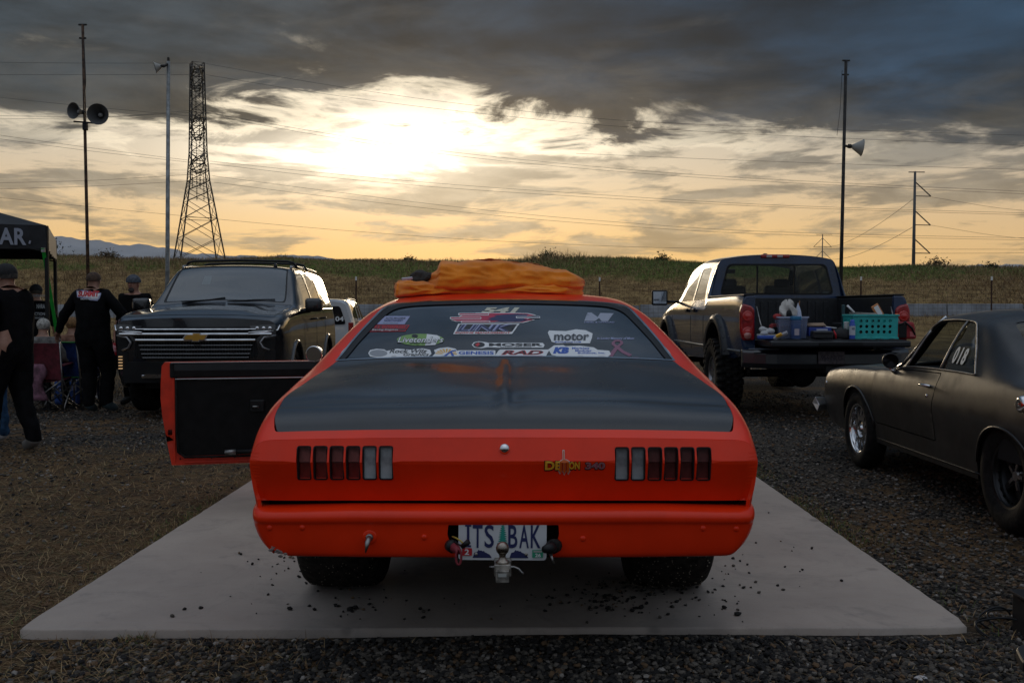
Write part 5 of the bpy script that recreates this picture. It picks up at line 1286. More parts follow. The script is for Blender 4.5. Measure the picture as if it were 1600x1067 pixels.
        MB().tube([(sx*.97, 4.05, 1.41), (sx*1.18, 4.03, 1.42)], .035, 8, flat=.6).build('mirror_arm', M_trim, mr, True)
    q = sk.fn(.001)(np.array([.52]), np.array([3.3]))[0]
    MB().box((0, 3.0, .72), (1.5, 5.2, .22)).build('underbody', M_dark, car)
    for A in (A1, A2):
        mb = MB(); mb.tube([(-.8, A[0], .46), (.8, A[0], .46)], .05, 10); mb.sphere((.12 if A is A1 else -.3, A[0], .46), .19, 10, (1, .8, 1)); mb.build('axle', M_dsteel, car, True)
    mb = MB(); mb.box((-.42, .35, .62), (.10, .4, .10)); mb.box((0, -.02, .60), (.10, .4, .10)); mb.box((.35, .5, .68), (.6, .6, .16)); mb.build('frame_rail', M_dsteel, car, bevel=.01)
    for sx in (-1, 1): MB().tube([(sx*.62, 1.15, .42), (sx*.60, 1.2, .8)], .035, 8).build('shock_absorber', M_steel, car, True)
    patch('nose_panel', lambda u, v: np.stack([u, 5.85+.06*(1-(u/.96)**2), v], 1), [sk.section(5.85)], .15, .1, P, car, flip=True)
    for sx in (-1, 1): MB().box((sx*.78, 5.88, 1.08), (.26, .08, .24)).build('headlight', M_rev, car, bevel=.03)
    MB().box((0, 4.35, 1.25), (1.6, .4, .3)).build('dashboard', M_vinyl, car, bevel=.05)
    for sx in (-1, 1):
        mb = MB(); mb.box((sx*.40, 3.45, 1.10), (.55, .5, .15)); mb.box((sx*.40, 3.18, 1.38), (.52, .15, .55), (.15, 0, 0)); mb.box((sx*.40, 3.12, 1.68), (.24, .10, .15)); mb.build('seat', mat('dark_seat', (.03, .03, .032), .7), car, bevel=.05)
    MB().box((0, 2.35, 1.25), (1.3, .2, .38)).build('rear_bench', mat('dark_seat', (.03, .03, .032), .7), car, bevel=.06)
    MB().box((-.22, 3.95, 1.90), (.24, .03, .07)).build('inner_mirror', M_trim, car, bevel=.015)
    return car
TRUCK = build_truck()

# ------------------------------------------------------------------ black hardtop at the right edge
def build_dart():
    DX, DY = 3.79, 4.62
    car = thing('hardtop_coupe', 'matte black two-door hardtop with polished front wheels, cut off by the right edge', 'car', (DX, DY, -.03), rad(0))
    P = mat('worn_matte_black', (.013, .0125, .012), .38, coat=.25, nscale=2.5, namp=.35, bump=.02, bscale=6, croug=.3, rvar=.16)
    Pf = mat('satin_black_fender', (.017, .0165, .016), .33, coat=.3, nscale=2.5, namp=.3, bump=.03, bscale=7, croug=.25, rvar=.14)
    sk = Skin([
     S(0.0, (.78, .34), (.82, .44), (.84, .56), (.85, .66), (.85, .74), (.83, .80), (.80, .83), (.75, .845), (.66, .85), (.35, .86), (0, .86)),
     S(.3, (.83, .28), (.87, .42), (.885, .56), (.89, .67), (.885, .76), (.86, .84), (.82, .865), (.75, .875), (.66, .88), (.35, .89), (0, .89)),
     S(1.0, (.84, .26), (.862, .44), (.893, .595), (.907, .68), (.895, .785), (.87, .875), (.82, .90), (.74, .91), (.66, .915), (.35, .925), (0, .93)),
     S(1.35, (.84, .26), (.862, .44), (.893, .595), (.907, .68), (.895, .79), (.87, .885), (.80, .97), (.72, 1.03), (.64, 1.04), (.35, 1.06), (0, 1.065)),
     S(1.85, (.84, .26), (.862, .44), (.893, .595), (.907, .68), (.895, .79), (.868, .885), (.775, 1.10), (.69, 1.24), (.60, 1.282), (.34, 1.312), (0, 1.32)),
     S(2.3, (.84, .26), (.862, .44), (.893, .595), (.907, .68), (.893, .785), (.865, .88), (.76, 1.12), (.67, 1.265), (.57, 1.305), (.32, 1.335), (0, 1.34)),
     S(2.66, (.84, .26), (.862, .44), (.893, .595), (.905, .675), (.89, .78), (.862, .872), (.745, 1.11), (.655, 1.25), (.555, 1.29), (.31, 1.315), (0, 1.32)),
     S(3.08, (.84, .26), (.862, .44), (.892, .585), (.902, .67), (.888, .77), (.858, .855), (.80, .885), (.74, .90), (.66, .91), (.35, .94), (0, .945)),
     S(4.0, (.84, .27), (.86, .43), (.887, .575), (.897, .66), (.88, .755), (.85, .825), (.79, .845), (.73, .85), (.65, .85), (.35, .875), (0, .885)),
     S(4.6, (.82, .30), (.865, .43), (.88, .54), (.88, .63), (.865, .71), (.835, .77), (.78, .79), (.72, .795), (.64, .80), (.35, .82), (0, .83)),
     S(4.80, (.76, .34), (.80, .45), (.82, .54), (.825, .61), (.81, .67), (.79, .71), (.74, .73), (.69, .735), (.61, .74), (.33, .75), (0, .755)),
    ]); C = sk.C; K2 = 2*C; mir = lambda l: [(y, K2-t) for y, t in l]
    A1, A2 = (1.27, .33), (3.77, .33)
    low = [(0, 0)] + sk.arch(*A1, .375, rz=.31) + sk.arch(*A2, .375, rz=.36) + [(4.80, 0)]
    fend = 3.38
    lowb = [p for p in low if p[0] < fend]; 
    outer = lowb + [(fend, 0), (fend, K2), ] + mir(lowb)[::-1]
    lowf = [p for p in low if p[0] > fend]; fo = [(fend, 0)] + lowf + mir(lowf)[::-1] + [(fend, K2)]
    glass = rounded([(1.66, 5.22), (2.00, 6.90), (2.60, 6.92), (2.96, 5.6), (2.98, 5.22)], [.03, .06, .05, .03, .03], .3)
    ws = rounded([(2.70, 8.0), (3.04, 7.6), (3.04, K2-7.6), (2.70, K2-8.0)], .05, .35)
    bl = rounded([(1.05, 8.0), (1.72, 8.1), (1.72, K2-8.1), (1.05, K2-8.0)], .06, .35)
    hole_door = rounded([(2.24, .9), (2.16, 5.12), (3.372, 5.12), (3.372, .9)], .02, .3)
    sk.panel('body', [outer, glass, mir(glass), ws, bl, hole_door, mir(hole_door)], P, car, solid=.014, du=.06, dv=.28)
    sk.panel('front_clip', [fo], Pf, car, solid=.014, du=.06, dv=.28)
    d2 = rounded([(2.248, .95), (2.168, 5.08), (3.366, 5.08), (3.366, .95)], .02, .3)
    for sx in (-1, 1):
        do = sk.panel('door', [d2], P, car, side=sx, off=.001, solid=.02, du=.06, dv=.28)
        q = sk.fn(.018)(np.array([2.35]), np.array([4.15]))[0]; X = sx*abs(q[0])
        ho = MB().tube([(X-.014*sx, 2.26, q[2]), (X+.012*sx, 2.30, q[2]+.004), (X+.014*sx, 2.38, q[2]+.004), (X-.012*sx, 2.44, q[2])], [.011, .010, .009, .006], 8).build('door_handle', M_chrome, do, True)
        MB().lathe([(.001, sx*.012), (.012, sx*.010), (.014, 0)], 12, 'x', c=(sx*(abs(q[0])-.012), 2.30, q[2]-.07)).build('door_lock', M_chrome, do, True)
        if sx > 0: continue
    sk.panel('inner_shell', [[(.3, .9), (.3, 5.), (4.6, 5.), (4.6, .9)]], M_dark, car, off=-.03, solid=0, du=.12, dv=.5)  # added dark sheets, one per flank, keep light out of the gaps
    sk.panel('inner_shell', [[(.3, .9), (.3, 5.), (4.6, 5.), (4.6, .9)]], M_dark, car, side=1, off=-.03, solid=0, du=.12, dv=.5)
    # windows: open door glass; quarter glass fixed; trim round the whole opening
    gq = rounded([(1.68, 5.24), (2.02, 6.85), (2.13, 6.88), (2.18, 5.24)], .02, .3); gl = glassmat('coupe_side_glass', (.50, .50, .42), ior=1.7)
    gv = rounded([(2.70, 6.4), (2.94, 5.6), (2.96, 5.24), (2.80, 5.24)], .02, .3)
    for sx in (-1, 1):
        qg = sk.panel('quarter_window', [gq], gl, car, side=sx, off=-.004, solid=0)
        sk.panel('vent_window', [gv], gl, car, side=sx, off=-.004, solid=0)
        if sx < 0:
            nb = lettering('window_number', '018', (2.08, 5.42, 1.89, 5.86), lambda u, v: sk.fn(.003)(u, v), mat('faded_shoe_polish', (.75, .72, .62), .8), qg, bold=.035, spacing=1.25)
        for a, b in (((2.19, 5.24), (2.14, 6.88)), ((2.79, 5.24), (2.69, 6.42))):
            P_ = [sk.fn(.004)(np.array([a[0]+(b[0]-a[0])*k/6]), np.array([a[1]+(b[1]-a[1])*k/6]))[0] for k in range(7)]
            MB().tube([(p[0]*(1 if sx < 0 else -1), p[1], p[2]) for p in P_], .009, 6).build('window_post', M_steel, car, True)
        L = dens(glass, .05, .25); A = np.array(L); X = sk.fn(.006)(A[:, 0], A[:, 1]); pts = [(p[0]*(1 if sx < 0 else -1), p[1], p[2]) for p in X]
        MB().tube(pts + [pts[0]], .006, 6, caps=False).build('drip_moulding', M_steel, car, True)
        P_ = [sk.fn(.006)(np.array([y]), np.array([t]))[0] for y, t in ((3.06, 5.9), (3.0, 6.2), (2.86, 6.85), (2.76, 7.3), (2.68, 7.6))]
        MB().tube([(p[0]*(1 if sx < 0 else -1), p[1], p[2]) for p in P_], .010, 6).build('pillar_moulding', M_chrome, car, True)
        for A_ in (A1, A2):
            P_ = [sk.fn(.002)(np.array([y]), np.array([t]))[0] for y, t in sk.arch(*A_, .37, rz=(.305 if A_ is A1 else .355))[1:-1]]
            MB().tube([(p[0]*(1 if sx < 0 else -1), p[1], p[2]) for p in P_], .010, 6).build('arch_lip', P, car, True)
        flank_strip(sk, [(1.6, .30), (3.35, .30)], .006, 'sill_edge', M_trim, car, sx, .004)
    sk.panel('windscreen', [ws], glassmat('windscreen_glass', (.55, .6, .6)), car, off=-.004, solid=0); sk.panel('rear_window', [bl], glassmat('windscreen_glass', (.55, .6, .6)), car, off=-.004, solid=0)
    for y0, s in ((0.0, -1), (4.80, 1)):
        patch('nose_panel' if y0 else 'tail_panel', lambda u, v, y0=y0, s=s: np.stack([u, y0+s*.05*(1-(u/.85)**2), v], 1), [sk.section(y0)], .12, .08, P, car, flip=(y0 > 0))
    for sx in (-1, 1):
        MB().lathe([(.001, 4.87), (.07, 4.86), (.085, 4.83), (.085, 4.76)], 20, 'y', c=(sx*.62, 0, .60)).build('headlight', M_rev, car, True)
        MB().lathe([(.022, 0), (.020, sx*.014), (.001, sx*.018)], 12, 'x', c=(sx*.868, 4.58, .655)).build('side_marker', M_chrome, car, True)
    # bumper blade with a pointed corner
    R = []
    for x in np.linspace(-.96, .96, 25):
        a = abs(x)/.96; y = 4.93 - .22*a**4; h = .045+.02*a**6; R.append([(x*.97, y-.03, .44-h), (x, y+.03, .455), (x*.985, y-.01, .45+h), (x*.95, y-.04, .44)])
    MB().rings(R).build('front_bumper', mat('satin_chrome', (.8, .8, .8), .3, .9), car, False, bevel=.006)
    R = [[(x, -.02-.03*(1-abs(x)), .36), (x, -.06-.03*(1-abs(x)), .42), (x, -.02-.03*(1-abs(x)), .50)] for x in np.linspace(-.9, .9, 15)]
    MB().rings(R).build('rear_bumper', M_chrome, car, False)
    # mirror: black round cup on a chrome foot
    q = sk.fn(.0)(np.array([2.98]), np.array([5.0]))[0]; c = Vector((q[0]-.045, 2.97, q[2]+.085))
    Mz = Matrix.Translation(c) @ Matrix.Rotation(rad(-12), 4, 'Z')
    mo = MB().lathe([(.052, -.035), (.058, -.034), (.060, -.02), (.056, .03), (.035, .065), (.001, .075)], 24, 'y', M=Mz).build('door_mirror', M_trim, car, True)
    MB().lathe([(.001, -.030), (.052, -.032)], 24, 'y', M=Mz).build('mirror_glass', mat('dark_mirror_face', (.03, .03, .035), .08, 1.), mo, True)
    MB().tube([(c.x, c.y, c.z-.05), (c.x+.02, c.y+.0, c.z-.078), (c.x+.045, c.y, c.z-.088)], [.014, .012, .022], 8).build('mirror_foot', M_chrome, mo, True)
    # chrome fuel cap on the quarter
    q = sk.fn(.0)(np.array([.98]), np.array([4.15]))[0]
    fc = MB().lathe([(.052, -.0), (.050, -.02), (.045, -.035), (.030, -.042), (.020, -.040), (.001, -.044)], 24, 'x', c=(q[0], q[1], q[2])).build('fuel_cap', M_chrome, car, True)
    make_wheel(car, -.735, 1.27, .345, .26, .19, -1, 'dark5', M_rubber, 'rear_wheel'); make_wheel(car, .735, 1.27, .345, .26, .19, 1, 'dark5', M_rubber, 'rear_wheel')
    make_wheel(car, -.80, 3.77, .325, .165, .205, -1, 'polished', M_rubber, 'front_wheel'); make_wheel(car, .80, 3.77, .325, .165, .205, 1, 'polished', M_rubber, 'front_wheel')
    MB().box((0, 2.4, .36), (1.5, 4.3, .12)).build('underbody', M_dark, car); MB().box((0, 3.9, .58), (1.2, 1.4, .35)).build('engine_bay', M_dark, car)
    MB().box((0, 3.12, .80), (1.45, .30, .20)).build('dashboard', M_vinyl, car, bevel=.04)
    MB().tube([(-.36+.18*math.cos(a), 2.82+.05*math.sin(a), .90+.17*math.sin(a)) for a in np.linspace(0, 6.283, 24)], .012, 6).build('steering_wheel', M_trim, car, True)
    for sx in (-1, 1):
        mb = MB(); mb.box((sx*.36, 2.35, .52), (.5, .5, .14)); mb.box((sx*.36, 2.05, .72), (.48, .13, .40), (.15, 0, 0)); mb.build('seat', M_vinyl, car, bevel=.04)
    return car
DART = build_dart()
# ------------------------------------------------------------------ people
def make_person(name_label, loc, rotz, pose=None, h=1.78, shirt=(.005, .005, .006), pants=(.006, .006, .007), shoes=(.02, .02, .02), skin=(.36, .19, .13), sleeves='long', hair=None, hat=None, beard=None, bulk=1., baggy=1., child=False, group=None, face=True, legs='long'):
    root = thing('person', name_label, 'person', loc, rotz, group)
    s = h/1.78
    J = {'pelvis': (0, 0, .96), 'spine': (0, -.01, 1.12), 'chest': (0, 0, 1.34), 'neckb': (0, 0, 1.50), 'neck': (0, .015, 1.55), 'head': (0, .03, 1.635), 'crown': (0, .015, 1.70)}
    for sd, n in ((-1, 'l'), (1, 'r')):
        J.update({'sh'+n: (sd*.185, 0, 1.455), 'el'+n: (sd*.25, -.03, 1.14), 'wr'+n: (sd*.27, .05, .90), 'hand'+n: (sd*.27, .07, .83), 'hip'+n: (sd*.095, 0, .90), 'kn'+n: (sd*.11, .03, .50), 'an'+n: (sd*.12, -.02, .09), 'toe'+n: (sd*.135, .14, .035)})
    J.update(pose or {})
    R = {'pelvis': (.165, .125), 'spine': (.155, .115), 'chest': (.175, .125), 'neckb': (.085, .08), 'neck': (.056, .058), 'head': (.080, .095), 'crown': (.066, .075)}
    for n in 'lr': R.update({'sh'+n: (.085, .080), 'el'+n: (.052, .052), 'wr'+n: (.036, .030), 'hand'+n: (.040, .022), 'hip'+n: (.100, .10), 'kn'+n: (.070, .072), 'an'+n: (.055, .060), 'toe'+n: (.045, .032)})
    E = [('pelvis', 'spine', 'shirt'), ('spine', 'chest', 'shirt'), ('chest', 'neckb', 'shirt'), ('neckb', 'neck', 'skin'), ('neck', 'head', 'skin'), ('head', 'crown', 'skin')]
    for n in 'lr': E += [('chest', 'sh'+n, 'shirt'), ('sh'+n, 'el'+n, 'shirt'), ('el'+n, 'wr'+n, 'shirt' if sleeves == 'long' else 'skin'), ('wr'+n, 'hand'+n, 'skin'), ('pelvis', 'hip'+n, 'pants'), ('hip'+n, 'kn'+n, 'pants'), ('kn'+n, 'an'+n, 'pants'), ('an'+n, 'toe'+n, 'shoe')]
    keys = list(J); idx = {k: i for i, k in enumerate(keys)}
    me = bpy.data.meshes.new('person_body'); me.from_pydata([tuple(c*s for c in J[k]) for k in keys], [(idx[a], idx[b]) for a, b, _ in E], []); me.update()
    ob = bpy.data.objects.new('person_body', me); COL.objects.link(ob)
    ob.modifiers.new('k', 'SKIN'); 
    sv = me.skin_vertices[0].data
    for k in keys:
        bx = bulk if k in ('pelvis', 'spine', 'chest', 'hipl', 'hipr') else (1+(bulk-1)*.4)
        if k[:2] in ('kn', 'an', 'hi', 'el') or k[:3] == 'wrl': bx *= baggy
        if k in ('head', 'crown', 'neck'): bx = 1.
        sv[idx[k]].radius = (R[k][0]*s*bx, R[k][1]*s*bx); sv[idx[k]].use_root = (k == 'pelvis')
    ob.modifiers['k'].use_smooth_shade = True
    ob.modifiers.new('u', 'SUBSURF').levels = 2; ob.modifiers['u'].render_levels = 2
    dg = bpy.context.evaluated_depsgraph_get(); ev = ob.evaluated_get(dg); m2 = bpy.data.meshes.new_from_object(ev)
    V = [tuple(v.co) for v in m2.vertices]; Fc = [tuple(p.vertices) for p in m2.polygons]; cen = [p.center.copy() for p in m2.polygons]
    bpy.data.objects.remove(ob); bpy.data.meshes.remove(m2)
    from mathutils import noise as _nz
    def wr(p):
        q = Vector(p)
        if q.z > J['neckb'][2]*s or q.z < .10*s: return p
        r = Vector((q.x, q.y, 0)); r = r.normalized() if r.length > 1e-6 else r
        k = _nz.noise(Vector((q.x*7+loc[0], q.y*7, q.z*11))) + .6*_nz.noise(Vector((q.x*17, q.y*17+loc[0], q.z*26))); return tuple(q + Vector((q.x, q.y, 0)).normalized()*.022*s*k*(.6 if abs(q.x) > .2*s else 1))
    V = [wr(p) for p in V]
    tags = {'shirt': 0, 'pants': 1, 'skin': 2, 'shoe': 3}; mi = []
    seg = [(Vector(J[a])*s, Vector(J[b])*s, t) for a, b, t in E]
    for c in cen:
        best = None
        for a, b, t in seg:
            d = b-a; u = max(0, min(1, (c-a).dot(d)/max(1e-6, d.length_squared))); q = (a+d*u-c).length
            if best is None or q < best[0]: best = (q, t)
        t = best[1]
        if t == 'shirt' and c.z < (J['pelvis'][2]-.02)*s and not child: t = 'pants'
        if t == 'skin' and sleeves != 'long' and False: t = 'shirt'
        mi.append(tags[t])
    # fingers
    fb = MB()
    for n in 'lr':
        w, hd = Vector(J['wr'+n])*s, Vector(J['hand'+n])*s; d = (hd-w).normalized(); sd = -1 if n == 'l' else 1
        side = Vector((0, 1, 0)); side = (side - d*side.dot(d)).normalized(); inn = d.cross(side)*sd*-1
        for k, (o_, ln) in enumerate(((-.028, .062), (-.010, .074), (.010, .078), (.028, .070))):
            p0 = hd + side*o_*s; p1 = p0 + (d*ln*.45 + inn*.006)*s; p2 = p0 + (d*ln*.8 + inn*.022)*s; p3 = p0 + (d*ln*.95 + inn*.040)*s
            fb.tube([hd + side*o_*s*.6 - d*.02*s, p0, p1, p2, p3], [.009*s, .0095*s, .0085*s, .0075*s, .005*s], 6)
        fb.tube([w + side*.01*s, hd + side*.035*s - d*.02*s, hd + side*.058*s + d*.012*s, hd + (side*.060 + d*.045 + inn*.015)*s], [.012*s, .011*s, .010*s, .007*s], 6)
    b0 = len(V); V += [tuple(v) for v in fb.v]; Fc += [tuple(i+b0 for i in f) for f in fb.f]; mi += [2]*len(fb.f)
    key = str(round(rotz, 3))+name_label[:12]
    ms = mat('cloth_top '+str(shirt), shirt, .85, nscale=14, namp=.25, bump=.5, bscale=14, spec=.1); mp = mat('cloth_bottom '+str(pants), pants, .85, nscale=14, namp=.25, bump=.5, bscale=12, spec=.1)
    mk('body', V, Fc, None, root, True, mats=[ms, mp, mat('skin '+str(skin), skin, .55, nscale=12, namp=.12), mat('shoe '+str(shoes), shoes, .6)], midx=mi)
    hc = Vector(J['head'])*s; cr = Vector(J['crown'])*s
    up = (cr-Vector(J['neck'])*s).normalized()
    if face:
        fm = MAT_SK = mat('skin '+str(skin), skin, .55)
        y0 = hc.y + .080*s
        MB().add([(-.012*s, y0, hc.z-.015*s), (.012*s, y0, hc.z-.015*s), (0, y0+.028*s, hc.z-.018*s), (0, y0+.002*s, hc.z+.028*s), (0, y0, hc.z-.026*s)], [(0, 2, 3), (1, 3, 2), (0, 4, 2), (1, 2, 4)]).build('nose', fm, root, True)
        for sx in (-1, 1):
            MB().sphere((sx*.030*s, hc.y+.076*s, hc.z+.022*s), .010*s, 5, (1.3, .7, .7)).build('eye', mat('eye_dark', (.03, .02, .02), .3), root, True)
            MB().sphere((sx*.076*s, hc.y-.005*s, hc.z-.002*s), .026*s, 5, (.35, .7, 1.1)).build('ear', fm, root, True)
        MB().tube([(-.022*s, y0+.003*s, hc.z-.045*s), (0, y0+.008*s, hc.z-.043*s), (.022*s, y0+.003*s, hc.z-.045*s)], .005*s, 5).build('mouth', mat('lips', (.25, .09, .08), .5), root, True)
    def cap(z0, grow, mname, col, nm, rough=.85, back=0., full=-.15):
        mb = MB(); Rr = []
        for i in range(9):
            a = full + (math.pi/2-full)*i/8; Rr.append([(math.cos(a)*(.080+grow)*s*math.cos(b), hc.y - .004*s + back*s + math.cos(a)*(.096+grow)*s*math.sin(b) - .0*s, hc.z + z0*s + math.sin(a)*(.085+grow)*s) for b in np.linspace(0, 2*math.pi, 20, endpoint=False)])
        mb.rings(Rr, caps=False); mb.f.append(tuple(len(mb.v)-20+j for j in range(20))); mb.mi.append(0); return mb.build(nm, mat(mname, col, rough, nscale=40, namp=.3, bump=.4, bscale=60), root, True)
    if hair: cap(.018, .006, 'hair '+str(hair[0]), hair[0], 'hair', back=-.010, full=-hair[1])
    if hat:
        hc_ = cap(.035, .014, 'hat '+str(hat[0]), hat[0], hat[1], full=-.12)
        if hat[1] == 'cap':
            Rr = [[(math.sin(b)*.075*s*(1+0*k), hc.y+(.080+.075*k*math.cos(b))*s, hc.z+(.040-.010*k+t)*s) for b in np.linspace(-1.4, 1.4, 9)] for k, t in ((0, .004), (1, .004), (1, -.003), (0, -.003))]
            MB().rings(Rr, closed=False, caps=False).build('cap_brim', mat('hat '+str(hat[0]), hat[0], .85), hc_, True)
    if beard:
        mb = MB(); mb.sphere((0, hc.y+.050*s, hc.z-.078*s), .040*s, 7, (1.0, .85, .95)); mb.build('beard', mat('beard '+str(beard), beard, .9, bump=.6, bscale=90), root, True)
    return root
def gpt(px, Y): return (px-800)/FPX*Y
# man crossing at the left edge
P1 = make_person('large man in black tee and black cap walking at the left edge', (gpt(14, 9.2), 9.2, gz(-4.6, 9.2)+.01), rad(72), h=1.76, bulk=1.32, baggy=1.2, sleeves='short', hair=((.05, .045, .04), .35), hat=((.012, .012, .013), 'cap'), beard=(.03, .025, .02), shoes=(.14, .13, .12),
    pose={'kn'+'r': (.11, -.03, .52), 'an'+'r': (.12, -.17, .10), 'toe'+'r': (.13, -.02, .035), 'knl': (-.10, .12, .52), 'anl': (-.11, .14, .09), 'toel': (-.12, .30, .04), 'elr': (.27, .04, 1.15), 'wrr': (.25, .22, .98), 'handr': (.23, .28, .95)})
P2 = make_person('person in blue jeans and white sneakers half hidden behind the walking man', (gpt(-14, 9.75), 9.75, gz(-5, 9.7)+.01), rad(60), h=1.62, shirt=(.02, .02, .03), pants=(.03, .07, .14), shoes=(.65, .65, .66), hair=((.10, .06, .03), .4),
    pose={'knl': (-.09, .10, .47), 'anl': (-.10, .12, .09), 'toel': (-.10, .27, .035)})
P3 = make_person('man in black cap and black tee with white back print under the canopy', (gpt(57, 14.2), 14.2, gz(-6.7, 14.2)), rad(28), h=1.70, bulk=1.1, sleeves='short', hair=((.06, .045, .035), .3), hat=((.012, .012, .013), 'cap'))
P4 = make_person('man in black racing suit seen from behind with arms spread', (gpt(146, 12.7), 12.7, gz(-5.3, 12.7)+.012), rad(-8), h=1.83, bulk=1.22, baggy=1.25, hair=((.07, .04, .025), .25), shoes=(.05, .08, .09),
    pose={'shl': (-.20, 0, 1.455), 'ell': (-.37, -.02, 1.22), 'wrl': (-.50, .04, 1.00), 'handl': (-.53, .06, .94), 'elr': (.35, .08, 1.20), 'wrr': (.42, .22, 1.02), 'handr': (.43, .29, .98), 'anl': (-.06, -.03, .09), 'toel': (-.05, .13, .035), 'knl': (-.08, .03, .5), 'knr': (.12, .13, .52), 'anr': (.10, .08, .09), 'toer': (.20, .20, .035)})
P5 = make_person('man in grey bandana with goatee facing the suited man beside the black SUV', (gpt(211, 13.9), 13.9, gz(-5.3, 13.9)), rad(168), h=1.84, bulk=1.05, sleeves='short', hat=((.07, .08, .10), 'bandana'), beard=(.06, .045, .04), skin=(.40, .20, .14))
def back_print(px0, py0, px1, py1, Y, person, items):
    """flat print lifted just off a garment's back"""
    inv = (Matrix.Translation(person.location) @ person.rotation_euler.to_matrix().to_4x4()).inverted()
    body = [c for c in person.children if c.name.startswith('body')][0]
    from mathutils.bvhtree import BVHTree
    bv = BVHTree.FromPolygons([v.co.copy() for v in body.data.vertices], [tuple(p.vertices) for p in body.data.polygons])
    o_ = inv @ Vector((0, 0, CAM_Z))
    def fn(off):
        def f(u, v):
            out = []
            for a, b in zip(u, v):
                d = (inv @ at(a, b, Y) - o_).normalized(); hit = bv.ray_cast(o_, d)
                p = hit[0] if hit[0] is not None else inv @ at(a, b, Y); out.append(tuple(p - d*off))
            return np.array(out)
        return f
    return fn
f4 = back_print(0, 0, 0, 0, 12.55, P4, None)
pk = patch('back_patch', f4(.010), [[(119, 453), (124, 450.5), (126, 453), (158, 458), (155.5, 466), (152, 470), (140, 469), (138, 467), (120.5, 464.5)]], 3, 3, M_lav, P4)
patch('patch_ground', f4(.014), [[(120.5, 454.5), (156, 459), (153, 467), (121.5, 463)]], 3, 3, M_white, pk)
lettering('patch_lettering', 'SUMMIT', (121.5, 463.5, 155, 454.5), f4(.020), M_redp, pk, bold=.05, shear=.2, skew=0.)
lettering('patch_lettering', 'RACING EQUIPMENT', (126, 468.6, 151, 466.2), f4(.018), M_white, pk, bold=.02)
f3 = back_print(0, 0, 0, 0, 14.0, P3, None)
gp = mat('faded_white_print', (.35, .36, .37), .7)
for b_, bx in (('HENDERSON', (50, 464, 71, 460)), ('NHRA', (57, 482, 70, 475)), ('ACTION', (50, 493, 70, 488)), ('BORNDAY', (50, 498.5, 69, 495))): lettering('shirt_print', b_, bx, f3(.018), gp, P3, bold=.03)
# ------------------------------------------------------------------ camping chairs, seated people
def camp_chair(name, label, loc, rotz, cloth, group=None):
    t = thing(name, label, 'camping chair', loc, rotz, group)
    m = mat('chair_cloth '+str(cloth), cloth, .8, nscale=12, namp=.25, bump=.3, bscale=50); r = .011; W, D = .27, .24
    def sheet(nm, pts):
        n = 7; V = []
        (a, b, c, d) = [Vector(p) for p in pts]
        for i in range(n):
            for j in range(n):
                u, v = i/(n-1), j/(n-1); p = a*(1-u)*(1-v)+b*u*(1-v)+c*u*v+d*(1-u)*v; sag = math.sin(u*math.pi)*(.3+.7*math.sin(v*math.pi)); nn = (b-a).cross(d-a).normalized(); V.append(p - nn*.045*sag)
        return mk(nm, V, [(i*n+j, (i+1)*n+j, (i+1)*n+j+1, i*n+j+1) for i in range(n-1) for j in range(n-1)], m, t, True, solid=.008, off=0)
    sheet('seat', [(-W, -D, .42), (W, -D, .42), (W, D, .45), (-W, D, .45)])
    bk = sheet('backrest', [(-W, -D-.02, .43), (W, -D-.02, .43), (W, -D-.10, .90), (-W, -D-.10, .90)])
    for sx in (-1, 1):
        MB().tube([(sx*W, -D, .03), (sx*W, -D-.03, .45), (sx*W, -D-.11, .92)], r, 6).build('back_post', M_steel, t, True)
        MB().tube([(sx*W, D, .02), (sx*W, D, .62)], r, 6).build('arm_post', M_steel, t, True)
        MB().tube([(sx*W, -D, .03), (sx*W, D, .43)], r*.9, 6).build('side_strut', M_steel, t, True); MB().tube([(sx*W, D, .03), (sx*W, -D, .43)], r*.9, 6).build('side_strut', M_steel, t, True)
        MB().box((sx*W, 0, .625), (.07, .56, .02), rot=(.04, 0, 0)).build('armrest', m, t, bevel=.008)
        for sy in (-1, 1): MB().box((sx*W, sy*D, .015), (.05, .05, .03)).build('foot', M_trim, t, bevel=.006)
    for sy in (-1, 1):
        MB().tube([(-W, sy*(D+.01), .03), (W, sy*(D+.01), .43)], r*.9, 6).build('cross_strut', M_steel, t, True); MB().tube([(W, sy*(D+.02), .03), (-W, sy*(D+.02), .43)], r*.9, 6).build('cross_strut', M_steel, t, True)
    return t, bk
c1, _ = camp_chair('camping_chair', 'blue folding camping chair seen from behind, left of the suited man', (gpt(103, 13.3), 13.45, gz(-6, 13.4)), rad(-6), (.015, .05, .22))
MB().tube([(-.27, -.36, .905), (.27, -.36, .905)], .012, 6).build('green_piping', mat('green_piping', (.04, .25, .06), .7), c1, True)
MB().tube([(-.27, -.262, .44), (.27, -.262, .44)], .010, 6).build('green_piping', mat('green_piping', (.04, .25, .06), .7), c1, True)
c2, _ = camp_chair('camping_chair', 'maroon folding camping chair seen from behind, next to the canopy leg', (gpt(66, 12.9), 13.0, gz(-6, 13)), rad(8), (.12, .012, .022))
sit = {'pelvis': (0, .02, .50), 'spine': (0, -.03, .66), 'chest': (0, -.08, .86), 'neckb': (0, -.08, 1.01), 'neck': (0, -.06, 1.08), 'head': (0, -.04, 1.17), 'crown': (0, -.05, 1.235)}
for n, sd in (('l', -1), ('r', 1)): sit.update({'sh'+n: (sd*.17, -.08, .96), 'el'+n: (sd*.25, -.02, .72), 'wr'+n: (sd*.22, .18, .66), 'hand'+n: (sd*.20, .25, .66), 'hip'+n: (sd*.10, .05, .50), 'kn'+n: (sd*.13, .43, .50), 'an'+n: (sd*.13, .45, .10), 'toe'+n: (sd*.14, .60, .04)})
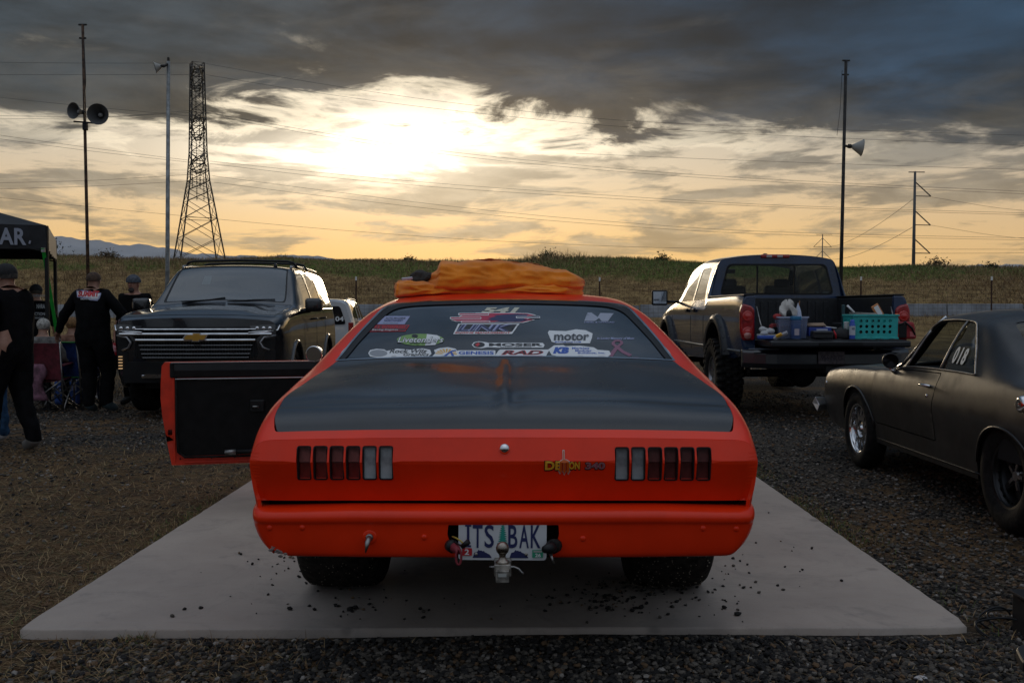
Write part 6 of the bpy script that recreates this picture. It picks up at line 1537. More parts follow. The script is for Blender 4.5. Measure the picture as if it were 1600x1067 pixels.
P6 = make_person('seated person with white hair in the maroon camping chair', (gpt(64, 12.9), 13.0, gz(-6, 13)), rad(8), pose=sit, h=1.70, shirt=(.20, .19, .18), pants=(.03, .03, .04), hair=((.42, .40, .36), .7), face=False)
P7 = make_person('seated woman with blonde hair and bare shoulders in the blue camping chair', (gpt(106, 13.3), 13.5, gz(-6, 13.4)), rad(-6), pose=sit, h=1.72, shirt=(.36, .19, .13), pants=(.05, .06, .10), hair=((.25, .13, .05), .9), face=False, sleeves='short')
# pink jacket over the maroon chair's arm
gj = thing('pink_jacket', 'dusty pink jacket hanging from the side of the maroon chair', 'jacket', (gpt(51, 12.6), 12.7, .62))
R = []
for k in range(9):
    z = -.02-.46*k/8; w = .075+.035*math.sin(k*.9)+.03*(k/8); R.append([(w*math.cos(a)+.01*math.sin(3*a+k), (.05+.02*k/8)*math.sin(a)+.012*math.sin(5*a+k*.7), z) for a in np.linspace(0, 6.283, 16, endpoint=False)])
MB().rings(R).build('cloth', mat('pink_cloth', (.22, .10, .14), .9, nscale=10, namp=.3, bump=.6, bscale=20), gj, True)
# blue cooler bag under the chair
cb = thing('cooler_bag', 'blue soft cooler bag standing under the blue camping chair', 'cooler bag', (gpt(102, 13.9), 14.0, gz(-6, 14)), rad(5))
MB().box((0, 0, .17), (.36, .22, .34)).build('bag_body', mat('blue_bag_cloth', (.02, .07, .28), .7, nscale=10, namp=.2, bump=.3), cb, bevel=.04)
MB().tube([(-.12, -.10, .33), (-.08, -.13, .42), (.08, -.13, .42), (.12, -.10, .33)], .012, 6).build('bag_handle', M_trim, cb, True)
lettering('bag_print', 'COLEM', (-.13, .20, .13, .27), lambda u, v: np.stack([u, np.full(np.shape(u), -.1125), v], 1), M_lav, cb, bold=.03)
# kettle grill
kg = thing('kettle_grill', 'kettle grill with a red domed lid between the suited man and the SUV', 'grill', (gpt(172, 13.6), 13.6, gz(-5.5, 13.6)))
MB().lathe([(.23, .72), (.225, .76), (.19, .83), (.12, .875), (.03, .89), (.001, .892)], 24).build('lid', mat('red_enamel', (.30, .012, .02), .25, coat=.8), kg, True)
MB().lathe([(.23, .715), (.22, .64), (.17, .56), (.08, .52), (.001, .515)], 24).build('bowl', M_trim, kg, True)
for a in (.4, 2.5, 4.6): MB().tube([(.15*math.cos(a), .15*math.sin(a), .56), (.30*math.cos(a), .30*math.sin(a), .0)], .011, 6).build('leg', M_trim, kg, True)
MB().tube([(-.04, 0, .89), (-.04, 0, .92), (.04, 0, .92), (.04, 0, .89)], .008, 6).build('lid_handle', M_trim, kg, True)
bt = thing('plastic_jug', 'translucent white plastic jug with a red cap on the gravel by the SUV', 'jug', (gpt(156, 14.9), 14.9, gz(-6.2, 14.9)))
MB().rings([[(a*k, b*k*.7, z) for a, b in rrect(-.07, -.07, .07, .07, .025)] for z, k in ((0, .95), (.01, 1), (.15, 1), (.19, .8), (.215, .3), (.225, .28))]).build('jug_body', mat('milky_plastic', (.55, .55, .55), .4), bt, False, bevel=.004)
MB().lathe([(.024, .22), (.024, .25), (.001, .252)], 12).build('jug_cap', M_redp, bt, True); MB().box((0, -.0505, .09), (.10, .001, .09)).build('jug_label', mat('jug_label', (.35, .3, .3), .5), bt)

# ------------------------------------------------------------------ canopy
def build_canopy():
    c0 = Vector((gpt(74.5, 13.2), 13.2, 0)); zt, zb = at(75, 353, 13.2).z, at(75, 389, 13.2).z
    t = thing('canopy_tent', 'black pop-up canopy with white lettering at the left edge', 'canopy', (c0.x, c0.y, gz(c0.x, 13.2)))
    m = mat('black_canopy_cloth', (.014, .015, .018), .7, nscale=5, namp=.3, bump=.35, bscale=7); g = gz(c0.x, 13.2); zt -= g; zb -= g
    a = Vector((-2.75, -1.15, 0)); b = Vector((-1.15, 2.75, 0)); cor = [Vector((0, 0, 0)), a, a+b, b]
    ctr = (a+b)/2; pk = Vector((ctr.x, ctr.y, zt+.50))
    V = [(*c.xy, zt) for c in cor] + [tuple(pk)]
    o = mk('roof', V, [(0, 1, 4), (1, 2, 4), (2, 3, 4), (3, 0, 4)], m, t, False, solid=.006)
    for i in range(4):
        p, q = cor[i], cor[(i+1) % 4]; d = (q-p).normalized(); n = Vector((d.y, -d.x, 0)); Vv = []; Fc = []; N = 16
        if (n).dot(p+q-ctr*2) < 0: n = -n
        for k in range(N+1):
            u = k/N; x = p.lerp(q, u); sag = .02*math.sin(u*math.pi)
            for j, z in enumerate((zt+.004, (zt+zb)/2, zb)):
                w = n*(.012*math.sin(k*1.9+j)*j*.5+.015); Vv.append((x.x+w.x, x.y+w.y, z - sag*(j*.5)))
        for k in range(N):
            for j in range(2): aa = k*3+j; Fc.append((aa, aa+3, aa+4, aa+1))
        vo = mk('valance', Vv, Fc, m, t, True, solid=.004, off=0)
        if i == 0:
            o_ = n*.045
            def fn(u, v, z0=zb, hgt=zt-zb): return np.array([tuple(a_*uu + (1-0)*Vector((0, 0, 0)) + o_ + Vector((0, 0, z0+hgt*vv))) for uu, vv, a_ in zip(u, v, [a]*len(u))])
            L = lettering('canopy_lettering', 'PAR', (.222, .14, .080, .86), lambda u, v: fn(np.asarray(u), np.asarray(v)), mat('pale_canopy_print', (.30, .32, .38), .6), vo, bold=.03, spacing=1.05)
            MB().tube([tuple(a*.068+o_+Vector((0, 0, zb+.06))), tuple(a*.064+o_+Vector((0, 0, zb+.10)))], .012, 6).build('canopy_lettering', mat('pale_canopy_print', (.30, .32, .38), .6), vo)
    for c in cor:
        MB().box((c.x, c.y, zt/2), (.045, .045, zt)).build('leg', M_trim, t, bevel=.004); MB().box((c.x, c.y, .01), (.12, .12, .02)).build('foot_plate', M_trim, t)
    for i in range(4):
        p, q = cor[i], cor[(i+1) % 4]; mid = (p+q)/2
        for e0, e1 in ((p, mid), (mid, q)):
            MB().tube([(e0.x, e0.y, zt-.06), (e1.x, e1.y, zt-.34)], .012, 6).build('truss_bar', M_dsteel, t); MB().tube([(e0.x, e0.y, zt-.34), (e1.x, e1.y, zt-.06)], .012, 6).build('truss_bar', M_dsteel, t)
    s0, s1 = at(67, 388, 13.1), at(86, 505, 13.75); d = s1-s0; e = Vector((.022, .004, 0))
    st = thing('tie_down_strap', 'bright green tie-down strap running from the canopy corner', 'strap', tuple(s0)); end = s0+d*2.0
    mk('webbing', [tuple(-e), tuple(e), tuple(d*2.0+e), tuple(d*2.0-e)], [(0, 1, 2, 3)], mat('green_webbing', (.02, .55, .06), .6), st, False, solid=.003)
    MB().box(tuple(d*.02), (.05, .02, .06)).build('buckle', M_steel, st)
build_canopy()

# ------------------------------------------------------------------ poles, loudspeakers, lattice tower
def horn(mb_parent, c, d, r, name='loudspeaker', dark=True):
    """a horn whose mouth looks along d"""
    q = Vector(d).to_track_quat('Z', 'Y').to_matrix().to_4x4(); M = Matrix.Translation(c) @ q
    m = mat('grey_horn', (.10, .10, .10), .6, .3) if dark else mat('pale_horn', (.34, .33, .30), .6)
    o = MB().lathe([(r, .0), (r*.96, .0), (r*.72, -r*.42), (r*.42, -r*.9), (r*.20, -r*1.25), (.001, -r*1.27)], 28, M=M).build(name, m, mb_parent, True, solid=.01) if False else None
    o = MB().lathe([(r*.98, -.01), (r*.70, -r*.42), (r*.40, -r*.9), (r*.17, -r*1.28), (r*.19, -r*1.32), (r*.43, -r*.92), (r*.74, -r*.42), (r, -.0), (r*1.03, .004), (r*1.03, -.012)], 28, M=M).build(name, m, mb_parent, True)
    MB().lathe([(.001, -r*.75), (r*.20, -r*.78), (r*.22, -r*1.2)], 16, M=M).build('horn_core', mat('pale_horn_core', (.35, .34, .32), .6), o, True)
    MB().lathe([(.001, -r*1.75), (r*.26, -r*1.72), (r*.28, -r*1.35), (r*.17, -r*1.28)], 16, M=M).build('driver', M_dsteel, o, True)
    return o
def pole(name, label, cat, pxb, pyb, pxt, pyt, Y, r0, r1, m, n=10):
    b = at(pxb, pyb, Y); tp = at(pxt, pyt, Y); g = gz(b.x, Y); root = thing(name, label, cat, (b.x, Y, g)); top = tp - root.location
    bx = (b - root.location); base = bx - (top-bx)*((bx.z)/(top.z-bx.z)) if top.z != bx.z else bx
    MB().tube([tuple(base), tuple(base.lerp(top, .35)), tuple(top)], [r0, (r0+r1)/2, r1], n).build('mast', m, root, True)
    return root, top, base
r1_, tp, bs = pole('speaker_pole', 'tall thin rusty pole with two horn loudspeakers facing the camera', 'pole', 137.5, 432, 129, 39, 30, .055, .04, M_rust)
loc = lambda px, py, Y, root: at(px, py, Y) - root.location
for px, py, w in ((129, 39, .24), (129, 60, .20)): c = loc(px, py, 30, r1_); MB().box(tuple(c), (w, .05, .045)).build('mast_cap', M_dsteel, r1_)
MB().tube([tuple(loc(131, 62, 29.93, r1_)), tuple(loc(134, 130, 29.9, r1_)), tuple(loc(131, 160, 29.93, r1_)), tuple(loc(133, 200, 29.93, r1_))], .012, 6).build('cable', M_trim, r1_, True)
MB().tube([tuple(loc(115, 190, 29.9, r1_)), tuple(loc(152, 193, 29.9, r1_))], .028, 6).build('bracket', M_dsteel, r1_)
MB().box(tuple(loc(133, 198, 29.9, r1_)), (.13, .12, .22)).build('junction_box', M_trim, r1_, bevel=.01)
horn(r1_, loc(114, 173, 29.6, r1_), (-.45, -1, -.05), .235); horn(r1_, loc(152.5, 178.5, 29.4, r1_), (.12, -1, -.08), .30)
r2_, tp, bs = pole('speaker_pole', 'slim galvanised pole with one horn at its top, left of the SUV', 'pole', 261.5, 432, 263, 96, 21, .055, .035, M_galv)
MB().tube([tuple(loc(263, 100, 21, r2_)), tuple(loc(256, 104, 20.9, r2_)), tuple(loc(252, 103, 20.8, r2_))], .025, 8).build('bracket', M_dsteel, r2_, True)
horn(r2_, loc(242, 106, 20.9, r2_), (-1, -.35, -.30), .115, dark=False)
MB().box(tuple(loc(263, 94, 21, r2_)), (.04, .04, .10)).build('mast_cap', M_dsteel, r2_)
r3_, tp, bs = pole('speaker_pole', 'tall dark pole with a pale horn pointing right, behind the pickup', 'pole', 1313.5, 455, 1322, 95, 30, .06, .045, M_dsteel)
for px, py, w in ((1322, 95, .22), (1321, 117, .20)): MB().box(tuple(loc(px, py, 30, r3_)), (w, .05, .04)).build('mast_cap', M_dsteel, r3_)
MB().tube([tuple(loc(1320, 228, 29.95, r3_)), tuple(loc(1325, 229, 29.9, r3_)), tuple(loc(1331, 229, 29.9, r3_))], .035, 8).build('bracket', M_dsteel, r3_, True)
horn(r3_, loc(1347.5, 231, 29.8, r3_), (1, -.12, -.14), .245, dark=False)
MB().tube([tuple(loc(1316, 110, 30, r3_)), tuple(loc(1313, 170, 30, r3_)), tuple(loc(1308, 212, 30, r3_))], .006, 4).build('loose_wire', M_trim, r3_)

M_lat = mat('tower_steel', (.045, .042, .040), .7, .3)
def build_tower():
    Y = 155.; cx = at(311, 400, Y).x; g = gz(cx, Y); t = thing('lattice_tower', 'tall dark steel lattice transmission tower behind the black SUV', 'transmission tower', (cx, Y, g), -math.atan2(cx, Y))
    zz = lambda py: at(311, py, Y).z-g; k = Y/FPX
    prof = [(560, 52*k), (405, 33*k), (283, 14.5*k), (238, 11.5*k), (100, 9*k)]
    def hw(z):
        zs = [zz(p) for p, _ in prof]; return float(np.interp(z, zs, [w for _, w in prof]))
    z0 = -.5; ztop = zz(99)
    levels = [z0, zz(450), zz(405), zz(372), zz(342), zz(316), zz(298), zz(283)] + [zz(p) for p in (268, 253, 238, 222, 206, 190, 174, 158, 142, 126, 112, 99)]
    th = rad(0); cs = lambda sx, sy, z: Vector((hw(z)*(sx*math.cos(.18)-sy*math.sin(.18)), hw(z)*(sx*math.sin(.18)+sy*math.cos(.18)), z))
    for sx, sy in ((-1, -1), (1, -1), (1, 1), (-1, 1)):
        MB().tube([tuple(cs(sx, sy, z)) for z in levels], [.11 if z < zz(283) else .095 for z in levels], 4).build('leg', M_lat, t)
    mb = MB(); fs = [((-1, -1), (1, -1)), ((1, -1), (1, 1)), ((1, 1), (-1, 1)), ((-1, 1), (-1, -1))]
    for i in range(len(levels)-1):
        a, b = levels[i], levels[i+1]; r = .045 if a < zz(283) else .036
        for p, q in fs:
            mb.tube([cs(*p, a), cs(*q, b)], r, 4, False); mb.tube([cs(*q, a), cs(*p, b)], r, 4, False)
            if i in (3, 6, 7, 9, 11, 13, 15, 17, 18): mb.tube([cs(*p, b), cs(*q, b)], r, 4, False)
    mb.build('lattice_brace', M_lat, t, kind='stuff')
    for py, ln in ((128, 9.), (205, 11.5), (262, 9.5)):
        z = zz(py)
        for s in (-1, 1):
            mb = MB(); w = hw(z)
            for sx in (-1, 1): mb.tube([(sx*w, s*w, z), (sx*.3, s*ln, z+.3)], .09, 4); mb.tube([(sx*w, s*w, z+2.1), (sx*.3, s*ln, z+.3)], .08, 4)
            for q in (.3, .6, .85):
                y = s*(w+(ln-w)*q); x = w*(1-q)+.3*q; mb.tube([(-x, y, z+.3*q), (x, y, z+.3*q)], .06, 4); mb.tube([(-x, y, z), (x, y, z+2.1*(1-q))], .06, 4)
            mb.build('cross_arm', M_lat, t)
            for off in (-.55, .55):
                ib = MB(); x = off + (.5 if s > 0 else -.5)*.6; ib.tube([(x, s*ln*.92, z+.2), (x, s*ln*.92, z-4.2)], .04, 4)
                for q in range(9): ib.lathe([(.04, z-.6-q*.4), (.20, z-.66-q*.4), (.04, z-.74-q*.4)], 8, c=(x, s*ln*.92, 0))
                ib.build('insulator', M_lat, t)
build_tower()
def steel_pole(label, px, pyb, pyt, Y, r, both=False, arms=((284, 307), (329, 352), (373, 396))):
    b = at(px, pyb, Y); g = gz(b.x, Y); t = thing('power_pole', label, 'power pole', (b.x, Y, g)); zz = lambda p: at(px, p, Y).z-g; k = Y/FPX
    MB().tube([(-1.*k, 0, -.5), (0, 0, zz(pyt))], [r, r*.55], 10).build('mast', mat('grey_pole_steel', (.075, .08, .085), .6, .3), t, True)
    MB().tube([(-10*k, 0, zz(pyt)-.2), (15*k, 0, zz(pyt)-.2)], r*.25, 5).build('cross_arm', M_lat, t)
    for a, c in arms:
        for s in ((1, -1) if both else (1,)):
            w = 25*k*s if not both else 14*k*s
            mb = MB(); mb.tube([(0, 0, zz(a)), (w, 0, zz(c))], r*.30, 5); mb.tube([(0, 0, zz(c)+.6*k), (w, 0, zz(c))], r*.22, 5)
            for q in range(7): mb.lathe([(r*.2, 0), (r*.5, r*.1), (r*.2, r*.2)], 6, c=(w*q/7, 0, zz(a)+(zz(c)-zz(a))*q/7))
            mb.build('insulator_arm', M_lat, t)
steel_pole('grey steel monopole with three angled insulator arms on the right', 1428, 418, 268, 270, .55)
steel_pole('small distant power pole just left of the tall dark speaker pole', 1285, 420, 366, 620, .5, True, ((372, 386), (392, 406)))
def wires():
    m = mat('wire_black', (.03, .03, .032), .6)
    W = [([(-60, 97), (150, 99), (310, 99)], 155), ([(-60, 117), (150, 117), (300, 117)], 155), ([(-60, 180), (150, 183), (300, 173)], 155), ([(-60, 187), (140, 184), (300, 176)], 150), ([(-60, 203), (140, 231), (297, 251)], 152), ([(-60, 209), (140, 236), (297, 254)], 158),
         ([(-60, 287), (120, 283), (297, 273)], 150), ([(-60, 297), (120, 292), (297, 283)], 160), ([(-60, 303), (250, 334), (560, 362), (800, 378), (1100, 388), (1700, 390)], 190), ([(-60, 146), (100, 163), (300, 182)], 158),
         ([(318, 99), (500, 131), (700, 160), (1000, 190), (1700, 215)], 155), ([(322, 117), (480, 143), (700, 172), (1000, 200), (1700, 232)], 160), ([(322, 176), (500, 207), (660, 232), (860, 254), (1100, 274), (1700, 304)], 150), ([(324, 180), (500, 212), (660, 237), (860, 259), (1100, 278), (1700, 308)], 158),
         ([(328, 252), (500, 270), (700, 288), (900, 302), (1200, 320), (1700, 336)], 152), ([(328, 256), (500, 276), (700, 294), (900, 307), (1200, 323), (1700, 339)], 160), ([(332, 275), (500, 297), (700, 322), (900, 342), (1200, 362), (1700, 374)], 150), ([(334, 285), (500, 306), (700, 329), (900, 348), (1200, 366), (1700, 377)], 160),
         ([(900, 240), (1140, 250), (1429, 260), (1700, 268)], 270)]
    for a, b in (((1455, 308), (1700, 336)), ((1454, 352), (1700, 379)), ((1453, 396), (1700, 385))): W.append(([a, ((a[0]+b[0])/2, (a[1]+b[1])/2+5), b], 270))
    for (pts, Y) in W:
        P = [at(a, b, Y) for a, b in pts]; xs = np.array([p.x for p in P]); zs = np.array([p.z for p in P]); mm = pchip_slopes(xs, zs); X = np.linspace(xs[0], xs[-1], 40); Z = hermite(xs, zs, mm, X)
        o = thing('power_line', ('thin power line coming to the lattice tower from the left edge' if pts[-1][0] < 320 else 'thin power line sagging from the lattice tower away to the right') if Y < 200 else 'thin power line crossing low over the right-hand horizon', 'power line', (xs[0], Y, zs[0]), group='power lines of the lattice tower' if Y < 200 else 'power lines on the right')
        o2 = o; r = .022*Y/150*.95
        MB().tube([(x-xs[0], 0, z-zs[0]) for x, z in zip(X, Z)], r, 4).build('conductor', m, o)
    for a, b in (((1431, 308, 270), (1288, 386, 620)), ((1431, 352, 270), (1288, 404, 620))):
        A, B = at(*a), at(*b); o = thing('power_line', 'power line running from the grey monopole back to the distant pole', 'power line', tuple(A), group='power lines between the two far poles')
        MB().tube([tuple((B-A)*u + Vector((0, 0, -14*u*(1-u)))) for u in np.linspace(0, 1, 24)], .07, 4).build('conductor', m, o)
wires()
# ------------------------------------------------------------------ orange sweatshirt heaped on the roof
def cloth_heap(name, top, bot, Yc, depth, m, parent, seed, amp=.010, ridge=((14, 1.2, .5),), lean=0.):
    """closed cloth volume: silhouettes given as photo-space curves, real depth front to back"""
    xs = np.linspace(top[0][0], top[-1][0], 90); N1 = 150
    xs = np.linspace(top[0][0], top[-1][0], N1); tz = np.interp(xs, [p[0] for p in top], [p[1] for p in top]); bz = np.interp(xs, [p[0] for p in bot], [p[1] for p in bot])
    from mathutils import noise as _n
    o0 = parent.location; V = []; n = 72; rr = np.random.default_rng(seed); ph = rr.uniform(0, 6.28, 12)
    for i, (px, a, b) in enumerate(zip(xs, tz, bz)):
        u = i/(N1-1); T = at(px, a, Yc) - o0; B = at(px, b, Yc) - o0; h = max(.004, T.z-B.z); zc = (T.z+B.z)/2; e = min(1., math.sin(max(.0, min(1, u))*math.pi)*3.2)**.5
        for k in range(n):
            an = 2*math.pi*k/n; c, s_ = math.cos(an), math.sin(an); sq = (abs(c)**4+abs(s_)**4)**-.25
            y = c*sq*depth*e*(.9+.1*math.sin(u*9+ph[0])); z = zc + s_*sq*h/2
            f = 0
            for (fx, fy, w) in ridge:
                q = math.sin(fx*(T.x + .35*z*3 + .06*math.sin(u*11+ph[1])) + fy*an*1.5 + ph[2]); f += w*(.55-abs(q)**.7)
            f += .5*math.sin(T.x*21+an*2+ph[3])*math.sin(an*3+ph[4]) + .35*math.sin(T.x*47+an*5+ph[5])
            q3 = Vector((T.x*5.5+seed+.6*z*8, c*1.3+T.x*2, z*16+s_*1.2)); nz = _n.noise(q3); q4 = Vector((T.x*13+seed, c*2+T.x*5, z*30)); n2 = _n.noise(q4)
            f = f*.35 + 2.0*(.35-abs(nz))*1.3 + .8*(.3-abs(n2))
            d = amp*f*e; V.append((T.x + .003*math.sin(an*4+u*30), y + c*d + (z-zc)*.55*(1 if c < 0 else -.4) + lean*z, z + s_*d*.35 + (d*.4 if s_ > .2 else 0)))
    Fc = [(i*n+j, i*n+(j+1) % n, (i+1)*n+(j+1) % n, (i+1)*n+j) for i in range(N1-1) for j in range(n)] + [tuple(range(n-1, -1, -1)), tuple((N1-1)*n+j for j in range(n))]
    return mk(name, V, Fc, m, parent, True)
def build_hoodie():
    Y = 5.78; base = at(766, 458, Y); t = thing('folded_sweatshirt', 'bright orange sweatshirt with dark lining folded in a heap on the red car roof', 'sweatshirt', (base.x, Y, base.z))
    mo = mat('orange_jersey', (.96, .25, .005), .9, nscale=8, namp=.12, bump=.35, bscale=220, sheen=.25); md = mat('dark_lining', (.035, .03, .026), .95, bump=.4, bscale=150)
    cloth_heap('lower_layer', [(617, 443), (624, 441), (640, 438), (664, 442), (700, 448), (800, 449), (870, 444), (905, 444), (911, 449)], [(617, 460), (622, 465), (640, 464), (664, 463), (700, 462), (800, 462), (870, 462), (905, 463), (911, 460)], Y+.02, .20, mo, t, 3, .012, ((4, 2.0, .7), (11, -1.6, .4)))
    cloth_heap('upper_fold', [(658, 446), (668, 436), (674, 428), (684, 424), (688, 413), (690, 407), (700, 409), (716, 411), (735, 408), (752, 406.5), (775, 407), (800, 410), (830, 412), (850, 417), (864, 423), (884, 424), (902, 431), (912, 436), (914, 442)], [(658, 450), (668, 453), (684, 454), (715, 455), (760, 455), (800, 453), (850, 452), (890, 452), (906, 451), (914, 446)], Y-.03, .19, mo, t, 9, .013, ((3.2, 2.1, 1.0), (6.5, -3.2, .7), (17, 1.6, .35)))
    cloth_heap('sleeve_fold', [(700, 447), (735, 440), (790, 435), (830, 437), (870, 436), (900, 438), (913, 441)], [(700, 451), (735, 451), (790, 450), (830, 450), (870, 451), (900, 452), (913, 449)], Y-.115, .10, mo, t, 21, .012, ((5, 2.3, .9), (14, -1.8, .5)))
    cloth_heap('hood_lining', [(634, 438), (643, 428), (650, 422), (660, 423), (668, 426), (674, 427), (678, 432)], [(634, 441), (643, 442), (650, 444), (660, 446), (668, 440), (674, 436), (678, 434)], Y-.07, .13, md, t, 5, .008, ((18, 1.0, .6),))
    cloth_heap('cuff', [(616.5, 441), (620, 438), (630, 437.5), (641, 438)], [(616.5, 456), (620, 465), (630, 464), (641, 463)], Y-.10, .11, mo, t, 13, .006, ((22, .8, .6),))
    tg = at(636, 435.5, Y-.20) - base - Vector((0, 0, 0)); tg = at(636, 435.5, Y-.20) - t.location
    MB().box(tuple(tg), (.060, .012, .014), rot=(.3, -.12, .2)).build('care_label', mat('white_tag', (.55, .55, .60), .7), t, bevel=.002)
build_hoodie()

# ------------------------------------------------------------------ gear on the open tailgate
def gear():
    tw = TRUCK.location; Yg = 11.62; zt = .955
    def T(name, label, cat, px, dy=0., rz=0., z=zt, group=None):
        return thing(name, label, cat, ((px-800)/FPX*(Yg+dy), Yg+dy, z), rz, group)
    teal = mat('turquoise_plastic', (.03, .42, .40), .35, nscale=12, namp=.08)
    t = T('plastic_crate', 'turquoise plastic crate with round holes on the pickup tailgate', 'crate', 1360, .02, rad(2))
    W, D, Hh = .52, .30, .275
    hl = []
    for r_ in range(3):
        for c in range(6): cx = -.17+c*.068; cz = .085+r_*.063; hl.append([(cx+.019*math.cos(a), cz+.019*math.sin(a)) for a in np.linspace(0, 6.283, 14, endpoint=False)])
    for nm, y in (('side_wall', -D/2), ('side_wall', D/2)): patch(nm, lambda u, v, y=y: np.stack([u*(1+.06*(v-.1)), np.full(np.shape(u), y), v], 1), [[(-W/2, .0), (W/2, .0), (W/2, Hh), (-W/2, Hh)]] + hl, .1, .1, teal, t, solid=.008, off=0, smooth=False)
    for sx in (-1, 1):
        hs = [[(-.09+c*.06+.018*math.cos(a), .085+r_*.063+.018*math.sin(a)) for a in np.linspace(0, 6.283, 12, endpoint=False)] for r_ in range(3) for c in range(4)]
        patch('end_wall', lambda u, v, sx=sx: np.stack([sx*W/2*(1+.06*(v-.1)), u, v], 1) if False else np.stack([sx*W/2*(1+.06*(v-.1)), u, v], 1), [[(-D/2, 0), (D/2, 0), (D/2, Hh), (-D/2, Hh)]] + hs, .1, .1, teal, t, solid=.008, off=0, smooth=False)
    MB().box((0, 0, .006), (W, D, .012)).build('crate_floor', teal, t)
    rb = MB()
    for y in (-D/2-.006, D/2+.006): rb.box((0, y, Hh), (W*1.06, .022, .022))
    for x in (-W/2*1.02, W/2*1.02): rb.box((x, 0, Hh), (.022, D+.03, .022))
    rb.box((0, -D/2-.008, .012), (W*1.03, .020, .024)); rb.build('crate_rim', teal, t, bevel=.004)
    MB().box((0, 0, .10), (W-.05, D-.05, .16)).build('crate_contents', mat('dark_clutter', (.05, .035, .03), .8, nscale=18, namp=.6), t)
    t = T('cardboard_pack', 'small tilted orange and white card pack on top of the turquoise crate', 'box', 1371, .02, .1, zt+.33); MB().box((0, 0, 0), (.085, .03, .15), rot=(0, -.55, 0)).build('pack', mat('card_orange', (.55, .22, .08), .7), t, bevel=.003); MB().box((-.0, -.017, .0), (.055, .004, .12), rot=(0, -.55, 0)).build('pack_print', M_white, t)
    t = T('papers', 'stack of pale papers lying across the turquoise crate', 'papers', 1349, 0, .05, zt+.288); 
    for k in range(3): MB().box((0, k*.01, k*.008), (.26, .16, .006), rot=(0, .02*k, .05*k)).build('sheet', mat('grey_paper', (.38, .37, .34), .8), t)
    t = T('paper_roll', 'thin white tube leaning on the left end of the turquoise crate', 'tube', 1329, 0, 0, zt+.33); MB().tube([(-.04, 0, .06), (.04, 0, -.02)], .012, 8).build('roll', M_white, t, True)
    # clear tote and what stands in it
    clear = glassmat('clear_tote_plastic', (.72, .76, .84), .12, 1.45, .28, (.40, .45, .60))
    t = T('plastic_tote', 'clear plastic storage tote at the left end of the tailgate', 'tote', 1236, .02, rad(-3))
    R = lambda k, z, w=.17, d=.13: [(a*k, b*k, z) for a, b in rrect(-w, -d, w, d, .03)]
    mb = MB(); mb.rings([R(.86, .005), R(.9, .012), R(1., .25)], caps=False); mb.f.append(tuple(range(len(R(1, 0))-1, -1, -1))); mb.mi.append(0); mb.build('tote_body', clear, t, True, solid=.004)
    mb = MB(); mb.rings([R(1.0, .245), R(1.07, .245), R(1.07, .262), R(1.0, .262)], caps=False); mb.build('tote_rim', mat('frosted_rim', (.40, .44, .58), .4), t)
    for k, (x, c) in enumerate(((-.08, (.10, .03, .03)), (.02, (.05, .07, .15)), (.09, (.18, .18, .2)))): MB().box((x, .0, .09), (.07, .12, .13+.02*k)).build('tote_contents', mat('tote_contents '+str(c), c, .6), t, bevel=.01)
    t = T('water_jug', 'clear blue-lidded water jug standing in front of the clear tote', 'jug', 1243.5, -.16, 0)
    MB().rings([[(a, b, z) for a, b in rrect(-.048*k, -.045*k, .048*k, .045*k, .02*k)] for z, k in ((0, .95), (.01, 1), (.22, 1), (.23, .96))]).build('jug_body', glassmat('jug_plastic', (.5, .6, .8), .1, 1.45, .35, (.12, .2, .42)), t, True)
    MB().box((0, 0, .245), (.105, .10, .045)).build('jug_lid', mat('cyan_lid', (.02, .16, .32), .35), t, bevel=.01); MB().box((.0, -.047, .085), (.055, .002, .075)).build('jug_label', mat('pale_label', (.42, .36, .40), .6), t)
    t = T('plastic_bag', 'crumpled white plastic bag stuffed on top of the clear tote', 'plastic bag', 1231, .03, 0, zt+.23)
    mb = MB(); rr = random.Random(4); R_ = []
    for k in range(9):
        z = k*.026; w = (.045, .075, .085, .088, .085, .075, .06, .045, .02)[k]; R_.append([(w*math.cos(a)*(1+.3*math.sin(a*7+k*1.9)+.25*math.sin(a*3+k)), w*.8*math.sin(a)*(1+.35*math.cos(a*6+k*2.3)), z+.028*math.sin(a*5+k)) for a in np.linspace(0, 6.283, 28, endpoint=False)])
    mb.rings(R_).build('bag', mat('white_bag_plastic', (.55, .52, .48), .5), t, True)
    MB().sphere((-.01, -.085, .06), .035, 6, (1, .5, 1.5)).build('dark_glove', M_trim, t, True)
    t = T('paper_cone', 'pointed white paper sleeve standing at the right rear of the clear tote', 'paper sleeve', 1247, .03, 0, zt+.22)
    MB().lathe([(.05, 0), (.035, .10), (.004, .20)], 7).build('sleeve', mat('bluish_paper', (.50, .54, .66), .6), t); MB().tube([(.0, 0, .1), (.014, -.01, .225)], .006, 6).build('stick', mat('stick_wood', (.3, .15, .07), .8), t)
    t = T('red_pouch', 'dark red pouch behind the left side of the clear tote', 'pouch', 1209, .10, .3); MB().box((0, 0, .09), (.13, .12, .18), taper=.7).build('pouch', mat('red_cloth_dark', (.22, .02, .02), .8, bump=.5, bscale=30), t, bevel=.03); MB().box((-.02, -.07, .08), (.07, .02, .12)).build('black_strap', M_trim, t, bevel=.006)
    t = T('red_pouch', 'small red cloth sticking out above the clear tote beside the white bag', 'cloth', 1215, .02, .3, zt+.22); MB().sphere((0, 0, .04), .045, 7, (1.3, 1, .8)).build('cloth', mat('red_cloth', (.35, .03, .03), .8, bump=.6, bscale=40), t, True)
    t = T('crumpled_napkin', 'crumpled white paper towel at the left end of the tailgate', 'paper towel', 1198, .02, 0, zt)
    mb = MB()
    for k in range(9): mb.sphere((rr.uniform(-.06, .06), rr.uniform(-.05, .03), .07+rr.uniform(-.02, .05)), rr.uniform(.025, .045), 4, (1.1, .9, .8))
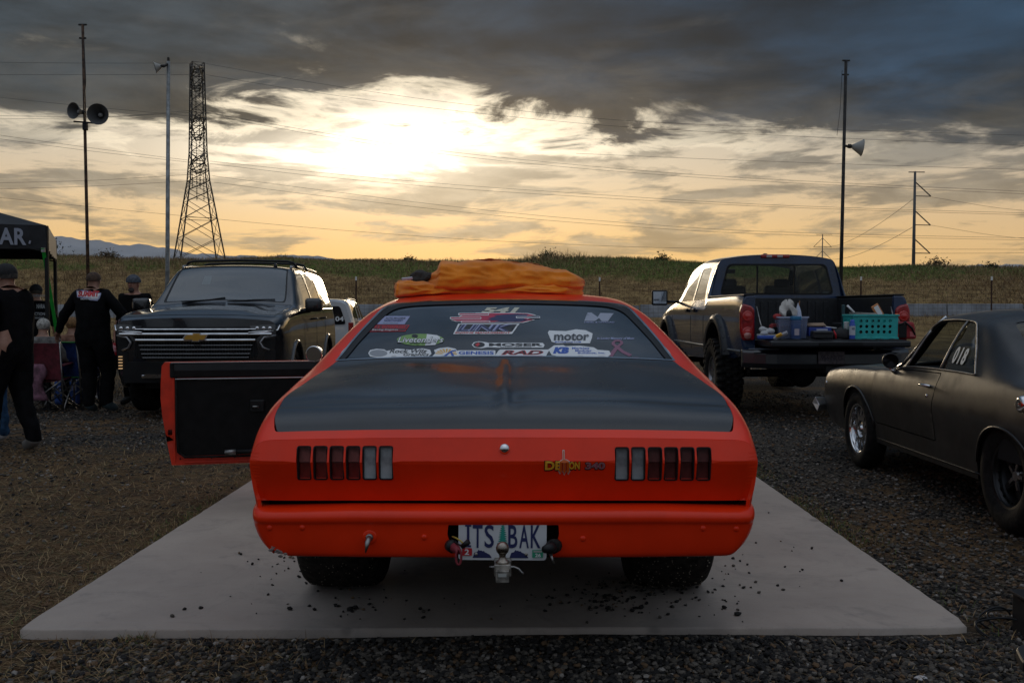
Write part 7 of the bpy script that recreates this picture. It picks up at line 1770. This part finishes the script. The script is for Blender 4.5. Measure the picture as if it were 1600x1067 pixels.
    mb.box((0, 0, .045), (.20, .12, .02)); mb.build('towel', mat('paper_towel', (.5, .5, .5), .9), t)
    t = T('folded_cloth', 'folded blue shop cloth on the left end of the tailgate', 'cloth', 1198, -.12, .05, zt); MB().box((0, 0, .022), (.20, .10, .04)).build('cloth', mat('blue_shop_cloth', (.03, .08, .35), .8, bump=.4), t, bevel=.012)
    t = T('blister_pack', 'grey and yellow packaged part leaning in front of the clear tote', 'package', 1220, -.2, -.4, zt); MB().box((0, 0, .045), (.17, .05, .03), rot=(.5, -.45, 0)).build('card', mat('grey_card', (.30, .30, .32), .6), t, bevel=.004); MB().box((-.015, -.03, .05), (.07, .03, .03), rot=(.5, -.45, 0)).build('yellow_part', M_yel, t, bevel=.004)
    t = T('blue_box', 'flat blue box with a white label beneath a coiled hose', 'box', 1278, .02, .02, zt); MB().box((0, 0, .085), (.26, .18, .10)).build('carton', mat('blue_carton', (.02, .05, .28), .6), t, bevel=.004); MB().box((.02, -.0915, .09), (.13, .003, .06)).build('carton_label', mat('pale_blue_label', (.45, .48, .6), .6), t)
    MB().box((.02, -.0935, .09), (.08, .002, .02)).build('label_print', M_navy, t)
    t = T('coiled_hose', 'coil of tan hose lying on the flat blue box', 'hose', 1275, .02, 0, zt+.145)
    MB().tube([((.115-.004*k/10)*math.cos(a), (.09-.003*k/10)*math.sin(a), .004+.011*(k/28)) for k, a in enumerate(np.linspace(0, 6.283*3, 84))], .010, 6).build('hose', mat('tan_hose', (.36, .25, .17), .6), t, True); MB().box((.02, -.02, .022), (.13, .05, .02), rot=(0, 0, .4)).build('dark_tool', M_trim, t, bevel=.006)
    t = T('black_case', 'black tool case in front of the flat blue box', 'case', 1284, -.2, .0, zt); MB().box((0, 0, .055), (.23, .13, .09)).build('case_body', mat('case_plastic', (.014, .014, .016), .4), t, bevel=.015); MB().box((0, -.068, .075), (.20, .01, .02)).build('case_lip', M_trim, t, bevel=.003)
    t = T('red_cable', 'short loop of red cable right of the black tool case', 'cable', 1303, -.18, 0, zt); MB().tube([(-.02, 0, .01), (-.025, 0, .07), (.0, .0, .10), (.02, 0, .06), (.025, 0, .01)], .011, 8).build('cable', M_redp, t, True)
    t = T('socket_set', 'heap of dark tools and sockets beside the blue box', 'tools', 1299, .03, 0, zt); mb = MB()
    for k in range(12): mb.box((rr.uniform(-.09, .09), rr.uniform(-.05, .05), .03+k*.008), (rr.uniform(.06, .15), .03, .025), rot=(rr.uniform(-.2, .2), rr.uniform(-.3, .3), rr.uniform(-1, 1)))
    mb.build('tool_heap', mat('tool_dark', (.05, .045, .045), .45, .4), t, kind='stuff'); MB().box((-.02, -.02, .135), (.14, .06, .012), rot=(0, .1, .3)).build('white_card', M_white, t)
    t = T('black_bag', 'slumped black cloth bag left of the white bottles', 'bag', 1317, -.1, 0, zt); R_ = [[(.12*k*math.cos(a)*(1+.1*math.sin(3*a)), .09*k*math.sin(a), z) for a in np.linspace(0, 6.283, 20, endpoint=False)] for z, k in ((.0, .9), (.03, 1.05), (.07, .95), (.11, .6), (.125, .2))]; MB().rings(R_).build('bag', mat('black_cloth', (.01, .01, .011), .8, bump=.6, bscale=25), t, True)
    t = T('green_rod', 'dark green upright bar standing behind the black bag', 'bar', 1317.5, .25, 0, zt-.02); MB().box((0, 0, .21), (.036, .03, .42)).build('bar', mat('dark_green_paint', (.02, .06, .07), .5), t, bevel=.004)
    t = T('white_bottle', 'plain white bottle behind the blue spray can', 'bottle', 1323.5, .0, 0, zt); MB().lathe([(.001, 0), (.034, 0), (.035, .17), (.034, .175), (.036, .18), (.036, .20), (.001, .202)], 20).build('bottle', mat('off_white_plastic', (.5, .5, .48), .45), t, True)
    t = T('spray_can', 'white and blue spray can left of the turquoise crate', 'spray can', 1332, -.20, 0, zt); MB().lathe([(.001, 0), (.032, 0), (.033, .01), (.033, .17), (.022, .195)], 20).build('can', mat('can_blue', (.03, .09, .42), .3), t, True); MB().lathe([(.0337, .05), (.0337, .155)], 20).build('can_wrap', mat('can_white', (.5, .53, .58), .35), t, True); MB().lathe([(.024, .19), (.024, .225), (.001, .228)], 16).build('can_cap', mat('can_blue_cap', (.02, .08, .45), .35), t, True)
    lettering('can_print', 'WD', (-.018, .11, .018, .135), lambda u, v: np.stack([u, -np.sqrt(.0342**2-np.clip(u, -.03, .03)**2)-.0006, v], 1), M_navy, t)
    t = T('clear_bottle', 'clear bottle with orange cap right of the turquoise crate', 'bottle', 1401, .0, 0, zt); MB().lathe([(.001, 0), (.042, .0), (.043, .2), (.03, .235), (.018, .25), (.018, .27)], 18).build('bottle', glassmat('clear_bottle_plastic', (.7, .7, .7), .08, 1.45, .3, (.35, .30, .30)), t, True); MB().lathe([(.022, .262), (.022, .295), (.001, .297)], 12).build('cap', M_orangep, t, True)
    t = T('red_toolbag', 'red and black tool bag at the right end of the tailgate', 'tool bag', 1413, -.04, 0, zt); MB().box((0, 0, .10), (.24, .18, .20), taper=.8).build('bag_body', mat('red_bag_cloth', (.30, .015, .02), .7, bump=.4, bscale=30), t, bevel=.03); MB().box((-.05, -.085, .10), (.09, .03, .17)).build('black_pocket', M_trim, t, bevel=.01); MB().tube([(-.09, -.09, .16), (-.03, -.10, .20), (.05, -.10, .13), (.09, -.09, .05)], .012, 6).build('bag_strap', M_trim, t, True); MB().box((.06, -.092, .06), (.06, .004, .06)).build('bag_label', mat('red_pale_label', (.5, .12, .12), .5), t)
gear()

# ------------------------------------------------------------------ things lying at the lower right
def corner_things():
    p = at(1582, 1022, 3.72); t = thing('round_cover', 'flat matte black rounded cover lying on the gravel in the lower right corner', 'cover', (2.00, 3.70, -.045), rad(10))
    MB().rings([[(a, b, z) for a, b in rounded([(-.16*k, -.10*k), (-.02*k, -.15*k), (.30*k, -.13*k), (.34*k, .10*k), (-.04*k, .12*k)], .08)] for z, k in ((.0, 1), (.03, 1.02), (.055, 1), (.062, .95))]).build('cover', mat('matte_black_plastic', (.016, .016, .018), .55, nscale=8, namp=.2), t, bevel=.004)
    t = thing('black_box', 'small black box half cut off at the right edge beyond the round cover', 'box', (2.19, 4.02, -.05)); MB().box((0, 0, .09), (.22, .18, .18)).build('box_body', M_dark, t, bevel=.012); MB().box((0, 0, .185), (.24, .20, .012)).build('box_lid', M_trim, t, bevel=.003)
    t = thing('cable_coil', 'loose coils of thin black cable on the gravel at the right edge', 'cable', (2.02, 4.12, -.045))
    for k, (cx, cy, r, tl) in enumerate(((0, 0, .07, 1.1), (-.02, -.09, .10, .5), (.10, .02, .12, .4), (.06, -.05, .16, .15))):
        MB().tube([(cx+r*math.cos(a), cy+r*.7*math.sin(a)*math.cos(tl), .012+(r*math.sin(a)+r)*math.sin(tl)*.7+.01*math.sin(a*2+k)) for a in np.linspace(.3, 5.9, 30)], .0045, 6).build('cable_loop', M_trim, t, True)
    t = thing('paper_scrap', 'small white scrap on the dark gravel in the lower right foreground', 'scrap', (1.49, 3.57, -.035), .5); MB().rings([[(a*k, b*k*.6, z) for a, b in rrect(-.03, -.03, .03, .03, .012)] for z, k in ((0, .9), (.008, 1), (.012, .8))]).build('scrap', mat('off_white_scrap', (.45, .43, .42), .8), t)
corner_things()

# ------------------------------------------------------------------ gravel, straw and grass
ICO = None
def ico():
    p = (1+5**.5)/2; V = np.array([(-1, p, 0), (1, p, 0), (-1, -p, 0), (1, -p, 0), (0, -1, p), (0, 1, p), (0, -1, -p), (0, 1, -p), (p, 0, -1), (p, 0, 1), (-p, 0, -1), (-p, 0, 1)], float); V /= np.linalg.norm(V[0])
    F_ = np.array([(0, 11, 5), (0, 5, 1), (0, 1, 7), (0, 7, 10), (0, 10, 11), (1, 5, 9), (5, 11, 4), (11, 10, 2), (10, 7, 6), (7, 1, 8), (3, 9, 4), (3, 4, 2), (3, 2, 6), (3, 6, 8), (3, 8, 9), (4, 9, 5), (2, 4, 11), (6, 2, 10), (8, 6, 7), (9, 8, 1)])
    return V, F_
def fast_mesh(name, V, T, mats, midx=None, smooth=False, **props):
    me = bpy.data.meshes.new(name); V = np.ascontiguousarray(V, dtype=np.float32); T = np.ascontiguousarray(T, dtype=np.int32)
    me.vertices.add(len(V)); me.vertices.foreach_set('co', V.ravel()); me.loops.add(T.size); me.loops.foreach_set('vertex_index', T.ravel()); me.polygons.add(len(T))
    me.polygons.foreach_set('loop_start', np.arange(0, T.size, T.shape[1], dtype=np.int32))
    if midx is not None: me.polygons.foreach_set('material_index', midx.astype(np.int32))
    for m in mats: me.materials.append(m)
    me.update(calc_edges=True); me.polygons.foreach_set('use_smooth', [smooth]*len(T)); me.validate()
    return link(bpy.data.objects.new(name, me), None, **props)
def stones(name, P, size, mats, rng, flat=.65, sink=.3, w=None, **props):
    V0, F0 = ico(); n = len(P); S_ = np.stack([size*rng.uniform(.75, 1.3, n), size*rng.uniform(.75, 1.3, n), size*flat*rng.uniform(.7, 1.3, n)], 1)
    V = V0[None]*(1+rng.uniform(-.22, .22, (n, 12, 1)))*S_[:, None]
    a = rng.uniform(0, 6.28, n); c, s_ = np.cos(a)[:, None], np.sin(a)[:, None]; tl = rng.uniform(-.5, .5, n)[:, None]
    x = V[..., 0]*c - V[..., 1]*s_; y = V[..., 0]*s_ + V[..., 1]*c; z = V[..., 2] + x*np.sin(tl)*.5
    V = np.stack([x, y, z], -1) + P[:, None]; V[..., 2] += (S_[:, 2]*(1-sink))[:, None]
    T = (F0[None] + (np.arange(n)*12)[:, None, None]).reshape(-1, 3)
    mi = np.repeat(rng.choice(len(mats), n, p=w), 20)
    return fast_mesh(name, V.reshape(-1, 3), T, mats, mi, **props)
def patchy(x, y): return bumps(x, y, .9, 17)
def ground_cover():
    rng = np.random.default_rng(5)
    G = [mat('stone_dark', (.024, .022, .021), .8, nscale=30, namp=.2, spec=.2), mat('stone_mid', (.085, .073, .060), .85, nscale=30, namp=.2, spec=.2), mat('stone_pale', (.145, .125, .105), .85, spec=.2), mat('stone_brown', (.13, .080, .045), .85, spec=.2), mat('stone_light', (.24, .215, .19), .85, spec=.2)]
    on_slab = lambda x, y: (x > -2.06) & (x < 1.95) & (y > 4.0) & (y < 9.35)
    def scatter(n, x0, x1, y0, y1, left=True):
        # even density on screen falls off with distance
        y = y0*(y1/y0)**rng.uniform(0, 1, n); x = rng.uniform(x0, x1, n)*np.maximum(1, y/5.); k = ~on_slab(x, y); return x[k], y[k]
    x, y = scatter(52000, -2.6, 2.9, 3.0, 16)
    lw = sstep(-x, 1.3, 2.2)*sstep(-y, -11.2, -6.5); straw = patchy(x, y) + .9*lw
    k = (straw < .80+rng.normal(0, .22, len(x))) | (rng.uniform(0, 1, len(x)) < .10); x, y = x[k], y[k]
    sz = rng.uniform(.005, .0115, len(x))*(1+.04*y)
    stones('gravel', np.stack([x, y, ground_z(x, y)], 1), sz, G, rng, w=[.26, .32, .18, .19, .05], kind='stuff')
    n = 15000; x = rng.uniform(-2.7, 2.7, n); y = rng.uniform(3.0, 4.06, n); k = ~on_slab(x, y-.0) & ((x > -.9) | (rng.uniform(0, 1, n) < .25)); x, y = x[k], y[k]
    stones('gravel', np.stack([x, y, ground_z(x, y)+.003], 1), rng.uniform(.006, .0145, len(x)), G, rng, w=[.62, .28, .05, .04, .01], kind='stuff')  # larger share of dark stones puts the foreground vignette into the colour
    # crumbs on the slab
    P = []; 
    for (px, py, sx, sy, n) in ((960, 935, 55, 16, 150), (1020, 915, 60, 14, 80), (1150, 930, 60, 22, 20), (500, 905, 55, 22, 42), (560, 950, 70, 12, 24), (420, 890, 60, 18, 12), (740, 945, 120, 18, 12), (1180, 880, 40, 20, 14), (470, 880, 30, 12, 20), (330, 950, 90, 20, 6), (1050, 955, 60, 10, 10), (1240, 850, 90, 60, 7), (290, 860, 70, 40, 6)):
        for _ in range(n): P.append((rng.normal(px, sx), rng.normal(py, sy)))
    Q = []
    for a, b in P:
        Y = CAM_Z*FPX/max(60, b-482); X = (a-800)/FPX*Y
        if on_slab(np.array(X+.0), np.array(Y-.03)) and Y > 4.08 and abs(X) < 1.85: Q.append((X, Y, 0.))
    Q = np.array(Q); stones('loose_gravel', Q, rng.uniform(.0022, .0098, len(Q))**1.0, G, rng, w=[.70, .16, .04, .08, .02], sink=.1, kind='stuff')
    V0, F0 = ico(); base = None
    for k, (a, b, s_) in enumerate(((283, 957, .012), (309, 955, .014), (449, 957, .017), (545, 958, .022), (553, 955, .018), (575, 949, .012), (655, 957, .014), (952, 956, .018), (990, 960, .016), (1004, 955, .019), (1060, 945, .014), (1135, 955, .017), (1157, 966, .020), (930, 945, .015), (1148, 876, .013), (1092, 922, .012), (860, 950, .013), (1046, 965, .012))):
        Y = CAM_Z*FPX/(b-482); X = (a-800)/FPX*Y; r = np.random.default_rng(k); V = V0*(1+r.uniform(-.25, .2, (12, 1)))*np.array((1.1, .9, .7))*s_*.8
        o = mk('stone', V, F0, G[0], None, False); o.location = (X, max(Y, 4.10), s_*.42); o.rotation_euler = (0, 0, k*1.3); tag(o, 'small dark stone lying loose on the concrete slab behind the tyres', 'stone', 'dark stones on the slab')
    # straw and grass blades
    def blades(name, x, y, h, w, lean, mats, mi, curl=.5, **props):
        n = len(x); z = ground_z(x, y)+.003; a = rng.uniform(0, 6.28, n); l = lean*rng.uniform(.3, 1.2, n); dx, dy = np.cos(a)*l, np.sin(a)*l
        b = rng.uniform(0, 6.28, n); ux, uy = np.cos(b)*w, np.sin(b)*w; P0 = np.stack([x, y, z], 1); up = h*np.clip(1-l*.6, .12, 1)
        m1 = P0 + np.stack([dx*h*.45, dy*h*.45, up*.62], 1); tip = P0 + np.stack([dx*h, dy*h, up*np.where(l > 1, .45, 1.)], 1); U = np.stack([ux, uy, 0*ux], 1)
        V = np.stack([P0-U, P0+U, m1-U*.7, m1+U*.7, tip], 1).reshape(-1, 3); i = (np.arange(n)*5)[:, None, None]
        T = (np.array([(0, 1, 3), (0, 3, 2), (2, 3, 4)])[None]+i).reshape(-1, 3); return fast_mesh(name, V, T, mats, np.repeat(mi, 3), **props)
    S1 = mat('straw_pale', (.34, .23, .11), .9); S2 = mat('straw_brown', (.15, .085, .04), .9); S3 = mat('grass_green', (.10, .135, .028), .8); S4 = mat('grass_dull', (.085, .085, .03), .85)
    x, y = scatter(105000, -2.7, 2.9, 3.05, 15); straw = patchy(x, y) + 1.0*sstep(-x, 1.3, 2.2)*sstep(-y, -11.2, -6.5) + .35*(y < 4.1)*(x < -.6) + .30*(y < 4.1)*bumps(x, y, 2.5, 31); k = straw > .55+rng.normal(0, .25, len(x)); x, y = x[k], y[k]
    blades('dry_straw', x, y, rng.uniform(.03, .075, len(x))*(1+.04*y), .0012*(1+.12*y), 2.0, [S1, S2, S4], rng.choice(3, len(x), p=[.36, .50, .14]), kind='stuff')
    # green fringe along the slab edges
    n = 5200; u = rng.uniform(4.0, 9.5, n); sd = rng.choice((-1, 1), n, p=[.35, .65]); x = np.where(sd < 0, -2.04-np.abs(rng.normal(0, .07, n)), 1.93+np.abs(rng.normal(0, .11, n))); k = (bumps(x*0, u, 2.6, 8)*1. > .15) | (rng.uniform(0, 1, n) < .15); x, u = x[k], u[k]
    blades('edge_grass', x, u, rng.uniform(.02, .055, len(x)), .0018, .8, [S3, S1, S2], rng.choice(3, len(x), p=[.40, .25, .35]), kind='stuff')
    n = 2600; x = rng.uniform(-2., .2, n); y = 4.03-np.abs(rng.normal(0, .05, n)); k = bumps(x, 0*x, 3.1, 9) > .1; x, y = x[k], y[k]
    blades('edge_grass', x, y, rng.uniform(.02, .05, len(x)), .0018, .8, [S3, S1, S2], rng.choice(3, len(x), p=[.35, .3, .35]), kind='stuff')
    # weeds in the field, the bank's straw and green crest
    n = 62000; y = 15*(50/15)**rng.uniform(0, 1, n); x = rng.uniform(-.62, .62, n)*y; k = bumps(x, y, .6, 4)+.02*(y-22) > .0; k &= ~((y > 42.8) & (y < 48)); x, y = x[k], y[k]
    blades('field_straw', x, y, rng.uniform(.08, .26, len(x)), .0035*(1+.02*y), .9, [S1, S2, S4], rng.choice(3, len(x), p=[.45, .4, .15]), kind='stuff')
    n = 120000; y = rng.uniform(49, 73, n); x = rng.uniform(-.60, .60, n)*y*1.02; z = ground_z(x, y)
    gf = bumps(x, y, .22, 6)*.5 + sstep(z, 2.8, 4.1)*1.0 + sstep(x, -26, 5)*.30 - .8; r = rng.uniform(0, 1, n)
    mi = np.where(gf+rng.normal(0, .3, n) > .35, np.where(r < .75, 2, 3), np.where(r < .52, 0, np.where(r < .92, 1, 3)))
    hh = rng.uniform(.12, .42, n)*np.where(mi >= 2, .7, 1.)*(1+1.1*(bumps(x, y, .8, 12) > 1.0))*(.75+.35*bumps(x, y, .35, 14).clip(-1, 1.6))
    blades('bank_grass', x, y, hh, .016, .8, [S1, S2, S3, S4], mi, kind='stuff')
    # scrub on the crest, each bush its own
    rb = random.Random(8); V0, F0 = ico()
    LB = mat('bush_dark', (.035, .04, .018), .9); LC = mat('bush_dry', (.12, .085, .045), .9)
    spots = [(52, 13, 'dark scrubby bush on the bank under the canopy edge', 1.9, LB), (24, 8, 'low dry bush on the bank at the far left', 1.1, LC), (170, 4, 'small dry bush on the bank crest above the suited man', .75, LC), (640, 3, 'tiny weed clump on the crest left of the red car roof', .45, LB), (858, 6, 'low green bush on the crest above the orange sweatshirt', .8, LB), (1035, 4, 'small weed clump on the crest left of the pickup', .6, LB), (1462, 5, 'dry bush on the crest right of the grey monopole', .8, LC), (1548, 3, 'small weed clump on the crest near the right edge', .5, LB)]
    for px, _, lab, r0, m in spots:
        Y = 69.; x = gpt(px, Y); t = thing('bush', lab, 'bush', (x, Y, gz(x, Y)))
        n = int(520*r0); P = np.array([(rb.gauss(0, r0*.5), rb.gauss(0, r0*.35), abs(rb.gauss(0, r0*.34))) for _ in range(n)]); q = np.array([[rb.uniform(-1, 1) for _ in range(9)] for _ in range(n)]).reshape(n, 3, 3)*.10
        me = mk('foliage', (P[:, None]+q).reshape(-1, 3), [(3*i, 3*i+1, 3*i+2) for i in range(n)], m, t, False)
        mb = MB()
        for k in range(5): mb.tube([(0, 0, -.1), (rb.uniform(-.3, .3)*r0, rb.uniform(-.2, .2)*r0, .35*r0), (rb.uniform(-.6, .6)*r0, rb.uniform(-.3, .3)*r0, .75*r0)], [.03, .02, .008], 5)
        mb.build('stems', mat('bush_stem', (.05, .035, .025), .9), t)
ground_cover()
# ------------------------------------------------------------------ evening haze over the plain
def haze():
    m = bpy.data.materials.new('evening_haze'); m.use_nodes = True; t = NT(m.node_tree); t.n.clear()
    v = t.node('ShaderNodeVolumePrincipled'); v.inputs['Color'].default_value = (.95, .93, .90, 1); v.inputs['Density'].default_value = 2.5e-5; v.inputs['Anisotropy'].default_value = .5
    out = t.node('ShaderNodeOutputMaterial'); t.l.new(v.outputs[0], out.inputs['Volume'])
    mb = MB(); mb.box((0, 4300, 187), (56000, 16000, 398)); mb.build('haze', m, kind='stuff')
haze()
